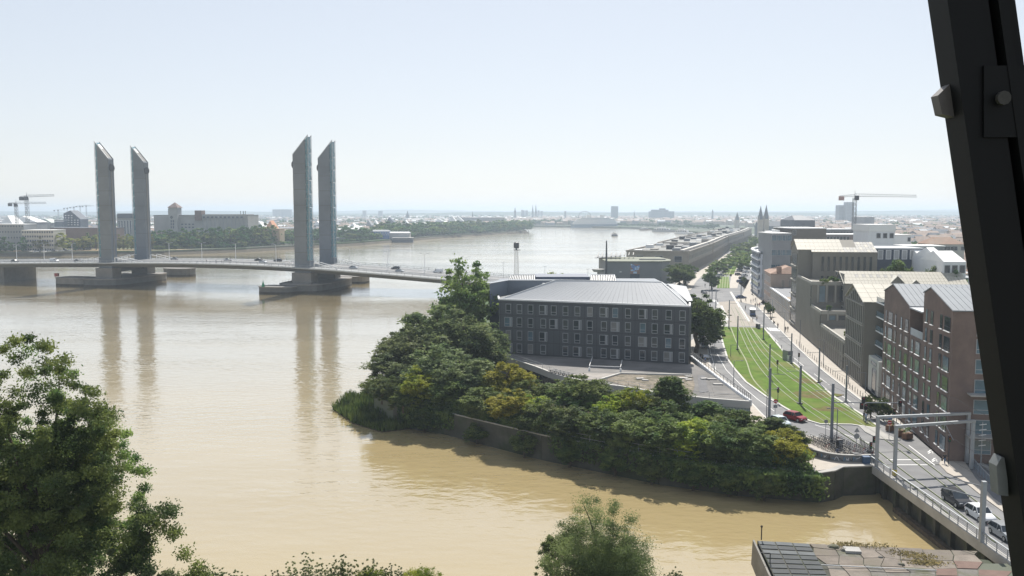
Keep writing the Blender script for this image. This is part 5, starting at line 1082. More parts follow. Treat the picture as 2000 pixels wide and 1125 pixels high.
# ---- tower cranes
m_cr = M('crane_grey', (.22,.23,.25), .5, .05, 1); m_cry = M('crane_red', (.42,.28,.26), .6, .05, 1)
def crane(label, u, vb, vt, y, ul, ur, vl, vr, w_=1.6, col=None):
    c0 = col or m_cr; b_ = D(u,vb,y); tp_ = D(u,vt,y); t = thing('tower_crane', label, 'crane', (b_.x,y,4), 0, 'tower cranes'); z0 = 4
    zt = tp_.z; mb = MB(); n_ = max(4,int((zt-z0)/(w_*1.5)))
    for sx in (-1,1):
        for sy in (-1,1): mb.bar((b_.x+sx*w_/2,y+sy*w_/2,z0),(b_.x+sx*w_/2,y+sy*w_/2,zt),.13*w_/1.6)
    for k in range(n_):
        za, zb = z0+(zt-z0)*k/n_, z0+(zt-z0)*(k+1)/n_
        for s in (-1,1): mb.bar((b_.x-s*w_/2,y-w_/2,za),(b_.x+s*w_/2,y-w_/2,zb),.08*w_/1.6); mb.bar((b_.x+s*w_/2,y-w_/2*s,za),(b_.x+s*w_/2,y+w_/2*s,zb),.08*w_/1.6)
    mb.build('mast', c0, t)
    L_, R_ = D(ul,vl,y), D(ur,vr,y)
    q0 = Vector((b_.x,y,zt+w_*.4)); mb = MB()
    for end, h, n_ in ((R_,w_*.9,22),(L_,w_*.7,8)):
        for o in (-.45,.45): mb.bar(q0+Vector((0,o*w_,0)),end+Vector((0,o*w_*.6,0)),.11*w_/1.6)
        mb.bar(q0+Vector((0,0,h)),end+Vector((0,0,h*.7)),.10*w_/1.6)
        for k in range(n_): a = q0.lerp(end,k/n_); c = q0.lerp(end,(k+1)/n_); m_ = a.lerp(c,.5)+Vector((0,0,h*.85)); mb.bar(a,m_,.06*w_/1.6,cap=False); mb.bar(m_,c,.06*w_/1.6,cap=False)
    mb.build('jib', c0, t)
    mb = MB(); mb.obox(L_+Vector((w_*.6,0,-w_*.4)), (w_*.8,0,0), (0,w_*.4,0), (0,0,w_*.7)); mb.build('counterweight', m_cry if col else m_dkmet, t)
    mb = MB(); mb.obox(q0+Vector((w_*.3,-w_*.9,-w_*.5)), (w_*.6,0,0), (0,w_*.5,0), (0,0,w_*.75)); mb.build('cab', m_dkmet, t)
    mb = MB(); mb.bar(q0,q0+Vector((0,0,w_*2.0)),.2*w_/1.6,.08); mb.build('apex', c0, t)
    return t
crane('big grey tower crane with a long jib over the tan roofs',1667,462,386,470,1640,1790,385,385,1.6,m_cr)
crane('tower crane on the far bank with the higher jib, left of the far towers',54.5,440,387,900,39,106,386,383,2.6); crane('tower crane on the far bank, lower and nearer the picture edge',32.5,425,400,950,17,90,398,397.5,2.4)
for (u,vt,ul,ur) in ((132,407,124,144),(145,405,136,164),(157,403,148,178),(169,402.5,160,184),(114,411,105,128)): crane('small hazy crane in the group beside the far bridge towers',u,418,vt,2400,ul,ur,vt,vt,2.2)
# ---- warehouses along the city quay
m_han = M('hangar_stone', (.31,.28,.24), .85, .12, .3); m_hroof = M('hangar_roof', (.24,.24,.225), .85, .2, .1, var2=(.15,.15,.15), scale2=.03)
hf = [(101,497),(146,631),(200,805),(262,985),(330,1200)]         # street-side feet of the row
for i,(a, b_) in enumerate(zip(hf[:-1],hf[1:])):
    a3, b3 = Vector((*a,0)), Vector((*b_,0)); d = (b3-a3).normalized(); n_ = Vector((-d.y,d.x,0)); b3 = b3-d*6; L = (b3-a3).length; wd = 36 if i == 0 else 40
    lab = ['two-storey stone quay warehouse with arcade and shaded street front, nearest of the row','second quay warehouse of the row with cluttered pale roof','third quay warehouse, further up the curving quay','last long quay warehouse where the quay bends'][i]
    t = thing('quay_warehouse', lab, 'warehouse', tuple((a3+b3)/2+n_*wd/2+Vector((0,0,4))), 0, 'stone warehouses along the quay'); zt = 16.6
    mb = MB(); mb.prism([tuple(q[:2]) for q in (a3,b3,b3+n_*wd,a3+n_*wd)], 4, zt); mb.build('wall', m_han, t)
    mb = MB(); mb.prism([tuple(q[:2]) for q in (a3+n_*2-d*0+d*.6,b3+n_*2-d*.6,b3+n_*(wd-1)-d*.6,a3+n_*(wd-1)+d*.6)], zt, zt+.15); mb.build('roof', m_hroof, t)
    mb = MB()
    for q0, q1 in ((a3,b3),(b3,b3+n_*wd),(b3+n_*wd,a3+n_*wd),(a3+n_*wd,a3)): mb.ribbon([tuple(q0[:2]),tuple(q1[:2])], 1.0, zt, zt+.9)
    mb.build('parapet', m_han, t)
    mb = MB(); mb.ribbon([tuple((a3+n_*4)[:2]),tuple((b3+n_*4)[:2])], 2.2, zt+.15, zt+1.5); mb.build('roof_ridge', m_wall2, t)
    nb = int(L/6.5)
    for k in range(nb):
        c = a3+d*(L*(k+.5)/nb)-n_*.02
        window(t, c+Vector((0,0,7.6)), d, -n_, 4.6, 5.8, m_han, m_navy, fw=.4, dep=.3)
        if i < 3: window(t, c+Vector((0,0,13.6)), d, -n_, 2.2, 2.6, m_wfr, m_glass, fw=.15)
    if i == 0:
        for k in range(3): window(t, a3+n_*(6+k*11)-d*.02+Vector((0,0,12.8)), n_, -d, 4.5, 3.4, m_wfr, m_glass, split='std', fw=.2)
    for k in range(13):
        c = a3+d*(L*(.05+.075*k))+n_*(8+8*((k*7+i)%4)); mb = MB(); h = [2.2,.9,1.6,.7,2.8][(k*3+i)%5]; mb.obox(c+Vector((0,0,zt+h/2)), d*(2.0+((k*5)%3)), n_*2.2, (0,0,h/2)); mb.build('roof_plant', [m_greyb,m_wht,m_han,m_dkmet][(k+i)%4], t)
for (u,v,y) in ((1331,487,560),(1366,474,720)): p = D(u,v,y); t = thing('lift_tower_box', f'square rooftop lift box on the {"nearest" if y < 600 else "second"} quay warehouse', 'roof box', (p.x,y,16.8)); mb = MB(); mb.box(-4,4,-3,3,0,p.z-16.5); mb.build('walls', m_greyb, t, local=True); mb = MB(); mb.box(-4.3,4.3,-3.3,3.3,p.z-16.5,p.z-16.1); mb.build('roof', m_wht, t, local=True)
# ---- grey hall with the poster and the slim chimney
gh = thing('poster_hall', 'plain grey flat-roofed hall with a blue patterned poster beside a slim mast', 'hall', (75,455,4))
p0, p1 = D(1185,512,436), D(1300,512,436); zt = p0.z; m_ghall = M('hall_cladding', (.20,.21,.215), .8, .06, .1)
mb = MB(); mb.prism([(p0.x,436),(p1.x-2,436),(p1.x+3,441),(p1.x+5,452),(p1.x+3,476),(p0.x,476)], 4, zt); mb.build('wall', m_ghall, gh)
mb = MB(); mb.prism([(p0.x-.4,435.6),(p1.x-2,435.6),(p1.x+3.4,440.8),(p1.x+5.4,452),(p1.x+3.4,476.4),(p0.x-.4,476.4)], zt, zt+.5); mb.build('roof', M('moss_roof',(.22,.23,.18),.9,.2,.1), gh)
mb = MB(); mb.box(p0.x+18,p1.x+2,447,448,zt+.5,zt+1.1); mb.build('roof_kerb', m_conc, gh)
for k in range(9): mb = MB(); x = p0.x-3+k*2.4; mb.bar((x,452+k*.7,zt+1.6+k*.1),(x+2.6,474,zt+2.9),.35); mb.build('solar_rail', m_conc, gh)
mb = MB(); mb.add([(p0.x-4,458,zt+.8),(p0.x+10,460,zt+1.4),(p0.x+12,470,zt+1.8),(p0.x-2,468,zt+1.2),(p0.x-4,458,zt+1.0),(p0.x+10,460,zt+1.6),(p0.x+12,470,zt+2.0),(p0.x-2,468,zt+1.4)],[(4,5,6,7),(3,2,1,0),(0,1,5,4),(1,2,6,5),(2,3,7,6),(3,0,4,7)]); mb.build('canopy', m_greyb, gh)
po = thing('wall_poster', 'large poster with a pale blue blotched shape on reddish ground hung on the grey hall', 'poster', (D(1240,530,435.9).x,435.8,15)); a, b_, c = D(1231,516,435.9), D(1250,516,435.9), D(1250,535,435.9)
mb = MB(); mb.box(a.x,b_.x,435.75,435.95,c.z,a.z); mb.build('sheet', M('poster_rust',(.30,.20,.17),.8,.1,.3), po)
for k in range(26):
    fx_, fz = rnd.uniform(.1,.9), rnd.uniform(.3,.95); mb = MB(); mb.lathe([(.45,0),(.45,.05)],(0,0,0),7); mb.v = [(a.x+(b_.x-a.x)*fx_+x*rnd.uniform(.9,1.3), 435.72-z-.002*k, c.z+(a.z-c.z)*fz+y) for x,y,z in mb.v]; mb.build('blotch', [M('poster_blue',(.16,.30,.58),.7,.1,1),M('poster_pale',(.45,.58,.75),.7,.1,1)][k%2], po)
mb = MB(); x = (a.x+b_.x)/2; mb.box(x-.9,x+.9,435.6,435.7,c.z+.2,c.z+1.2); mb.build('blotch', M('poster_pale',(.45,.58,.75)), po)
for (u,v,w_,h) in ((1200,541,1.8,1.2),(1190,538,.6,.5),(1212,531,1.0,.5)): p = D(u,v,435.9); window(gh, Vector((p.x,435.97,p.z)), Xn, Yn, w_, h, m_wht, m_wht)
p = D(1240,543,435.9); window(gh, Vector((p.x,435.97,7.0)), Xn, Yn, 5.0, 6.0, m_greyb, m_navy)
q = D(1184,540,432); sm = thing('slim_mast', 'slim tapering metal mast beside the grey hall', 'mast', (q.x,432,4)); mb = MB(); mb.bar((q.x,432,4),(q.x,432,D(1184,470,432).z),.75,.30,8); mb.build('shaft', m_dkmet, sm); mb = MB(); mb.box(q.x-.9,q.x+.9,431.1,432.9,4,4.8); mb.build('foot', m_conc, sm)
dk = thing('landing_balcony', 'round balcony deck jutting over the water beside the slim mast', 'balcony', (q.x-3.5,436,7)); mb = MB(); mb.lathe([(2.4,-1.0),(3.2,0),(3.2,.4)],(q.x-3.5,436,D(1176,527,436).z),12); mb.build('deck', m_conc, dk); mb = MB(); mb.bar((q.x-3.5,436,4),(q.x-3.5,436,D(1176,528,436).z),.8); mb.build('column', m_conc, dk)
# lattice radar mast on the quay
q = D(1008.5,540,455); rm = thing('radar_mast', 'lattice mast topped by a dark radar drum standing before the bright river', 'mast', (q.x,455,4)); zt = D(1008,488,455).z; mb = MB()
for sx in (-1,1):
    for sy in (-1,1): mb.bar((q.x+sx*1.2,455+sy*1.2,4),(q.x+sx*.75,455+sy*.75,zt),.14)
nk = 14
for k in range(nk):
    za, zb = 4+(zt-4)*k/nk, 4+(zt-4)*(k+1)/nk; wa, wb_ = 1.2-.45*k/nk, 1.2-.45*(k+1)/nk
    for s in (-1,1): mb.bar((q.x-s*wa,455-wa,za),(q.x+s*wb_,455-wb_,zb),.09); mb.bar((q.x-wa,455-wa,za),(q.x+wa,455-wa,za),.09); mb.bar((q.x+s*wa,455-wa,za),(q.x+s*wb_,455+wb_,zb),.08)
mb.build('lattice', m_wtrim, rm); mb = MB(); mb.box(q.x-1.4,q.x+2.2,453.6,456.4,zt-.2,zt+.15); mb.build('platform', m_dkmet, rm); mb = MB(); mb.bar((q.x,455,zt),(q.x,455,zt+1.6),.4,n=8); mb.build('neck', m_dkmet, rm)
zc = D(1008,479,455).z; mb = MB(); mb.lathe([(.8,-1.7),(1.35,-1.5),(1.42,0),(1.35,1.3),(.8,1.6)],(q.x,455,zc),12); mb.build('radar_drum', m_dkmet, rm)
ql = [P2(960,553,4),P2(1000,552,4),P2(1080,551,4),P2(1180,550,4)]
for k,(u,vb,vt) in enumerate(((983,541,513),(1064,541,520),(1148,541,526))): q = D(u,545,425+k*12); p0_ = thing('quay_lamp', ['thin pale lamp post left of the radar mast','thin pale lamp post over the leafy bush','thin pale lamp post near the slim mast'][k], 'street lamp', (q.x,q.y,4)); mb = MB(); zt = D(u,vt,q.y).z; mb.bar((q.x,q.y,4),(q.x,q.y,zt),.14,.08); mb.build('pole', m_steel, p0_); mb = MB(); mb.bar((q.x-.9,q.y,zt),(q.x+.9,q.y,zt+.1),.1); mb.build('arm', m_steel, p0_)
trees_px([('leafy bush top showing over the skylight hall before the river',1085,530,300,5.5)], 'fine', lf_lime, name='leafy_tree')
# ---- boats
lin = thing('cruise_ship', 'long white river liner moored at the far quay under the trees', 'ship', (D(1160,440,2150).x,2150,0)); x0, x1 = D(1115,440,2150).x, D(1207,440,2150).x
mb = MB(); mb.prism([(x0,2154),(x0+7,2148),(x1-4,2148),(x1,2151),(x1,2163),(x0+7,2163)], -.5, 8.5); mb.build('hull', M('ship_hull',(.14,.20,.26),.5,.05,.1), lin)
for k,(a, b_) in enumerate(((.04,.99),(.06,.98),(.09,.96),(.12,.94),(.20,.84))):
    mb = MB(); mb.box(x0+(x1-x0)*a,x0+(x1-x0)*b_,2149+k*.6,2161-k*.6,8.5+k*3.3+.02,8.5+(k+1)*3.3); mb.build('deck_house', m_white, lin)
    for j in range(22): mb = MB(); xx = x0+(x1-x0)*(a+.02+(b_-a-.04)*j/22); mb.box(xx,xx+2.6,2148.8+k*.6,2148.95+k*.6,9.4+k*3.3,10.8+k*3.3); mb.build('window', m_bglass, lin)
for fx_ in (.38,.66): mb = MB(); mb.obox((x0+(x1-x0)*fx_,2155,28), (5,0,0), (0,3,0), (0,0,3)); mb.build('funnel', m_white, lin)
mb = MB(); mb.bar((x0+(x1-x0)*.3,2155,25),(x0+(x1-x0)*.3,2155,37),.5,.2); mb.build('radar_post', m_white, lin)
def boat(label, u, v, y, L, H, hullm, rz=0.0, cat='boat'):
    q = D(u,v,y); t = thing('river_boat', label, cat, (q.x,y,0), rz); w_ = L*.16
    mb = MB(); mb.prism([(-L/2,-w_*.7),(L*.3,-w_),(L/2,0),(L*.3,w_),(-L/2,w_*.7)], -.4, H*.35); mb.build('hull', hullm, t, local=True)
    mb = MB(); mb.box(-L*.42,L*.25,-w_*.75,w_*.75,H*.35,H*.75); mb.build('cabin', m_white, t, local=True); mb = MB(); mb.box(-L*.3,L*.05,-w_*.6,w_*.6,H*.75,H); mb.build('upper_deck', m_white, t, local=True)
    for k in range(6): mb = MB(); mb.box(-L*.40+k*L*.105,-L*.40+k*L*.105+L*.07,-w_*.78,-w_*.74,H*.42,H*.66); mb.build('window', m_navy, t, local=True)
    mb = MB(); mb.bar((-L*.1,0,H),(-L*.1,0,H*1.35),H*.02); mb.build('mast', m_wtrim, t, local=True); return t
boat('small dark-hulled passenger boat under way in the middle of the bright river',1201,460,1420,12.5,6.5,m_dkmet,.6)
boat('grey naval-looking boat moored by the far quay, longest of the group',1297,449,1730,46,9,m_greyb,-.3); boat('white double-deck boat moored beside the grey one',1335,453,1560,32,9,m_white,-.55); boat('brown barge moored nearest the liner',1260,446,1880,26,6,M('barge_brown',(.22,.15,.10),.8,.1,.3),-.2)
for k,(u,v,y) in enumerate(((1352,455,1500),(1368,458,1450),(1380,460,1420))): boat(['dark pontoon boat along the quay bend','small launch between the pontoon boats','last small boat before the warehouses'][k],u,v,y,16,4.5,[m_dkmet,m_white,m_greyb][k],-.7)
jet = thing('pontoon', 'low timber pontoon at the tip of the wooded far bank', 'pontoon', (D(1015,457,1570).x,1570,0)); a, b_ = D(992,460,1560), D(1032,456,1600); mb = MB(); mb.obox(((a.x+b_.x)/2,1575,1.0), (Vector((b_.x,1595,0))-Vector((a.x,1555,0)))/2, (1,1.8,0), (0,0,.5)); mb.build('deck', m_bark, jet)
for k in range(6): mb = MB(); x = a.x+(b_.x-a.x)*k/5; y = 1556+38*k/5; mb.bar((x,y,-1),(x,y,6),.5); mb.build('pile', m_bark, jet)
# ------------------------------------------------------------------ the other bank: mill, offices, sheds
t = block('grain_mill', 'large pale grain mill with ribbed silos and a square tower under a pointed tiled roof',300,484,421,950,40,m_mill,m_slate,0,0,top=.6)
def onbox(par, name, u0, u1, vt, y, dep, zb, mat): a, b_ = D(u0,vt,y), D(u1,vt,y); mb = MB(); mb.box(a.x,b_.x,y,y+dep,zb,a.z); return mb.build(name, mat, par)
onbox(t,'tower',328,346,408,945,12,4,m_mill); a, b_ = D(327,405.5,944), D(347,405.5,944); xm = (a.x+b_.x)/2; zt = D(338,395,950).z
onbox(t,'tower_head',328.5,345.5,405.5,944.5,13,36,m_mill)
mb = MB(); mb.add([(a.x,943,a.z),(b_.x,943,a.z),(b_.x,959,a.z),(a.x,959,a.z),(xm,951,zt)],[(0,1,4),(1,2,4),(2,3,4),(3,0,4),(3,2,1,0)]); mb.build('tower_roof', M('mill_tile',(.17,.115,.095),.85,.2,.5), t)
onbox(t,'roof_turret',380,393,411,948,12,30,M('mill_tile',(.17,.115,.095))); onbox(t,'silo_gallery',395,480,418.5,949,30,33,m_mill)
for k in range(11):
    p = D(396+k*8.0,430,949.9); mb = MB(); mb.box(p.x-.35,p.x+.35,949.4,950,6,34.5); mb.build('silo_rib', m_greyb, t)
for k in range(10):
    p = D(398+k*8.2,424.5,948.9); window(t, p, Xn, Yn, 3.0, 2.4, m_mill, m_navy, fw=.2)
for r_ in range(3):
    for k in range(2): p = D(334.5+k*4.2,432+r_*6,944.9); window(t, p, Xn, Yn, 1.7, 2.6, m_mill, m_navy)
for r_ in range(2):
    for k in range(4): p = D(356+k*7,438+r_*6,949.9); window(t, p, Xn, Yn, 2.4, 1.6, m_mill, m_navy)
mb = MB(); p = D(335,424.5,944.8); mb.lathe([(1.6,0),(1.6,.1)],(0,0,0),12); mb.v = [(p.x+x,944.8-z,p.z+y) for x,y,z in mb.v]; mb.build('clock_face', m_dkmet, t)
for u in (470,475,479): p = D(u,412,960); mb = MB(); mb.bar((p.x,960,30),(p.x,960,p.z),.4); mb.build('vent_pipe', m_dkmet, t)
t = block('silo_block', 'pale silo building with tall dark arched bays between the two far bridge towers',228,262,420,930,30,m_mill,m_slate,top=.6)
onbox(t,'dark_gallery',229,259,417,929,20,33,m_slate)
for k in range(5): p = D(233+k*5.6,444,929.9); window(t, p, Xn, Yn, 2.0, 15, m_white, m_navy, fw=.3)
t = block('office_block', 'grey gridded office block with thin flat roof beyond the bridge, at the picture edge',-20,46,438.5,800,22,m_greyb,m_wht,5,12,1.8,2.0,m_wall2,pane=m_navy)
t = block('office_block', 'second gridded office block with a pale roof half behind yellowish trees',42,104,450,790,22,m_wall2,m_wht,5,13,1.7,2.0,m_wall2,pane=m_navy)
block('brown_hall', 'long low brown hall behind the yellowish trees',98,216,445.5,850,30,M('rust_hall',(.19,.13,.11),.8,.1,.1),m_slate); a, b_ = D(133,457,849.8), D(150,457,849.8); 
t = thing('pointed_block', 'dark pentagon-shaped block with a sharp peak and rows of small windows', 'building', (D(140,440,1100).x,1110,4)); pts = [D(124,417,1100),D(137,411,1100),D(157,428,1100),D(158,445,1100)]; x0 = pts[0].x
mb = MB(); pr = [(x0,4)]+[(p.x,p.z) for p in pts]+[(pts[-1].x,4)]; n_ = len(pr); mb.add([(x,1100,z) for x,z in pr]+[(x,1120,z) for x,z in pr],[tuple(range(n_)),tuple(range(2*n_-1,n_-1,-1))]+[((i+1)%n_,i,n_+i,n_+(i+1)%n_) for i in range(n_)]); mb.build('wall', m_navy, t)
for r_ in range(5):
    for k in range(5): 
        p = D(128+k*6,421+r_*4.5,1099.9)
        if p.z > 41-(p.x-x0)*.5+8 or (k > 2 and r_ < 2): continue
        window(t, p, Xn, Yn, 2.0, 1.1, m_wfr, m_white)
block('stepped_block', 'low blue-grey block with white balcony lines beside the pointed dark block',106,124,430,1090,18,m_blu,m_wht,4,4,3.6,.9,m_white,pane=m_white)
for i,(u0,u1,vt,vb,lab) in enumerate(((0,24,421,437,'bright white folded roof at the picture edge on the other bank'),(28,72,422,434,'long bright white sloped roof with dark roof slots'),(70,100,427,435,'pale greenish sheet roof beside the long white one'),(500,517,433,447,'white tent-like roof beside the orange one'),(518,535,431,447,'orange pointed tent roof'),(613,628,432,440,'small white shed roof between the nearer towers'),(677,699,436,450,'broad pale tent roof right of the nearer towers'),(715,725,429,440,'grey pointed shed roof'),(726,738,430,441,'pale steep roof above the wooded bank'),(752,776,424,440,'dark house-shaped block with a pointed gable over the woods'),(785,798,430,438,'small bright slanted roof over the woods'),(850,868,427,433,'pale lean-to roof over the woods'),(876,890,422,432,'thin bright slanted roof among pale ones'),(890,905,422,432,'bright skewed roof panel over the wooded bank'))):
    y = 1040+ (i%4)*40 + (0 if u0 < 300 else (120 if u0 < 600 else (220 if u0 < 720 else 620))); a, b_ = D(u0,vt,y), D(u1,vb,y); t = thing('shed', lab, 'shed', ((a.x+b_.x)/2,y+12,4)); ze = b_.z; mat = {4:M('orange_roof',(.60,.28,.14),.7,.1,.2),9:m_navy,2:M('green_grey_roof',(.42,.46,.42),.7,.1,.2),7:m_greyb}.get(i, m_wht)  # one tent roof gets an even orange colour
    mb = MB(); mb.box(a.x,b_.x,y,y+24,4,ze); mb.build('wall', m_greyb if i != 9 else m_navy, t); pk = a.x+(b_.x-a.x)*(.3 if i%2 else .5)
    mb = MB(); mb.add([(a.x-.5,y-.5,ze),(b_.x+.5,y-.5,ze),(b_.x+.5,y+24.5,ze),(a.x-.5,y+24.5,ze),(pk,y+3,a.z),(pk,y+20,a.z)],[(0,1,4),(1,2,5,4),(2,3,5),(3,0,4,5)]); mb.build('roof', mat, t)
t = block('tan_shed', 'long tan shed roof among trees on the other bank',488,546,447.5,930,20,M('tan_shed_wall',(.36,.28,.19),.8,.1,.2),M('tan_shed_wall',(.36,.28,.19)))
t = block('river_shed', 'long grey riverside shed behind the nearer bridge towers',540,672,465,1040,18,m_greyb,m_zinc,1,26,3,2.2,m_greyb,skip=.4,pane=m_navy,zlast=8)
t = block('blue_hall', 'blue painted hall with white lattice on its gable in front of the woods',722,760,452,1130,14,M('blue_paint',(.09,.17,.42),.7,.1,.2),m_greyb,rise=2.0)
a, b_ = D(722,452,1129.8), D(760,452,1129.8)
for k in range(8): mb = MB(); x = a.x+(b_.x-a.x)*k/8; mb.bar((x,1129.7,9),(x+1.5,1129.7,a.z-1),.18); mb.bar((x+3,1129.7,9),(x+1.5,1129.7,a.z-1),.18); mb.build('lattice_strip', m_white, t)
block('grey_hall', 'grey shed joined to the blue hall',758,800,455,1132,16,m_greyb,m_zinc,rise=1.5)
t = block('moored_barge', 'dark flat barge with a pale top moored below the wooded bank',766,806,464.5,1122,9,m_navy,m_wht,1,10,1.6,1.2,cat='barge',z0=-.3,zlast=4)
block('long_station_roof', 'long thin bright roof line above the woods left of the needle spires',900,985,424.5,2000,60,m_greyb,m_wht)
# trees along the other bank
def ysh(u): return float(np.interp(u,[-50,0,120,300,480,700,850,950,1030],[760,772,778,806,866,1032,1285,1482,1690]))
g4 = random.Random(21)
def bank_tree(u, vt, dy, r_, lf, kind='far', lab='', group=None, name='tree'):
    y = ysh(u)+dy; p = D(u,vt,y); tree(name, lab, kind, p.x, y, max(4,p.z-4.2), r_, lf, group, 4.2)
for (u,vt,dy,r_,lf,k_,lab) in ((-4,464,8,6,lf_far,'farp','dark tall poplar at the picture edge beyond the bridge'),(8,462,10,6.5,lf_far,'farp','second dark poplar beyond the bridge deck'),(24,474,8,4,lf_far,'farp','small dark poplar in front of the office blocks'),(44,463,9,6.5,lf_far,'farp','broad dark poplar in front of the second office block'),
    (86,458,16,8,lf_gold,'far','yellowish round tree before the second office block'),(122,453,18,9,lf_gold,'far','largest yellowish round tree before the brown hall'),(162,459,20,7,lf_gold,'far','yellowish tree left of the far bridge tower'),(176,450,30,7,lf_mid,'far','green tree rising behind yellowish ones by the far bridge tower'),(187,458,22,5,lf_gold,'far','last yellowish tree beside the far bridge tower'),(146,472,14,3,lf_far,'farp','small slim tree before the brown hall')):
    bank_tree(u,vt,dy,r_,lf,k_,lab,name='round_tree' if k_ == 'far' else 'poplar_tree')
for u in range(232,300,8): bank_tree(u,458+g4.uniform(-2,4),14+g4.random()*20,4.5,lf_gold,'farp','slender yellow-green young tree between the far bridge towers','young trees between the far towers','young_tree')
n_far = 0
for u in np.arange(303,545,9):
    for row,(va,dy,r_) in enumerate(((475,6,4.6),(458,16,7.0),(449,30,8.4))):
        vv_ = va+g4.uniform(-5,5)-(6 if 410 < u else 0)*(row > 0)-(4 if u > 470 else 0)
        bank_tree(u+g4.uniform(-3,3),vv_,dy+g4.uniform(0,10),r_*g4.uniform(.8,1.2),g4.choice((lf_far,lf_far,lf_mid,lf_olive)),g4.choice(('far','farp','farp')),'leafy tree in the dense belt in front of the grain mill','tree belt in front of the mill')
for u in np.arange(545,735,10):
    for row,(va,dy,r_) in enumerate(((473,5,5.5),(457,26,8.5),(446,60,10))):
        if row == 1 and u < 672: continue
        bank_tree(u+g4.uniform(-4,4),va+g4.uniform(-4,4)-(u-545)*.02,dy+g4.uniform(0,16),r_*g4.uniform(.8,1.2),g4.choice((lf_far,lf_far,lf_mid)),'far','leafy tree by the grey shed behind the nearer bridge towers','trees around the riverside sheds')
for u in np.arange(735,1034,8.4):
    f = (u-735)/300
    for row,(va,dy,r_) in enumerate(((455-14*f,6,9.5),(443-10*f,34,11.5),(433-5*f,80,13))):
        if row == 0 and u < 790 and g4.random() < .6: continue
        bank_tree(u+g4.uniform(-3,3),va+g4.uniform(-3,3),dy+g4.uniform(0,30),r_*g4.uniform(.8,1.25),g4.choice((lf_far,lf_far,lf_mid,lf_dark)),'far','leafy tree in the thick wood on the point of the far bank','wood on the far bank point')
for u in np.arange(1038,1112,8): y = 2330+g4.uniform(0,60); p = D(u,428+g4.uniform(-2,3),y); tree('tree','hazy tree on the far quay left of the liner','far',p.x,y,p.z-4,13,lf_far,'trees on the far quay')
for u in np.arange(1205,1400,10): y = 2150-(u-1205)*2.1+g4.uniform(20,90); p = D(u,436+g4.uniform(-3,4),y); tree('tree','hazy tree behind the moored boats on the far quay','far',p.x,y,max(6,p.z-4),11,lf_far,'trees on the far quay')
# avenue trees
for i,(u,vb,vt,r_,lab) in enumerate(((1326,560,514,6.2,'dark plane tree with bare stem beside the grey hall'),(1336,557,516,5.2,'second dark plane tree leaning against the first beside the grey hall'),(1389,566,522,3.4,'slim dark tree in the middle of the crossing'),(1358,690,572,6.6,'dark plane tree at the street corner of the office block'),(1372,680,600,5.2,'dark rounded street tree shading the parked cars'))):
    q = P(u,vb,4); tree('plane_tree', lab, 'fine', q.x, q.y, D(u,vt,q.y).z-4, r_, lf_dark, None)
av = [(1400,536,510),(1408,530,506),(1416,524,502),(1424,519,498),(1432,514,494),(1440,509,490),(1437,502,482),(1446,498,479),(1452,522,495),(1457,513,490),(1448,530,500),(1462,505,486),(1466,497,478),(1455,497,476),(1460,488,470),(1468,485,466),(1474,480,462),(1440,490,474),(1478,474,458),(1470,473,458)]
for u,vb,vt in av:
    q = P(u,vb,4); tree('street_tree','bright green plane tree in the avenue rows', 'far' if q.y > 480 else 'fine', q.x, q.y, max(6,D(u,vt,q.y).z-4), 6.0, lf_mid, 'plane trees lining the avenue')
for i,(u,v,y,r_,lab) in enumerate(((1753,507,248,5.2,'umbrella-shaped pine in front of the navy block'),(1729,521,245,3.4,'round green bush left of the umbrella pine'),(1780,522,243,3.0,'low green bush right of the umbrella pine'),(1835,520,240,4.2,'open feathery tree before the white houses'),(1860,522,236,4.0,'bushy tree beside the white houses'),(1812,524,240,3.4,'clipped wide hedge bush behind the long panelled roof'))):
    p = D(u,v,y); tree('garden_tree', lab, 'fine' if i else 'broad', p.x, y, max(4,p.z-4), r_, lf_mid if i != 3 else lf_grey)
# ------------------------------------------------------------------ the old town: single houses near, one mass beyond
east_poly = lock_wall + east + [(-14000,3600),(-14000,14000),(14000,14000),(14000,122),(70,122)]
west_poly = [(-14000,560),(-900,735),(-470,772),(-320,800),(-263,861),(-182,1030),(-113,1283),(-43,1478),(28,1690),(22,1760),(-60,2010),(-280,2220),(-1200,2620),(-14000,3400)]
def house_mesh(w_, d_, h, rise, wall, roof):
    me = bpy.data.meshes.new('house'); v = [(-w_/2,-d_/2,0),(w_/2,-d_/2,0),(w_/2,d_/2,0),(-w_/2,d_/2,0),(-w_/2,-d_/2,h),(w_/2,-d_/2,h),(w_/2,d_/2,h),(-w_/2,d_/2,h),(-w_/2-.2,0,h+rise),(w_/2+.2,0,h+rise),(-w_/2-.3,-d_/2-.4,h-.05),(w_/2+.3,-d_/2-.4,h-.05),(w_/2+.3,d_/2+.4,h-.05),(-w_/2-.3,d_/2+.4,h-.05)]
    f = [(0,1,5,4),(1,2,6,9,5),(2,3,7,6),(3,0,4,8,7),(10,11,9,8),(12,13,8,9)]
    mi = [0,0,0,0,1,1]; k = len(v)
    for row in range(int(h//3)):
        for c in range(int(w_//2.6)):
            x = -w_/2+w_*(c+.5)/int(w_//2.6); z = 1.9+3*row; n_ = len(v); v += [(x-.55,-d_/2-.04,z-.8),(x+.55,-d_/2-.04,z-.8),(x+.55,-d_/2-.04,z+.8),(x-.55,-d_/2-.04,z+.8)]; f.append((n_,n_+1,n_+2,n_+3)); mi.append(2)
    me.from_pydata(v,[],f); me.polygons.foreach_set('material_index',mi)
    for m_ in (wall,roof,m_navy): me.materials.append(m_)
    return me
m_tile2 = M('faded_tile', (.33,.25,.20), .85, .2, .4); m_cream = M('cream_render', (.55,.50,.42), .8, .1, .3)
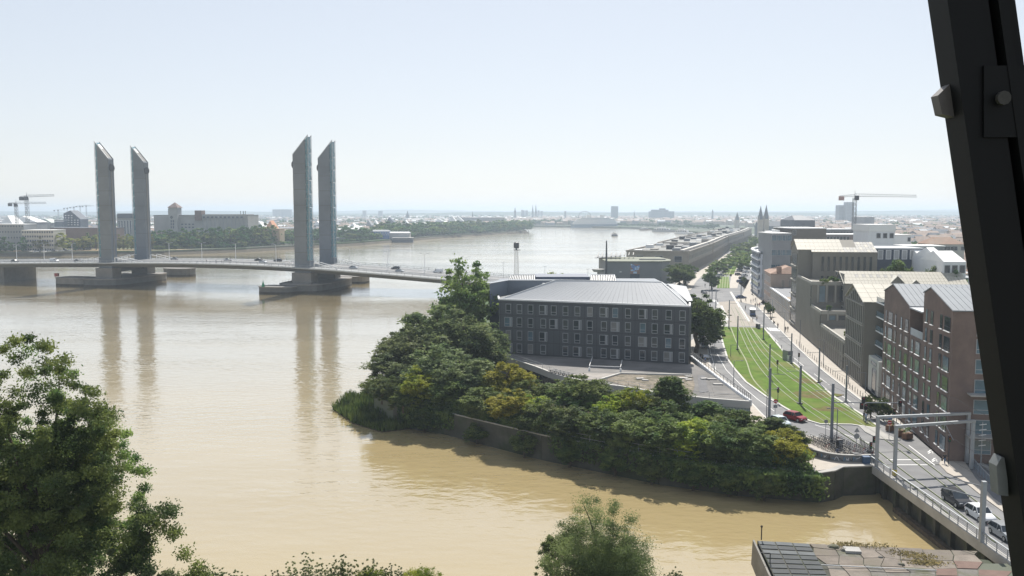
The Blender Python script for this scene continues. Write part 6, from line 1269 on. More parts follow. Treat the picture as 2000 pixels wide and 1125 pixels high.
hm = [house_mesh(11,9,7,2.6,m_cream,m_tile), house_mesh(14,10,9,3,m_stone,m_tile2), house_mesh(9,9,6.5,2.2,m_stone,m_tile), house_mesh(18,11,10,3,m_wall2,m_tile2)]
hg = [house_mesh(20,14,9,1.2,m_greyb,m_wht), house_mesh(12,10,8,3.4,m_stone,m_slate), house_mesh(30,16,7,2,m_greyb,m_zinc)]
def avx(y): return float(np.interp(y,[270,482,700,1073,1390,2200],[100,140,210,315,415,560]))
cand = []; occ = set(); tries = 0
while len(cand) < 11000 and tries < 120000:
    tries += 1; y = math.exp(g4.uniform(math.log(390), math.log(5200))); x = y*g4.uniform(-.66,.60)
    if abs(x) > y*.62 and x > 0: continue
    if inside(x,y,east_poly):
        if y < 2300 and x < avx(y)+ (55 if y < 700 else 25): continue
        if y < 480 and x < 200: continue
        if y > 2200 and x < 60 and y < 2450: continue
        reg = 0 if x > 0 else 1
    elif inside(x,y,west_poly):
        if y < ysh(1000+x/y*FPX)+130: continue
        reg = 1
    else: continue
    cell = (int(x/(14 if y < 1500 else 20)), int(y/(14 if y < 1500 else 22)))
    if cell in occ: continue
    occ.add(cell); cand.append((y,x,reg))
cand.sort()
lab_t = 'small stone house with a tiled roof in the dense old town beyond the tan blocks'; lab_g = 'pale or slate roofed town building in the dense old town beyond the tan blocks'; lab_w = 'low pale roofed building among trees across the river'
near = cand[:285]; far = cand[285:]
for i,(y,x,reg) in enumerate(near):
    tl = reg == 0 and g4.random() < .78; me = g4.choice(hm) if tl else g4.choice(hg)
    o = link('house' if tl else 'town_building', me, None, None, (x,y,4.0), g4.choice((0,0,.2,-.25,1.45,.12))); tag(o, lab_w if reg else (lab_t if tl else lab_g), 'house' if tl else 'building', 'houses across the river' if reg else ('tiled houses of the old town' if tl else 'pale roofed buildings of the old town'))
V = []; Fc = []; MI = []
for (y,x,reg) in far:
    w_, d_, h, r_ = g4.uniform(9,26), g4.uniform(9,16), g4.uniform(6,12), g4.uniform(1.5,3.5); a = g4.choice((0,.2,-.25,.4)); ca, sa = math.cos(a), math.sin(a); n_ = len(V)
    if reg and g4.random() < .35: continue
    for (px,py,pz) in ((-w_/2,-d_/2,0),(w_/2,-d_/2,0),(w_/2,d_/2,0),(-w_/2,d_/2,0),(-w_/2,-d_/2,h),(w_/2,-d_/2,h),(w_/2,d_/2,h),(-w_/2,d_/2,h),(-w_/2,0,h+r_),(w_/2,0,h+r_)): V.append((x+px*ca-py*sa,y+px*sa+py*ca,4+pz))
    Fc += [tuple(n_+i for i in f) for f in ((0,1,5,4),(1,2,6,9,5),(2,3,7,6),(3,0,4,8,7),(4,5,9,8),(6,7,8,9))]; q = g4.random(); rm_ = (1 if q < .80 else 2 if q < .94 else 3) if reg == 0 else (1 if q < .45 else 2 if q < .84 else 3); wm = 0 if g4.random() < .7 else 4
    MI += [wm]*4+[rm_]*2
me = bpy.data.meshes.new('distant_city'); me.from_pydata(V,[],Fc); me.polygons.foreach_set('material_index',MI)
for m_ in (m_stone,m_tile2,m_slate,m_wht,m_greyb): me.materials.append(m_)
tag(link('distant_city', me, None), kind='stuff')
# tree mass between the far houses
gq = np.random.default_rng(77); cs = []; tries = 0
while len(cs) < 5200 and tries < 40000:
    tries += 1; y = math.exp(gq.uniform(math.log(450), math.log(5600))); x = y*gq.uniform(-.66,.6)
    if inside(x,y,east_poly):
        if y < 2300 and x < avx(y)+30: continue
        if y < 480 and x < 190: continue
        if y > 2200 and x < 60 and y < 2450: continue
        if x > 0 and gq.random() < .45: continue
    elif inside(x,y,west_poly):
        if y < ysh(1000+x/y*FPX)+60: continue
    else: continue
    cs.append((x,y))
vv = []
for (x,y) in cs:
    R_ = gq.uniform(3,6)*(1+y/3500); H = gq.uniform(7,13)*(1+y/14000); nq = int(26+14*gq.random()); d = gq.normal(size=(nq,3)); d /= np.linalg.norm(d,axis=1)[:,None]; p = d*np.array([R_,R_,H*.5])*gq.uniform(.55,1,(nq,1))+np.array([x,y,4+H*.52])
    nn = d+gq.normal(0,.5,(nq,3)); nn /= np.linalg.norm(nn,axis=1)[:,None]; a = np.cross(nn,gq.normal(size=(nq,3))); a /= np.linalg.norm(a,axis=1)[:,None]; b_ = np.cross(nn,a); s_ = R_*.38*gq.uniform(.7,1.3,(nq,1)); a = a*s_; b_ = b_*s_*.8
    q = np.empty((nq,4,3)); q[:,0] = p-a; q[:,1] = p-b_; q[:,2] = p+a; q[:,3] = p+b_; vv.append(q.reshape(-1,3))
me = quadmesh('distant_woods', np.concatenate(vv)); me.materials.append(lf_far); tag(link('distant_woods', me, None), kind='stuff')
# ------------------------------------------------------------------ vehicles
def paint(name, rgb, metal=.2): return M(name, rgb, .28, .03, 1, metal=metal, spec=.6)
m_headl = M('headlamp_glass', (.75,.78,.8), .15, 0, spec=.8); m_taill = M('tail_lamp_red', (.4,.02,.02), .3, 0); m_rim = M('alloy_rim', (.45,.46,.47), .35, 0, metal=.7); m_plate2 = M('number_plate', (.75,.75,.72), .5, 0)
def loft(secs):
    mb = MB(); n_ = len(secs[0]); vs = [p for s in secs for p in s]; fs = []
    for i in range(len(secs)-1):
        for k in range(n_): fs.append((i*n_+k, i*n_+(k+1)%n_, (i+1)*n_+(k+1)%n_, (i+1)*n_+k))
    fs += [tuple(range(n_-1,-1,-1)), tuple((len(secs)-1)*n_+k for k in range(n_))]; return mb.add(vs, fs)
CAR_CACHE = {}
def car(kind, pm, label, loc, rz, group=None, name=None, cat='car'):
    key = (kind, pm.name); z = loc[2] if len(loc) > 2 else 4.03
    if key in CAR_CACHE: return copy_tree(CAR_CACHE[key], loc=(loc[0],loc[1],z), rz=rz, label=label, group=group)
    nm = name or {'hatch':'hatchback_car','suv':'suv_car','van':'delivery_van','sedan':'sedan_car'}[kind]
    t = thing(nm, label, 'van' if kind == 'van' else cat, (loc[0],loc[1],z), rz, group)
    L, Wd, zb, zbelt, zr = {'hatch':(4.1,.88,.22,.92,1.47),'suv':(4.45,.92,.26,1.02,1.66),'van':(4.9,.97,.25,1.15,2.02),'sedan':(4.5,.9,.22,.9,1.44)}[kind]
    h = L/2
    st = {'hatch':[(-h,.42,.80,.80),(-h+.12,.28,.90,.92),(-h+.9,.2,.94,1),(0,.2,.93,1),(h-1.15,.2,.93,1),(h-.35,.22,.80,.97),(h-.06,.3,.66,.88),(h,.4,.56,.78)],
          'suv':[(-h,.45,.92,.85),(-h+.12,.3,1.03,.94),(-h+.9,.25,1.05,1),(0,.25,1.04,1),(h-1.1,.25,1.04,1),(h-.3,.28,.95,.97),(h-.05,.34,.80,.9),(h,.45,.7,.8)],
          'van':[(-h,.4,1.15,.92),(-h+.1,.3,1.18,.97),(-h+.9,.25,1.18,1),(0,.25,1.18,1),(h-1.0,.25,1.12,1),(h-.3,.28,.98,.97),(h-.05,.34,.82,.9),(h,.45,.7,.8)],
          'sedan':[(-h,.42,.84,.80),(-h+.12,.28,.92,.92),(-h+.9,.2,.93,1),(0,.2,.92,1),(h-1.25,.2,.91,1),(h-.35,.22,.78,.97),(h-.06,.3,.64,.88),(h,.4,.55,.78)]}[kind]
    secs = []
    for x,b0,tp_,wf in st:
        w_ = Wd*wf; m_ = b0+(tp_-b0)*.55; secs.append([(x,-w_*.94,b0),(x,-w_,m_),(x,-w_*.93,tp_),(x,w_*.93,tp_),(x,w_,m_),(x,w_*.94,b0)])
    b_ = loft(secs).build('body', pm, t, local=True, smooth=False)
    for sx in (-1,1):
        for sy in (-1,1):
            pass
    gs = {'hatch':[(-h+.12,.88,.9,.86),(-h+.55,.86,1.40,.72),(-.5,.86,1.47,.70),(.35,.86,1.44,.70),(h-1.15,.86,.93,.84)],'suv':[(-h+.10,.9,1.0,.88),(-h+.45,.88,1.58,.76),(-.5,.88,1.66,.74),(.3,.88,1.62,.74),(h-1.1,.88,1.04,.86)],
          'van':[(-h+.03,.95,1.16,.93),(-h+.12,.93,1.96,.84),(-.5,.93,2.02,.84),(.75,.93,1.96,.82),(h-.95,.9,1.14,.86)],'sedan':[(-h+.55,.88,.92,.84),(-h+1.25,.86,1.38,.70),(-.3,.86,1.44,.68),(.35,.86,1.42,.68),(h-1.25,.86,.92,.84)]}[kind]
    def gsec(x,wb,zt,wt,zl): return [(x,-wb,zl),(x,-wt,zt),(x,wt,zt),(x,wb,zl)]
    zl = st[3][2]-.03
    loft([gsec(x,wb,max(zt,zl+.01),wt if zt > zl+.1 else wb,zl) for x,wb,zt,wt in gs]).build('glasshouse', m_glass if kind != 'van' else pm, t, local=True)
    ri = gs[1:4]; mb = loft([[(x,-wt-.02,zt-.05),(x,-wt*.9,zt+.025),(x,wt*.9,zt+.025),(x,wt+.02,zt-.05)] for x,wb,zt,wt in ri]); mb.build('roof', pm, t, local=True)
    mb = MB()
    for s in (-1,1):
        for i,j in ((0,1),(3,4)): a, c = gs[i], gs[j]; mb.bar((a[0],s*(a[1] if a[2] < zl+.2 else a[3])*1.0,max(a[2],zl)),(c[0],s*(c[3] if c[2] > zl+.2 else c[1]),max(c[2],zl)),.045)
        mb.bar((-.15,s*.87*Wd/.9,zl),(-.15,s*gs[2][3],gs[2][2]-.02),.04)
    mb.build('pillar', pm, t, local=True)
    if kind == 'van':
        for s in (-1,1): mb = MB(); mb.box(.55,1.35,s*.93-.01,s*.93+.01,1.22,1.75); mb.build('side_window', m_glass, t, local=True)
        mb = MB(); mb.add([(h-.93,-.8,1.18),(h-.93,.8,1.18),(.82,.72,1.93),(.82,-.72,1.93)],[(0,1,2,3)]); mb.build('windscreen', m_glass, t, local=True)
    for sx in (-1,1):
        for sy in (-1,1):
            x = sx*(h-.78); r_ = .32 if kind in ('hatch','sedan') else .36; mb = MB(); mb.bar((x,sy*(Wd-.2),r_),(x,sy*(Wd+.01),r_),r_,n=14); w_ = mb.build('wheel', m_tyre, t, local=True); mb = MB(); mb.bar((x,sy*(Wd),r_),(x,sy*(Wd+.025),r_),r_*.62,n=10); mb.build('rim', m_rim, w_, local=True)
    for s in (-1,1):
        mb = MB(); mb.obox((h-.13,s*Wd*.68,.62 if kind in ('hatch','sedan') else .76), (.09,0,.02), (0,.17,0), (-.01,0,.07)); mb.build('headlight', m_headl, t, local=True)
        mb = MB(); mb.obox((-h+.07,s*Wd*.74,.78 if kind != 'van' else .95), (.06,0,0), (0,.10,0), (0,0,.12)); mb.build('tail_light', m_taill, t, local=True)
        mb = MB(); mb.obox((h-1.5 if kind != 'van' else h-1.15,s*(Wd+.09),zl+.1), (.08,0,0), (0,.09,0), (0,0,.07)); mb.build('mirror', pm, t, local=True)
    mb = MB(); mb.obox((h-.015,0,.45), (.03,0,0), (0,.26,0), (0,0,.06)); mb.build('number_plate', m_plate2, t, local=True); mb = MB(); mb.obox((h-.03,0,.33), (.05,0,0), (0,.5,0), (0,0,.05)); mb.build('grille', m_black, t, local=True)
    CAR_CACHE[key] = t; return t
pw_, pk, ps, pr_, pd_, pbl = paint('car_white',(.72,.73,.74),0), paint('car_black',(.02,.022,.026)), paint('car_silver',(.42,.44,.46),.5), paint('car_red',(.26,.02,.025)), paint('car_graphite',(.06,.065,.075),.4), paint('car_blue',(.05,.09,.2))
dw = -math.pi/2
q = P(1868,985); car('suv', pd_, 'dark grey estate car on the lock bridge, ahead of the white hatchback', (q.x,q.y,4.04), dw+.03)
q = P(1914,1013); car('hatch', pw_, 'white hatchback on the lock bridge right behind the dark estate car', (q.x,q.y,4.04), dw+.03)
q = P(1962,1050); car('hatch', ps, 'pale silver car at the lock bridge half hidden by the window mullion', (q.x,q.y,4.04), dw+.03)
q = P(1553,821); car('hatch', pr_, 'red car driving down to the junction beside the tram lawn', (q.x,q.y,4.04), dw+.55)
q = P(1524,832); car('hatch', paint('car_paleblue',(.55,.62,.66),0), 'pale car beside the red one, half covered by tree leaves', (q.x,q.y,4.16), dw+.3)
for k,(u,v,kd,pm,lab) in enumerate(((1371,663,'hatch',pw_,'white parked car topmost of the three under the street tree'),(1372,671,'hatch',pw_,'white parked car in the middle of the three under the street tree'),(1374,680,'sedan',paint('car_icegrey',(.35,.40,.46),.3),'grey-blue parked car lowest of the row under the street tree'))): q = P(u,v); car(kd, pm, lab, (q.x,q.y,4.16), dw+.05)
q = P(1379,702); t = thing('flatbed_trailer', 'small pale flatbed trailer parked by the terrace railing', 'trailer', (q.x,q.y,4.16), 1.5); mb = MB(); mb.box(-1.7,1.7,-.9,.9,.6,.75); mb.build('bed', m_white, t, local=True)
for s in (-1,1): mb = MB(); mb.box(-1.7,1.7,s*.9-.03,s*.9+.03,.75,1.15); mb.build('side_board', m_wfr, t, local=True); mb = MB(); mb.bar((0,s*.8,.32),(0,s*1.0,.32),.32,n=10); mb.build('wheel', m_tyre, t, local=True)
mb = MB(); mb.bar((1.7,0,.6),(2.9,0,.5),.06); mb.build('drawbar', m_dkmet, t, local=True)
for (u,v,kd,pm,rz,lab) in ((1375,573,'sedan',pd_,dw+.1,'dark car waiting at the crossing'),(1447,583,'sedan',pbl,.1,'dark blue car crossing the junction sideways'),(1350,581,'hatch',pk,.4,'black car parked behind the office roof corner'),(1362,588,'hatch',pk,.4,'second black car by the street corner tree'),(1339,556,'van',pw_,1.2,'white van under the dark plane trees'),(1329,559,'hatch',ps,.9,'silver car under the dark plane trees'),(1343,552,'van',ps,1.3,'silver van under the dark plane trees')): q = P(u,v); car(kd, pm, lab, (q.x,q.y,4.05), rz)
i = 0
for (u,v) in ((1402,545),(1407,540),(1412,534),(1418,529),(1424,523),(1430,518),(1436,512),(1441,507),(1447,502),(1446,552),(1450,546),(1454,540),(1457,533),(1460,527),(1463,521),(1442,538),(1445,530),(1449,523)):
    q = P(u,v); car(('hatch','suv','sedan')[i%3], (pk,ps,pw_,pd_,pbl)[i%5], 'parked car in the rows under the avenue trees', (q.x,q.y,4.08), .45+.1*(i%3), 'cars parked along the avenue'); i += 1
def bcar(t_, o, kd, pm, lab, fwd=1): q = B(t_,o,.03); car(kd, pm, lab, tuple(q), math.atan2(BE.y,BE.x)+(0 if fwd > 0 else math.pi))
def tof(u, o):                              # position along the deck for a picture column
    k = (u-1000)/FPX; b0 = BC+BN*o; return (k*b0.y-b0.x)/(BE.x-k*BE.y)
for (u,o,kd,pm,lab,f) in ((105,-9,'van',pw_,'white van on the bridge left of the far towers',1),(152,-9,'sedan',pd_,'dark car on the bridge just left of the far towers',1),(28,-9,'sedan',pk,'black car on the bridge near the picture edge',1),(504,9.5,'sedan',pk,'black car on the far lane left of the nearer towers',-1),(542,9.5,'suv',pk,'black high car on the far lane closest to the nearer towers',-1),(513,-4,'hatch',pw_,'white car on the bridge below the two black ones',1),(444,4,'sedan',ps,'silver car between lamps in the middle of the lift span',-1),(340,9,'hatch',ps,'silver car on the deck beside the far pair of towers',-1),(690,-5,'sedan',ps,'silver car just past the nearer towers',1),(772,9.5,'suv',pk,'black car on the far lane between the last two lamps',-1),(780,-4,'sedan',ps,'silver car below the black one on the sloping deck',1),(855,9.5,'van',pw_,'white van reaching the tall poplar on the bridge',-1)): bcar(tof(u,o),o,kd,pm,lab,f)
for i,(u,v) in enumerate(((62,492),(70,493),(78,492),(86,493),(95,492),(106,491),(113,491),(120,491),(128,490),(137,490),(146,489),(155,488),(164,488),(172,488))): q = P(u,v,4.3); car(('hatch','sedan','suv')[i%3], (pw_,ps,pd_)[i%3], 'parked car in the lot beyond the bridge on the other bank', (q.x,q.y,4.34), .1, 'cars parked on the other bank')
# blue and white shuttle cart
q = P(1470,617); t = thing('shuttle_cart', 'small blue cart with white canopy and dark windows standing on the paving', 'cart', (q.x,q.y,4.06), dw-.25); mb = MB(); mb.box(-2.2,2.0,-.9,.9,.4,1.1); mb.build('body', pbl, t, local=True); mb = MB(); mb.box(-2.2,1.2,-.85,.85,1.1,2.1); mb.build('windows', m_glass, t, local=True); mb = MB(); mb.box(-2.4,1.5,-1.0,1.0,2.1,2.25); mb.build('canopy', m_white, t, local=True); mb = MB(); mb.box(-5.6,-2.6,-.9,.9,.5,1.3); mb.build('trailer_body', M('cart_blue',(.06,.12,.45),.4,.05,1), t, local=True); mb = MB(); mb.box(-5.7,-2.5,-1,1,2.1,2.2); mb.build('canopy', m_white, t, local=True)
for x in (-5.2,-3,-1.5,1.3):
    for s in (-1,1): mb = MB(); mb.bar((x,s*.75,.35),(x,s*.92,.35),.35,n=10); mb.build('wheel', m_tyre, t, local=True)
for x in (-5.5,-2.7):
    for s in (-1,1): mb = MB(); mb.bar((x,s*.9,1.3),(x,s*.9,2.1),.05); mb.build('post', m_dkmet, t, local=True)
# ------------------------------------------------------------------ people
m_skin = M('skin', (.42,.27,.20), .6, 0)
def person_mesh(pose):
    # joints in metres, facing +Y
    J = {'pel':(0,0,.95,.125),'chest':(0,.02,1.25,.145),'neck':(0,.02,1.47,.055),'head':(0,.04,1.60,.085),'crown':(0,.035,1.69,.07)}; E_ = [('pel','chest'),('chest','neck'),('neck','head'),('head','crown')]
    sw = {'stand':0,'walk':.22,'stride':.34}[pose]
    for s,n_ in ((-1,'l'),(1,'r')):
        f = sw*s
        J.update({'hip'+n_:(s*.09,0,.88,.095),'knee'+n_:(s*.095,f*.55+.03*(sw > 0),.49,.06),'ank'+n_:(s*.10,f-.06*(f < 0),.09+.06*(f < 0),.04),'toe'+n_:(s*.11,f+.15,.04+.03*(f < 0),.035),'sho'+n_:(s*.18,.01,1.40,.06),'elb'+n_:(s*.24,-f*.5-.03,1.12,.042),'wri'+n_:(s*.25,-f*.8+.05,.88,.03),'han'+n_:(s*.245,-f*.85+.09,.79,.034)})
        E_ += [('pel','hip'+n_),('hip'+n_,'knee'+n_),('knee'+n_,'ank'+n_),('ank'+n_,'toe'+n_),('chest','sho'+n_),('sho'+n_,'elb'+n_),('elb'+n_,'wri'+n_),('wri'+n_,'han'+n_)]
    ks = list(J); me = bpy.data.meshes.new('tmp'); me.from_pydata([J[k][:3] for k in ks],[(ks.index(a),ks.index(b_)) for a,b_ in E_],[]); o = bpy.data.objects.new('tmp', me); COL.objects.link(o)
    o.modifiers.new('s','SKIN'); su = o.modifiers.new('u','SUBSURF'); su.levels = 1; su.render_levels = 1
    for i,k in enumerate(ks): sv = me.skin_vertices[0].data[i]; r_ = J[k][3]; sv.radius = (r_,r_*(.8 if k in ('chest','pel') else 1)); sv.use_root = (k == 'pel')
    dg_ = bpy.context.evaluated_depsgraph_get(); dg_.update(); out = bpy.data.meshes.new_from_object(o.evaluated_get(dg_)); bpy.data.objects.remove(o); out.name = 'person'; out.materials.clear()
    mi = []
    for p in out.polygons:
        c = p.center; z = c.z
        mi.append(3 if z < .09 else 2 if z < .93 and abs(c.x) < .2 else 0 if (abs(c.x) > .2 and z < 1.13) or z > 1.46 else 1)
    out.polygons.foreach_set('material_index', mi); out.polygons.foreach_set('use_smooth', [True]*len(mi)); return out
PM = {k: person_mesh(k) for k in ('stand','walk','stride')}; _pm = {}
mb = MB(); mb.ball((0,.02,1.665),.098,8,5,(1,1.05,.8)); hair_me = mb.mesh('hair'); mb = MB(); mb.box(-.13,.13,-.22,-.10,1.05,1.42); pack_me = mb.mesh('backpack')
CLO = {'black':(.02,.02,.022),'white':(.7,.7,.7),'blue':(.10,.17,.33),'lightblue':(.35,.45,.62),'red':(.35,.05,.05),'grey':(.2,.2,.21),'navy':(.03,.04,.09),'beige':(.45,.38,.28),'olive':(.12,.13,.06),'jeans':(.12,.17,.26)}
def person(label, x, y, rz, pose, top, bot, z=4.1, pack=False, group=None):
    key = (pose,top,bot)
    if key not in _pm:
        me = PM[pose].copy(); me.name = 'person'
        for m_ in (m_skin, M('cloth_'+top,CLO[top],.85,.1,6), M('cloth_'+bot,CLO[bot],.85,.1,6), m_black): me.materials.append(m_)
        _pm[key] = me
    o = link('person', _pm[key], None, None, (x,y,z), rz); tag(o, label, 'person', group)
    if not hair_me.materials: hair_me.materials.append(M('brown_hair',(.05,.03,.02),.8,0)); pack_me.materials.append(M('pack_cloth',(.05,.05,.06),.8,0))
    link('hair', hair_me, None, o)
    if pack: link('backpack', pack_me, None, o)
    return o
q = P(1845,908); o = person('man in a black shirt and blue jeans walking away beside the signal post', q.x, q.y, -.1, 'walk','black','jeans',4.05)
t = thing('shoulder_bag', 'small black bag held in the hand of the man in the black shirt', 'bag', (q.x-.34,q.y+.1,4.62)); mb = MB(); mb.box(-.10,.10,-.07,.07,-.05,.22); mb.build('bag_body', m_black, t, local=True); mb = MB(); mb.bar((-.08,0,.22),(0,0,.30),.012); mb.bar((0,0,.30),(.08,0,.22),.012); mb.build('strap', m_black, t, local=True)
pl = [(1691,826,'stand','lightblue','blue','person in a light blue shirt standing on the grass edge under the signal arm',.4),(1687,823,'stand','navy','grey','dark dressed person right behind the one in the light blue shirt',.6),(1534,649,'walk','black','navy','walker in dark clothes, left of the pair on the pale pavement',3.0),(1538.5,649,'walk','black','beige','walker in black top, right of the pair on the pale pavement',3.1),(1466.5,593,'walk','navy','jeans','walker crossing by the blue car, nearest it',1.2),(1471,591,'walk','black','grey','walker in black just right of the crossing one',1.4),(1475,590,'stand','grey','jeans','grey dressed person standing near the crossing kerb',2.0),(1456.5,590,'walk','black','black','lone dark walker by the mast at the blue car',1.8),(1475,601,'stand','black','navy','dark figure standing left in the group by the shuttle cart',.2),(1480,601,'stand','navy','black','dark figure in the middle of the group by the shuttle cart',.3),(1483.5,600,'stand','red','jeans','figure in a red top at the end of the group by the shuttle cart',.2),(1456,606,'stand','grey','black','person leaning near the front of the shuttle cart',2.2),(1470,628,'walk','white','beige','person in white behind the shuttle cart',3.0),(1478,628,'walk','beige','jeans','person in beige behind the shuttle cart',2.8),(1377,561,'walk','black','black','dark pedestrian walking in the road beyond the crossing',3.1),(1401.5,593,'stand','navy','navy','dark figure waiting at the track crossing',1.2),(1375.5,598,'walk','black','jeans','pedestrian on the corner by the street tree',2.6),(1386.5,588,'stand','grey','navy','figure beside the mast at the far kerb',1.0),(1409,615,'stand','white','jeans','figure in white at the tram stop shelter',.6),(1401,622,'stand','blue','black','figure in blue at the tram stop shelter',1.6),(1453,566,'walk','black','navy','person walking on the forecourt past a bench',2.0),(1478,570,'walk','red','black','person in red near the white corner block',2.9),(1490,580,'walk','grey','jeans','person passing the corner of the white block',2.7),(1700,812,'walk','grey','black','person in grey on the pavement by the brick house',2.9),(1712,806,'stand','beige','jeans','person in beige by the entrance of the brick house',1.5),(1377,712,'stand','blue','navy','person in blue at the terrace railing by the trailer',.5),(1368,704,'walk','black','jeans','person in black on the path by the trailer',2.9)]
for (u,v,po_,tp_,bt,lab,rz) in pl: q = P(u,v); person(lab, q.x, q.y, rz, po_, tp_, bt, 4.12, rnd.random() < .3)
for i,(u,lab) in enumerate(((403,'pedestrian on the bridge footway, left of the three'),(421,'pedestrian on the bridge footway, middle of the three'),(432,'pedestrian on the bridge footway, right of the three'))): q = B(tof(u,-18),-18,.14); person(lab, q.x, q.y, 1.3, 'walk', ('black','navy','grey')[i], 'navy', q.z)
# ------------------------------------------------------------------ bicycles
def bike(label, loc, rz, group, col):
    t = thing('bicycle', label, 'bicycle', loc, rz, group)
    for nm,x in (('wheel',-.52),('wheel',.52)):
        mb = MB()
        for k in range(12): a0, a1 = 6.283*k/12, 6.283*(k+1)/12; mb.bar((x+.34*math.cos(a0),0,.34+.34*math.sin(a0)),(x+.34*math.cos(a1),0,.34+.34*math.sin(a1)),.022,n=3,cap=False)
        for k in range(4): a0 = .785*k; mb.bar((x-.33*math.cos(a0),0,.34-.33*math.sin(a0)),(x+.33*math.cos(a0),0,.34+.33*math.sin(a0)),.006,n=3,cap=False)
        mb.build(nm, m_tyre, t, local=True)
    mb = MB()
    for a, b_ in (((-.52,.34),(-.08,.32)),((-.52,.34),(-.15,.78)),((-.08,.32),(-.18,.88)),((-.08,.32),(.36,.74)),((-.15,.78),(.34,.80)),((.52,.34),(.33,.95))): mb.bar((a[0],0,a[1]),(b_[0],0,b_[1]),.022,n=4,cap=False)
    mb.build('frame', col, t, local=True); mb = MB(); mb.box(-.30,-.06,-.07,.07,.88,.94); mb.build('saddle', m_black, t, local=True); mb = MB(); mb.bar((.33,-.28,1.0),(.33,.28,1.0),.02,n=4); mb.bar((.33,0,.93),(.33,0,1.0),.02,n=4); mb.build('handlebar', m_dkmet, t, local=True); return t
b0 = None; c0, c1 = P(1575,862), P(1660,902); d_ = Vector((c1.x-c0.x,c1.y-c0.y,0)); off = Vector((-d_.y,d_.x,0)).normalized(); off = off if off.y > 0 else -off
bks = [bike('parked bicycle in the dense double racks behind the graffiti wall', (0,0,-50), 0, 'bicycles in the racks', c) for c in (m_dkmet, paint('bike_blue',(.05,.10,.25)), paint('bike_red',(.25,.03,.03)), m_steel)]
used = [False]*4
for row in range(3):
    for k in range(22):
        s = (k+.5)/22; p = c0+d_*s+off*(.2+row*2.0); j = (k*7+row*3)%4 if rnd.random() < .25 else 0; loc = (p.x,p.y,4.15); rz = math.atan2(off.y,off.x)+rnd.uniform(-.2,.2)+.35
        if not used[j]: bks[j].location = loc; bks[j].rotation_euler = (0,0,rz); used[j] = True
        else: copy_tree(bks[j], loc=loc, rz=rz)
for row in range(2):
    t = thing('bicycle_rack', ['long low steel rack rail nearer the graffiti wall','long low steel rack rail nearer the street'][row], 'bicycle rack', tuple(c0+off*(1.2+row*2.0)+Vector((0,0,.15)))); a = c0+off*(1.2+row*2.0); mb = MB(); mb.bar(a+Vector((0,0,.85)),a+d_+Vector((0,0,.85)),.05); mb.build('rail', m_dkmet, t)
    for k in range(8): p = a+d_*(k/7); mb = MB(); mb.bar(p+Vector((0,0,.15)),p+Vector((0,0,.85)),.05); mb.build('post', m_dkmet, t)
q = P(1519,643); bike('bicycle ridden along the pale pavement by a dark figure', (q.x,q.y,4.14), 1.2, None, m_dkmet); person('dark cyclist riding on the pale pavement', q.x, q.y, -.3, 'stride', 'black', 'navy', 4.3)
q = P(1695,830); bike('light bicycle standing by the person in the light blue shirt', (q.x,q.y,4.14), .6, None, m_steel)
# ------------------------------------------------------------------ masts, lamps, signals, signs
ms = [(1623.5,868,749,'thick grey tram mast with a long signal arm at the junction'),(1502,823,719,'thick grey tram mast beside the road and the red car'),(1562,790,714,'thick grey tram mast in the middle of the lawn'),(1502.5,738,672,'dark mast on the lawn in line above the roadside mast'),(1440,684,617,'dark mast in the upper lawn, nearer of two on its road side'),(1423.5,642,586,'dark mast at the upper lawn corner'),(1491,664,599,'dark mast on the street side of the upper lawn'),(1545,711,651,'dark mast beside the grey cabinet'),(1599,749,679,'dark mast on the lawn edge towards the pavement'),(1652,787,714,'dark mast on the lawn edge near the brick houses'),(1398,602,565,'thin dark mast at the crossing'),(1390.5,589,562,'thin dark mast beside the one at the crossing'),(1469,576,541,'thin dark mast before the white corner block'),(1447,589,557,'thin dark mast behind the blue car')]
for (u,vb,vt,lab) in ms:
    q = P(u,vb); zt = D(u,vt,q.y).z; t = thing('tram_mast', lab, 'mast', (q.x,q.y,4.1), 0, 'masts of the tram line'); r_ = .24 if vb > 770 and u < 1630 else .17
    mb = MB(); mb.bar((q.x,q.y,4.1),(q.x,q.y,zt),r_,r_*.85,8); mb.build('pole', m_mast, t); mb = MB(); mb.box(q.x-r_*1.8,q.x+r_*1.8,q.y-r_*1.8,q.y+r_*1.8,4.1,4.35); mb.build('foot', m_dkmet, t); mb = MB(); mb.bar((q.x,q.y,zt-1.0),(q.x+(2.6 if u < 1450 or u in (1502.5,1502) else -2.6),q.y+.4,zt-1.15),.05); mb.build('bracket', m_mast, t)
def wire(px, sag=.25, lab='', z=None):
    t = thing('overhead_wire', lab, 'wire', tuple(px[0])); mb = MB()
    for a, b_ in zip(px[:-1],px[1:]):
        for k in range(4):
            s0, s1 = k/4, (k+1)/4; p = a.lerp(b_,s0)-Vector((0,0,sag*4*s0*(1-s0))); q = a.lerp(b_,s1)-Vector((0,0,sag*4*s1*(1-s1))); mb.bar(p,q,.022,n=3,cap=False)
    mb.build('strand', m_wire, t)
def up(u, v, h): q = P(u,v); return Vector((q.x,q.y,4+h))
for tr, lab in ((trA,'overhead wire above the road-side tram track'),(trB,'overhead wire above the street-side tram track')): wire([up(*q,6.6) for q in tr[2::2]], .2, lab)
wire([up(1708,905,11.2),up(1800,950,10.4),up(1900,1010,10.2),up(1975,1070,10)], .3, 'lower pale wire running from the gantries to the mullion'); wire([up(1745,880,11.3),up(1860,930,10.8),up(1975,1000,10.4)], .3, 'upper pale wire running from the gantries to the mullion')
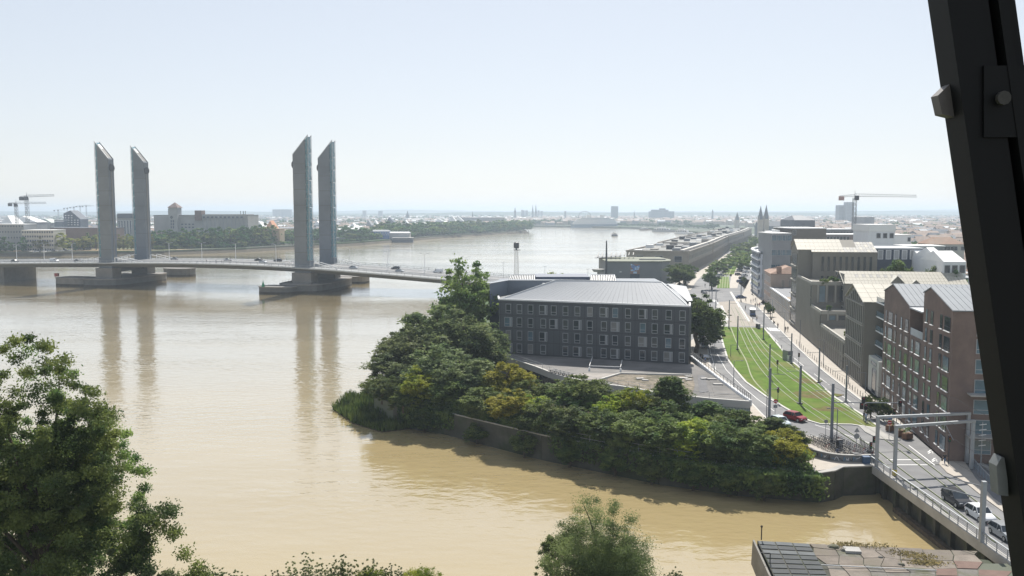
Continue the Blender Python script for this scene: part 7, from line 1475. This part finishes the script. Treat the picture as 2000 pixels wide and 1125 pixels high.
for i,(a, b_, vt) in enumerate((((51.3,119.9),(65.2,122.2),812),((52.2,116.1),(64.3,119.2),830))):
    zt = D(1712 if i == 0 else 1747,vt,a[1]).z; t = thing('portal_gantry', ['taller grey portal gantry spanning the tram tracks at the lock','second grey portal gantry, with yellow base, just before the taller one'][i], 'gantry', ((a[0]+b_[0])/2,(a[1]+b_[1])/2,4.1), 0, 'portal gantries at the lock')
    for j,p in enumerate((a,b_)):
        mb = MB(); mb.box(p[0]-.2,p[0]+.2,p[1]-.2,p[1]+.2,4.1,zt-.42); mb.build('post', m_steel, t)
        if i == 1 and j == 0: mb = MB(); mb.box(p[0]-.23,p[0]+.23,p[1]-.23,p[1]+.23,4.1,4.95); mb.build('yellow_base', M('safety_yellow',(.55,.43,.06),.6,.1,1), t)
    a3, b3 = Vector((*a,zt-.21)), Vector((*b_,zt-.21)); d_ = (b3-a3); mb = MB(); mb.obox((a3+b3)/2, d_/2+d_.normalized()*.24, Vector((-d_.y,d_.x,0)).normalized()*.2, (0,0,.18)); mb.build('beam', m_steel, t)
    for k in (.3,.62): p = a3.lerp(b3,k); mb = MB(); mb.bar(p,p+Vector((.5,-1.6,-2.0)),.03); mb.bar(p,p+Vector((0,0,-1.0)),.03); mb.build('hanger', m_steel, t)
q = P(1936,1062); zt = D(1938,940,q.y).z; t = thing('lock_post', 'grey steel post with short side arms at the lock bridge railing', 'post', (51.0,q.y,4.2)); mb = MB(); mb.box(50.8,51.25,q.y-.22,q.y+.22,4.2,zt); mb.build('post', m_steel, t)
for z in (zt-.6,zt-1.9): mb = MB(); mb.bar((51,q.y,z),(48.6-.3*(zt-z),q.y+4.0,z),.07); mb.build('side_arm', m_mast, t)
q = P(1888,905); t = thing('signal_ladder', 'slim pole with short white signal arms beside the gantry posts', 'signal', (q.x+1.2,q.y-1.5,4.1)); mb = MB(); mb.bar((q.x+1.2,q.y-1.5,4.1),(q.x+1.2,q.y-1.5,10.4),.08); mb.build('pole', m_steel, t)
for k in range(5): mb = MB(); z = 7+k*.75; mb.bar((q.x+.7,q.y-1.6,z),(q.x+1.7,q.y-1.6,z+.12),.06); mb.build('signal_arm', m_wtrim, t)
# signal arm over the junction
q = P(1623.5,868); r_ = D(1760,787,q.y+1.5); l_ = D(1628,786,q.y); t = thing('traffic_light', 'long horizontal signal arm with dark traffic lights reaching over the junction', 'traffic light', tuple(l_)); mb = MB(); mb.bar(l_,r_,.09); mb.build('arm', m_mast, t)
for k,(u,dz) in enumerate(((1686,.55),(1691,-.55),(1683,-.4),(1758,.0))): p = D(u,788,q.y+.7)+Vector((0,0,dz)); mb = MB(); mb.obox(p,(.24,0,0),(0,.16,0),(0,0,.5)); s_ = mb.build('signal_box', m_black, t); mb = MB(); mb.bar(p+Vector((0,-.17,.28)),p+Vector((0,-.22,.28)),.12,n=8); mb.build('lens', M('dark_red_lens',(.25,.02,.02),.3,0), s_)
def sig(u, vb, h, lab, lens=True): 
    q = P(u,vb); t = thing('traffic_light', lab, 'traffic light', (q.x,q.y,4.1)); mb = MB(); mb.bar((0,0,0),(0,0,h),.06); mb.build('pole', m_dkmet, t, local=True); mb = MB(); mb.box(-.18,.18,-.14,.14,h-.9,h+.1); mb.build('signal_box', m_black, t, local=True)
    for k in range(3): mb = MB(); mb.bar((0,-.14,h-.12-k*.28),(0,-.19,h-.12-k*.28),.09,n=8); mb.build('lens', [M('dark_red_lens',(.25,.02,.02),.3,0),M('amber_lens',(.3,.15,.02),.3,0),M('green_lens',(.02,.2,.08),.3,0)][k], t, local=True)
sig(1519,788,2.9,'small signal post on the lawn beside the roadside mast'); sig(1518,728,2.7,'signal post with a reddish box in the lawn below the cabinet'); sig(1700,900,2.6,'signal post at the kerb by the taller gantry'); sig(1852,909,4.2,'signal post next to the walking man in the black shirt'); sig(1706,893,3.0,'second signal post close to the taller gantry'); sig(1560,712,2.6,'black and white banded signal post by the lawn edge'); sig(1745,842,3.6,'signal at the crossing in front of the brick houses')
def sign(u, vb, h, lab, shapes, cat='road sign'):
    q = P(u,vb); t = thing('road_sign', lab, cat, (q.x,q.y,4.1)); mb = MB(); mb.bar((0,0,0),(0,0,h),.05); mb.build('pole', m_steel, t, local=True)
    for (kind,z,r_,m_) in shapes:
        mb = MB()
        if kind == 'disc': mb.bar((0,-.06,z),(0,-.10,z),r_,n=16); 
        elif kind == 'tri': mb.add([(-r_,-.07,z-r_*.7),(r_,-.07,z-r_*.7),(0,-.07,z+r_),(-r_,-.1,z-r_*.7),(r_,-.1,z-r_*.7),(0,-.1,z+r_)],[(0,2,1),(3,4,5),(0,1,4,3),(1,2,5,4),(2,0,3,5)])
        else: mb.box(-r_,r_,-.12-.0,-.06,z-r_*(.22 if kind == 'bar' else .8),z+r_*(.22 if kind == 'bar' else .8))
        mb.build({'disc':'sign_disc','tri':'sign_triangle','bar':'sign_bar','sq':'sign_plate'}[kind], m_, t, local=True)
red, wht, blu_ = M('sign_red',(.45,.03,.03),.5,0), M('sign_white',(.75,.75,.75),.5,0), M('sign_blue',(.03,.10,.40),.5,0); gry = M('sign_back',(.25,.26,.27),.5,.05,1)
sign(1736,859,3.0,'red no-entry sign under a blue plate on the traffic island',(('disc',2.7,.34,red),('bar',2.7,.25,wht),('sq',3.5,.3,blu_))); sign(1513.5,820,3.4,'red no-entry sign with a plate below on a pole by the red car',(('disc',3.2,.36,red),('bar',3.2,.27,wht),('sq',2.3,.35,gry)))
sign(1671.5,892,3.9,'grey triangle sign over a round sign seen from behind',(('tri',3.9,.42,gry),('disc',3.0,.42,gry))); sign(1612,858,2.9,'grey round sign back by the junction kerb',(('disc',2.8,.32,gry),)); sign(1847,897,4.6,'blue round sign above a red one beside the gantry posts',(('disc',6.6,.4,blu_),('tri',5.8,.45,red)),)
lt = None
def lamp(u, vb, vt, lab, arm=1.4):
    q = P(u,vb); zt = D(u,vt,q.y).z; t = thing('street_lamp', lab, 'street lamp', (q.x,q.y,4.1)); mb = MB(); mb.bar((q.x,q.y,4.1),(q.x,q.y,zt),.085,.055,6); mb.build('pole', m_mast, t); mb = MB(); mb.bar((q.x,q.y,zt),(q.x+arm,q.y,zt+.05),.045); mb.build('arm', m_mast, t); mb = MB(); mb.box(q.x+arm-.15*(arm < 0)-.35*(arm > 0)*0,q.x+arm+.5*(1 if arm > 0 else -1) if arm > 0 else q.x+arm+.15,q.y-.15,q.y+.15,zt,zt+.1) if arm > 0 else mb.box(q.x+arm-.5,q.x+arm,q.y-.15,q.y+.15,zt,zt+.1); mb.build('lamp_head', m_dkmet, t)
for a in ((1395,724,669,'thin lamp with a short arm at the terrace kerb'),(1432.5,760,705,'thin lamp post on the kerb of the curving road'),(1427,697,674,'short lamp at the grass edge'),(1497,818,760,'thin lamp by the roadside mast')): lamp(*a)
for a in ((1562,680,625,'lamp on the pale pavement nearest the stone warehouse'),(1608,716,664,'lamp on the pale pavement in the middle of the tan block'),(1657,752,705,'lamp on the pale pavement by the glazed gable'),(1634,862,798,'lamp post beside the bicycle racks'),(1532,651,610,'lamp on the pavement by the low stone warehouse'),(1690,768,728,'lamp by the white portal'),(1392,566,538,'slim lamp in the curving road, nearer'),(1385,573,545,'slim lamp in the curving road beside the nearer one'),(1478,597,560,'lamp at the forecourt corner'),(1508,622,585,'lamp beside the town house')): lamp(*a, arm=-1.2)
# bollards
bo = None
def bollard(u, v, group, lab):
    global bo
    q = P(u,v)
    if bo is None:
        bo = thing('bollard', lab, 'bollard', (q.x,q.y,4.12), 0, group); mb = MB(); mb.bar((0,0,0),(0,0,1.05),.06,.05,6); mb.build('post', m_dkmet, bo, local=True); mb = MB(); mb.ball((0,0,1.09),.07,6,4); mb.build('cap', m_steel, bo, local=True)
    else: copy_tree(bo, loc=(q.x,q.y,4.12), label=lab, group=group)
for k in range(30):
    s = k/29; u = np.interp(s,[0,.35,.7,1],[1556,1600,1646,1690]); v = np.interp(s,[0,.35,.7,1],[672,713,749,783]); bollard(float(u),float(v),'bollards along the pale pavement kerb','slim dark bollard in the row along the pale pavement kerb')
for k in range(14): s = k/13; bollard(1700+s*110,800+s*58,'bollards before the brick houses','slim dark bollard in the row before the brick houses')
for k in range(10): s = k/9; bollard(1680+s*24,868+s*28,'bollards by the lock corner','slim bollard at the pavement corner by the lock')
for k in range(6): s = k/5; bollard(1490+s*60,655+s*56-6,'bollards at the lawn edge','slim bollard at the lawn edge')
# cabinets, planters, shelter, benches
def cab(u, v, w_, d__, h, lab, m_, nm='cabinet'): q = P(u,v); t = thing(nm, lab, 'cabinet', (q.x,q.y,4.12), .25); mb = MB(); mb.box(-w_/2,w_/2,-d__/2,d__/2,0,h); mb.build('body', m_, t, local=True); mb = MB(); mb.box(-w_/2-.05,w_/2+.05,-d__/2-.05,d__/2+.05,h,h+.08); mb.build('lid', m_dkmet, t, local=True); mb = MB(); mb.box(-w_*.42,w_*.42,-d__/2-.03,-d__/2,.15,h-.12); mb.build('door', m_mast, t, local=True)
cab(1538,704,1.3,2.4,2.3,'tall grey technical cabinet standing in the lawn',m_steel); cab(1542,706,.8,.8,1.5,'smaller pale box attached beside the tall cabinet',m_white); cab(1639,877,.8,.6,1.3,'squat dark box by the bicycle racks',m_dkmet); cab(1672,902,1.0,.8,1.1,'low brown box on posts by the lock corner',m_bark)
cab(1482,643,.7,.7,1.4,'small dark post box at the lawn head',m_dkmet); cab(1478,641,.5,.5,1.2,'thin dark box next to the post box at the lawn head',m_dkmet)
q = P(1403,618); t = thing('stop_shelter', 'small dark glazed tram stop shelter beside the track crossing', 'shelter', (q.x,q.y,4.05), 1.4); mb = MB(); mb.box(-2.5,2.5,-.9,.9,2.5,2.65); mb.build('roof', m_dkmet, t, local=True); mb = MB(); mb.box(-2.4,2.4,.75,.8,.2,2.4); mb.build('glass_back', m_bglass, t, local=True)
for x in (-2.3,2.3): mb = MB(); mb.bar((x,.78,0),(x,.78,2.5),.05); mb.build('post', m_dkmet, t, local=True)
mb = MB(); mb.box(-1.5,1.5,.2,.6,.42,.48); mb.build('bench_seat', m_bark, t, local=True)
be = None
for k,(u,v) in enumerate(((1455,563),(1450,558),(1458,549),(1506,625),(1512,632))):
    q = P(u,v)
    if be is None:
        be = thing('bench', 'dark bench on the forecourt paving', 'bench', (q.x,q.y,4.12), 1.2, 'benches on the paving'); mb = MB(); mb.box(-1.1,1.1,-.25,.25,.4,.48); mb.build('seat', m_bark, be, local=True); mb = MB(); mb.box(-1.1,1.1,.22,.28,.48,.9); mb.build('backrest', m_bark, be, local=True)
        for x in (-.9,.9): mb = MB(); mb.box(x-.05,x+.05,-.2,.2,0,.4); mb.build('leg', m_dkmet, be, local=True)
    else: copy_tree(be, loc=(q.x,q.y,4.12))
for (u,v,lab) in ((1505,619,'young tree in a pit on the pavement by the stone warehouse'),(1500,612,'second young tree on the pavement by the stone warehouse'),(1700,817,'small young tree before the brick house'),(1453,556,'small leafy tree on the forecourt'),(1725,822,'slender young tree before the second brick house')): q = P(u,v); tree('young_tree', lab, 'fine', q.x, q.y, 4.2, 1.2, lf_dark, None)
# terraces in front of the brick houses: crates and parasol
for k,(u,v) in enumerate(((1740,842),(1757,852),(1772,858))):
    q = P(u,v); t = thing('planter_box', ['brown timber planter, first of three before the brick houses','brown timber planter in the middle of three','brown timber planter nearest the gantries'][k], 'planter', (q.x,q.y,4.12), .5); mb = MB(); mb.box(-.8,.8,-.45,.45,0,.9); mb.build('box', M('planter_wood',(.18,.10,.06),.8,.2,2), t, local=True); c, rd = clumps(5,.9,.6,.1,k+2); me = leaves('leaves',[(x,y,z+.8) for x,y,z in c],[.4]*5,40,.09,k); me.materials.append(lf_mid); link('foliage', me, None, t)
q = P(1722,812); t = thing('parasol', 'pale parasol open in front of the brick house entrance', 'parasol', (q.x,q.y,4.12)); mb = MB(); mb.bar((0,0,0),(0,0,2.5),.04); mb.build('pole', m_steel, t, local=True); mb = MB(); mb.lathe([(1.5,2.1),(.7,2.45),(.03,2.7)],(0,0,0),8); mb.build('canopy', m_white, t, local=True)
# ------------------------------------------------------------------ leaning window mullion of the viewing room
m_mul = M('mullion_black', (.004,.0045,.005), .6, .1, 4, spec=.25)  # near-black base colour stands in for the dark of the unbuilt room
yw = 1.15; eL0, eL1 = D(1815,0,yw+.05), D(1972,1125,yw+.05); eR0 = D(1992,0,yw); ax_ = (eL1-eL0).normalized()
eL0.y = eL1.y = yw; eL0.z, eL1.z = D(1815,0,yw).z, D(1972,1125,yw).z; ax_ = (eL1-eL0).normalized(); top, bot = eL0-ax_*.9, eL1+ax_*1.0; wv = Vector((eR0.x-eL0.x,0,0)); mu = thing('window_mullion', 'thick black leaning window mullion of the viewing room close to the camera', 'window frame', tuple(bot))
def mbar(o0, o1, y0, y1, name, mat, a=None, b_=None):
    a = a or top; b_ = b_ or bot; v = [a+Vector((o0,y0,0)),a+Vector((o1,y0,0)),a+Vector((o1,y1,0)),a+Vector((o0,y1,0))]+[b_+Vector((o0,y0,0)),b_+Vector((o1,y0,0)),b_+Vector((o1,y1,0)),b_+Vector((o0,y1,0))]
    mb = MB(); mb.add(v,[(0,1,2,3),(7,6,5,4),(4,5,1,0),(5,6,2,1),(6,7,3,2),(7,4,0,3)]); return mb.build(name, mat, mu)
w_ = wv.x
mbar(0,w_*.56,0,.05,'frame', m_mul); mbar(w_*.58,w_*.66,.015,.05,'gasket', m_black); mbar(w_*.67,w_*.80,-.005,.05,'frame', m_mul); mbar(w_*.82,w_*1.0,.01,.05,'frame', m_mul)
def blk(u0, v0, u1, v1, y0, y1, name, mat): a, b_, c, d_ = D(u0,v0,y0), D(u1,v0,y0), D(u1,v1,y0), D(u0,v1,y0); k = Vector((0,y1-y0,0)); mb = MB(); mb.add([a,b_,c,d_,a+k,b_+k,c+k,d_+k],[(3,2,1,0),(4,5,6,7),(0,1,5,4),(1,2,6,5),(2,3,7,6),(3,0,4,7)]); return mb.build(name, mat, mu)
blk(1922,128,2040,268,yw-.004,yw-.001,'latch_plate', m_mul)
p = D(1957,192,yw-.009); mb = MB(); mb.bar(p,p+Vector((0,-.006,0)),.009,n=10); mb.build('latch_button', M('worn_metal',(.045,.043,.038),.6,.3,40), mu)
def clip_(px, name, mat):
    a = [D(u,v,yw+.045) for u,v in px]; k = Vector((0,-.02,0)); n_ = len(a); mb = MB(); mb.add(a+[q+k for q in a],[tuple(range(n_-1,-1,-1)),tuple(range(n_,2*n_))]+[(i,(i+1)%n_,n_+(i+1)%n_,n_+i) for i in range(n_)]); mb.build(name, mat, mu)
clip_([(1818,190),(1841,168),(1862,172),(1866,236),(1826,226)],'clip', M('clip_grey',(.12,.11,.105),.5,.2,20)); clip_([(1931,902),(1941,885),(1950,887),(1954,960),(1935,958)],'clip', M('clip_pale',(.16,.17,.17),.5,.2,20))
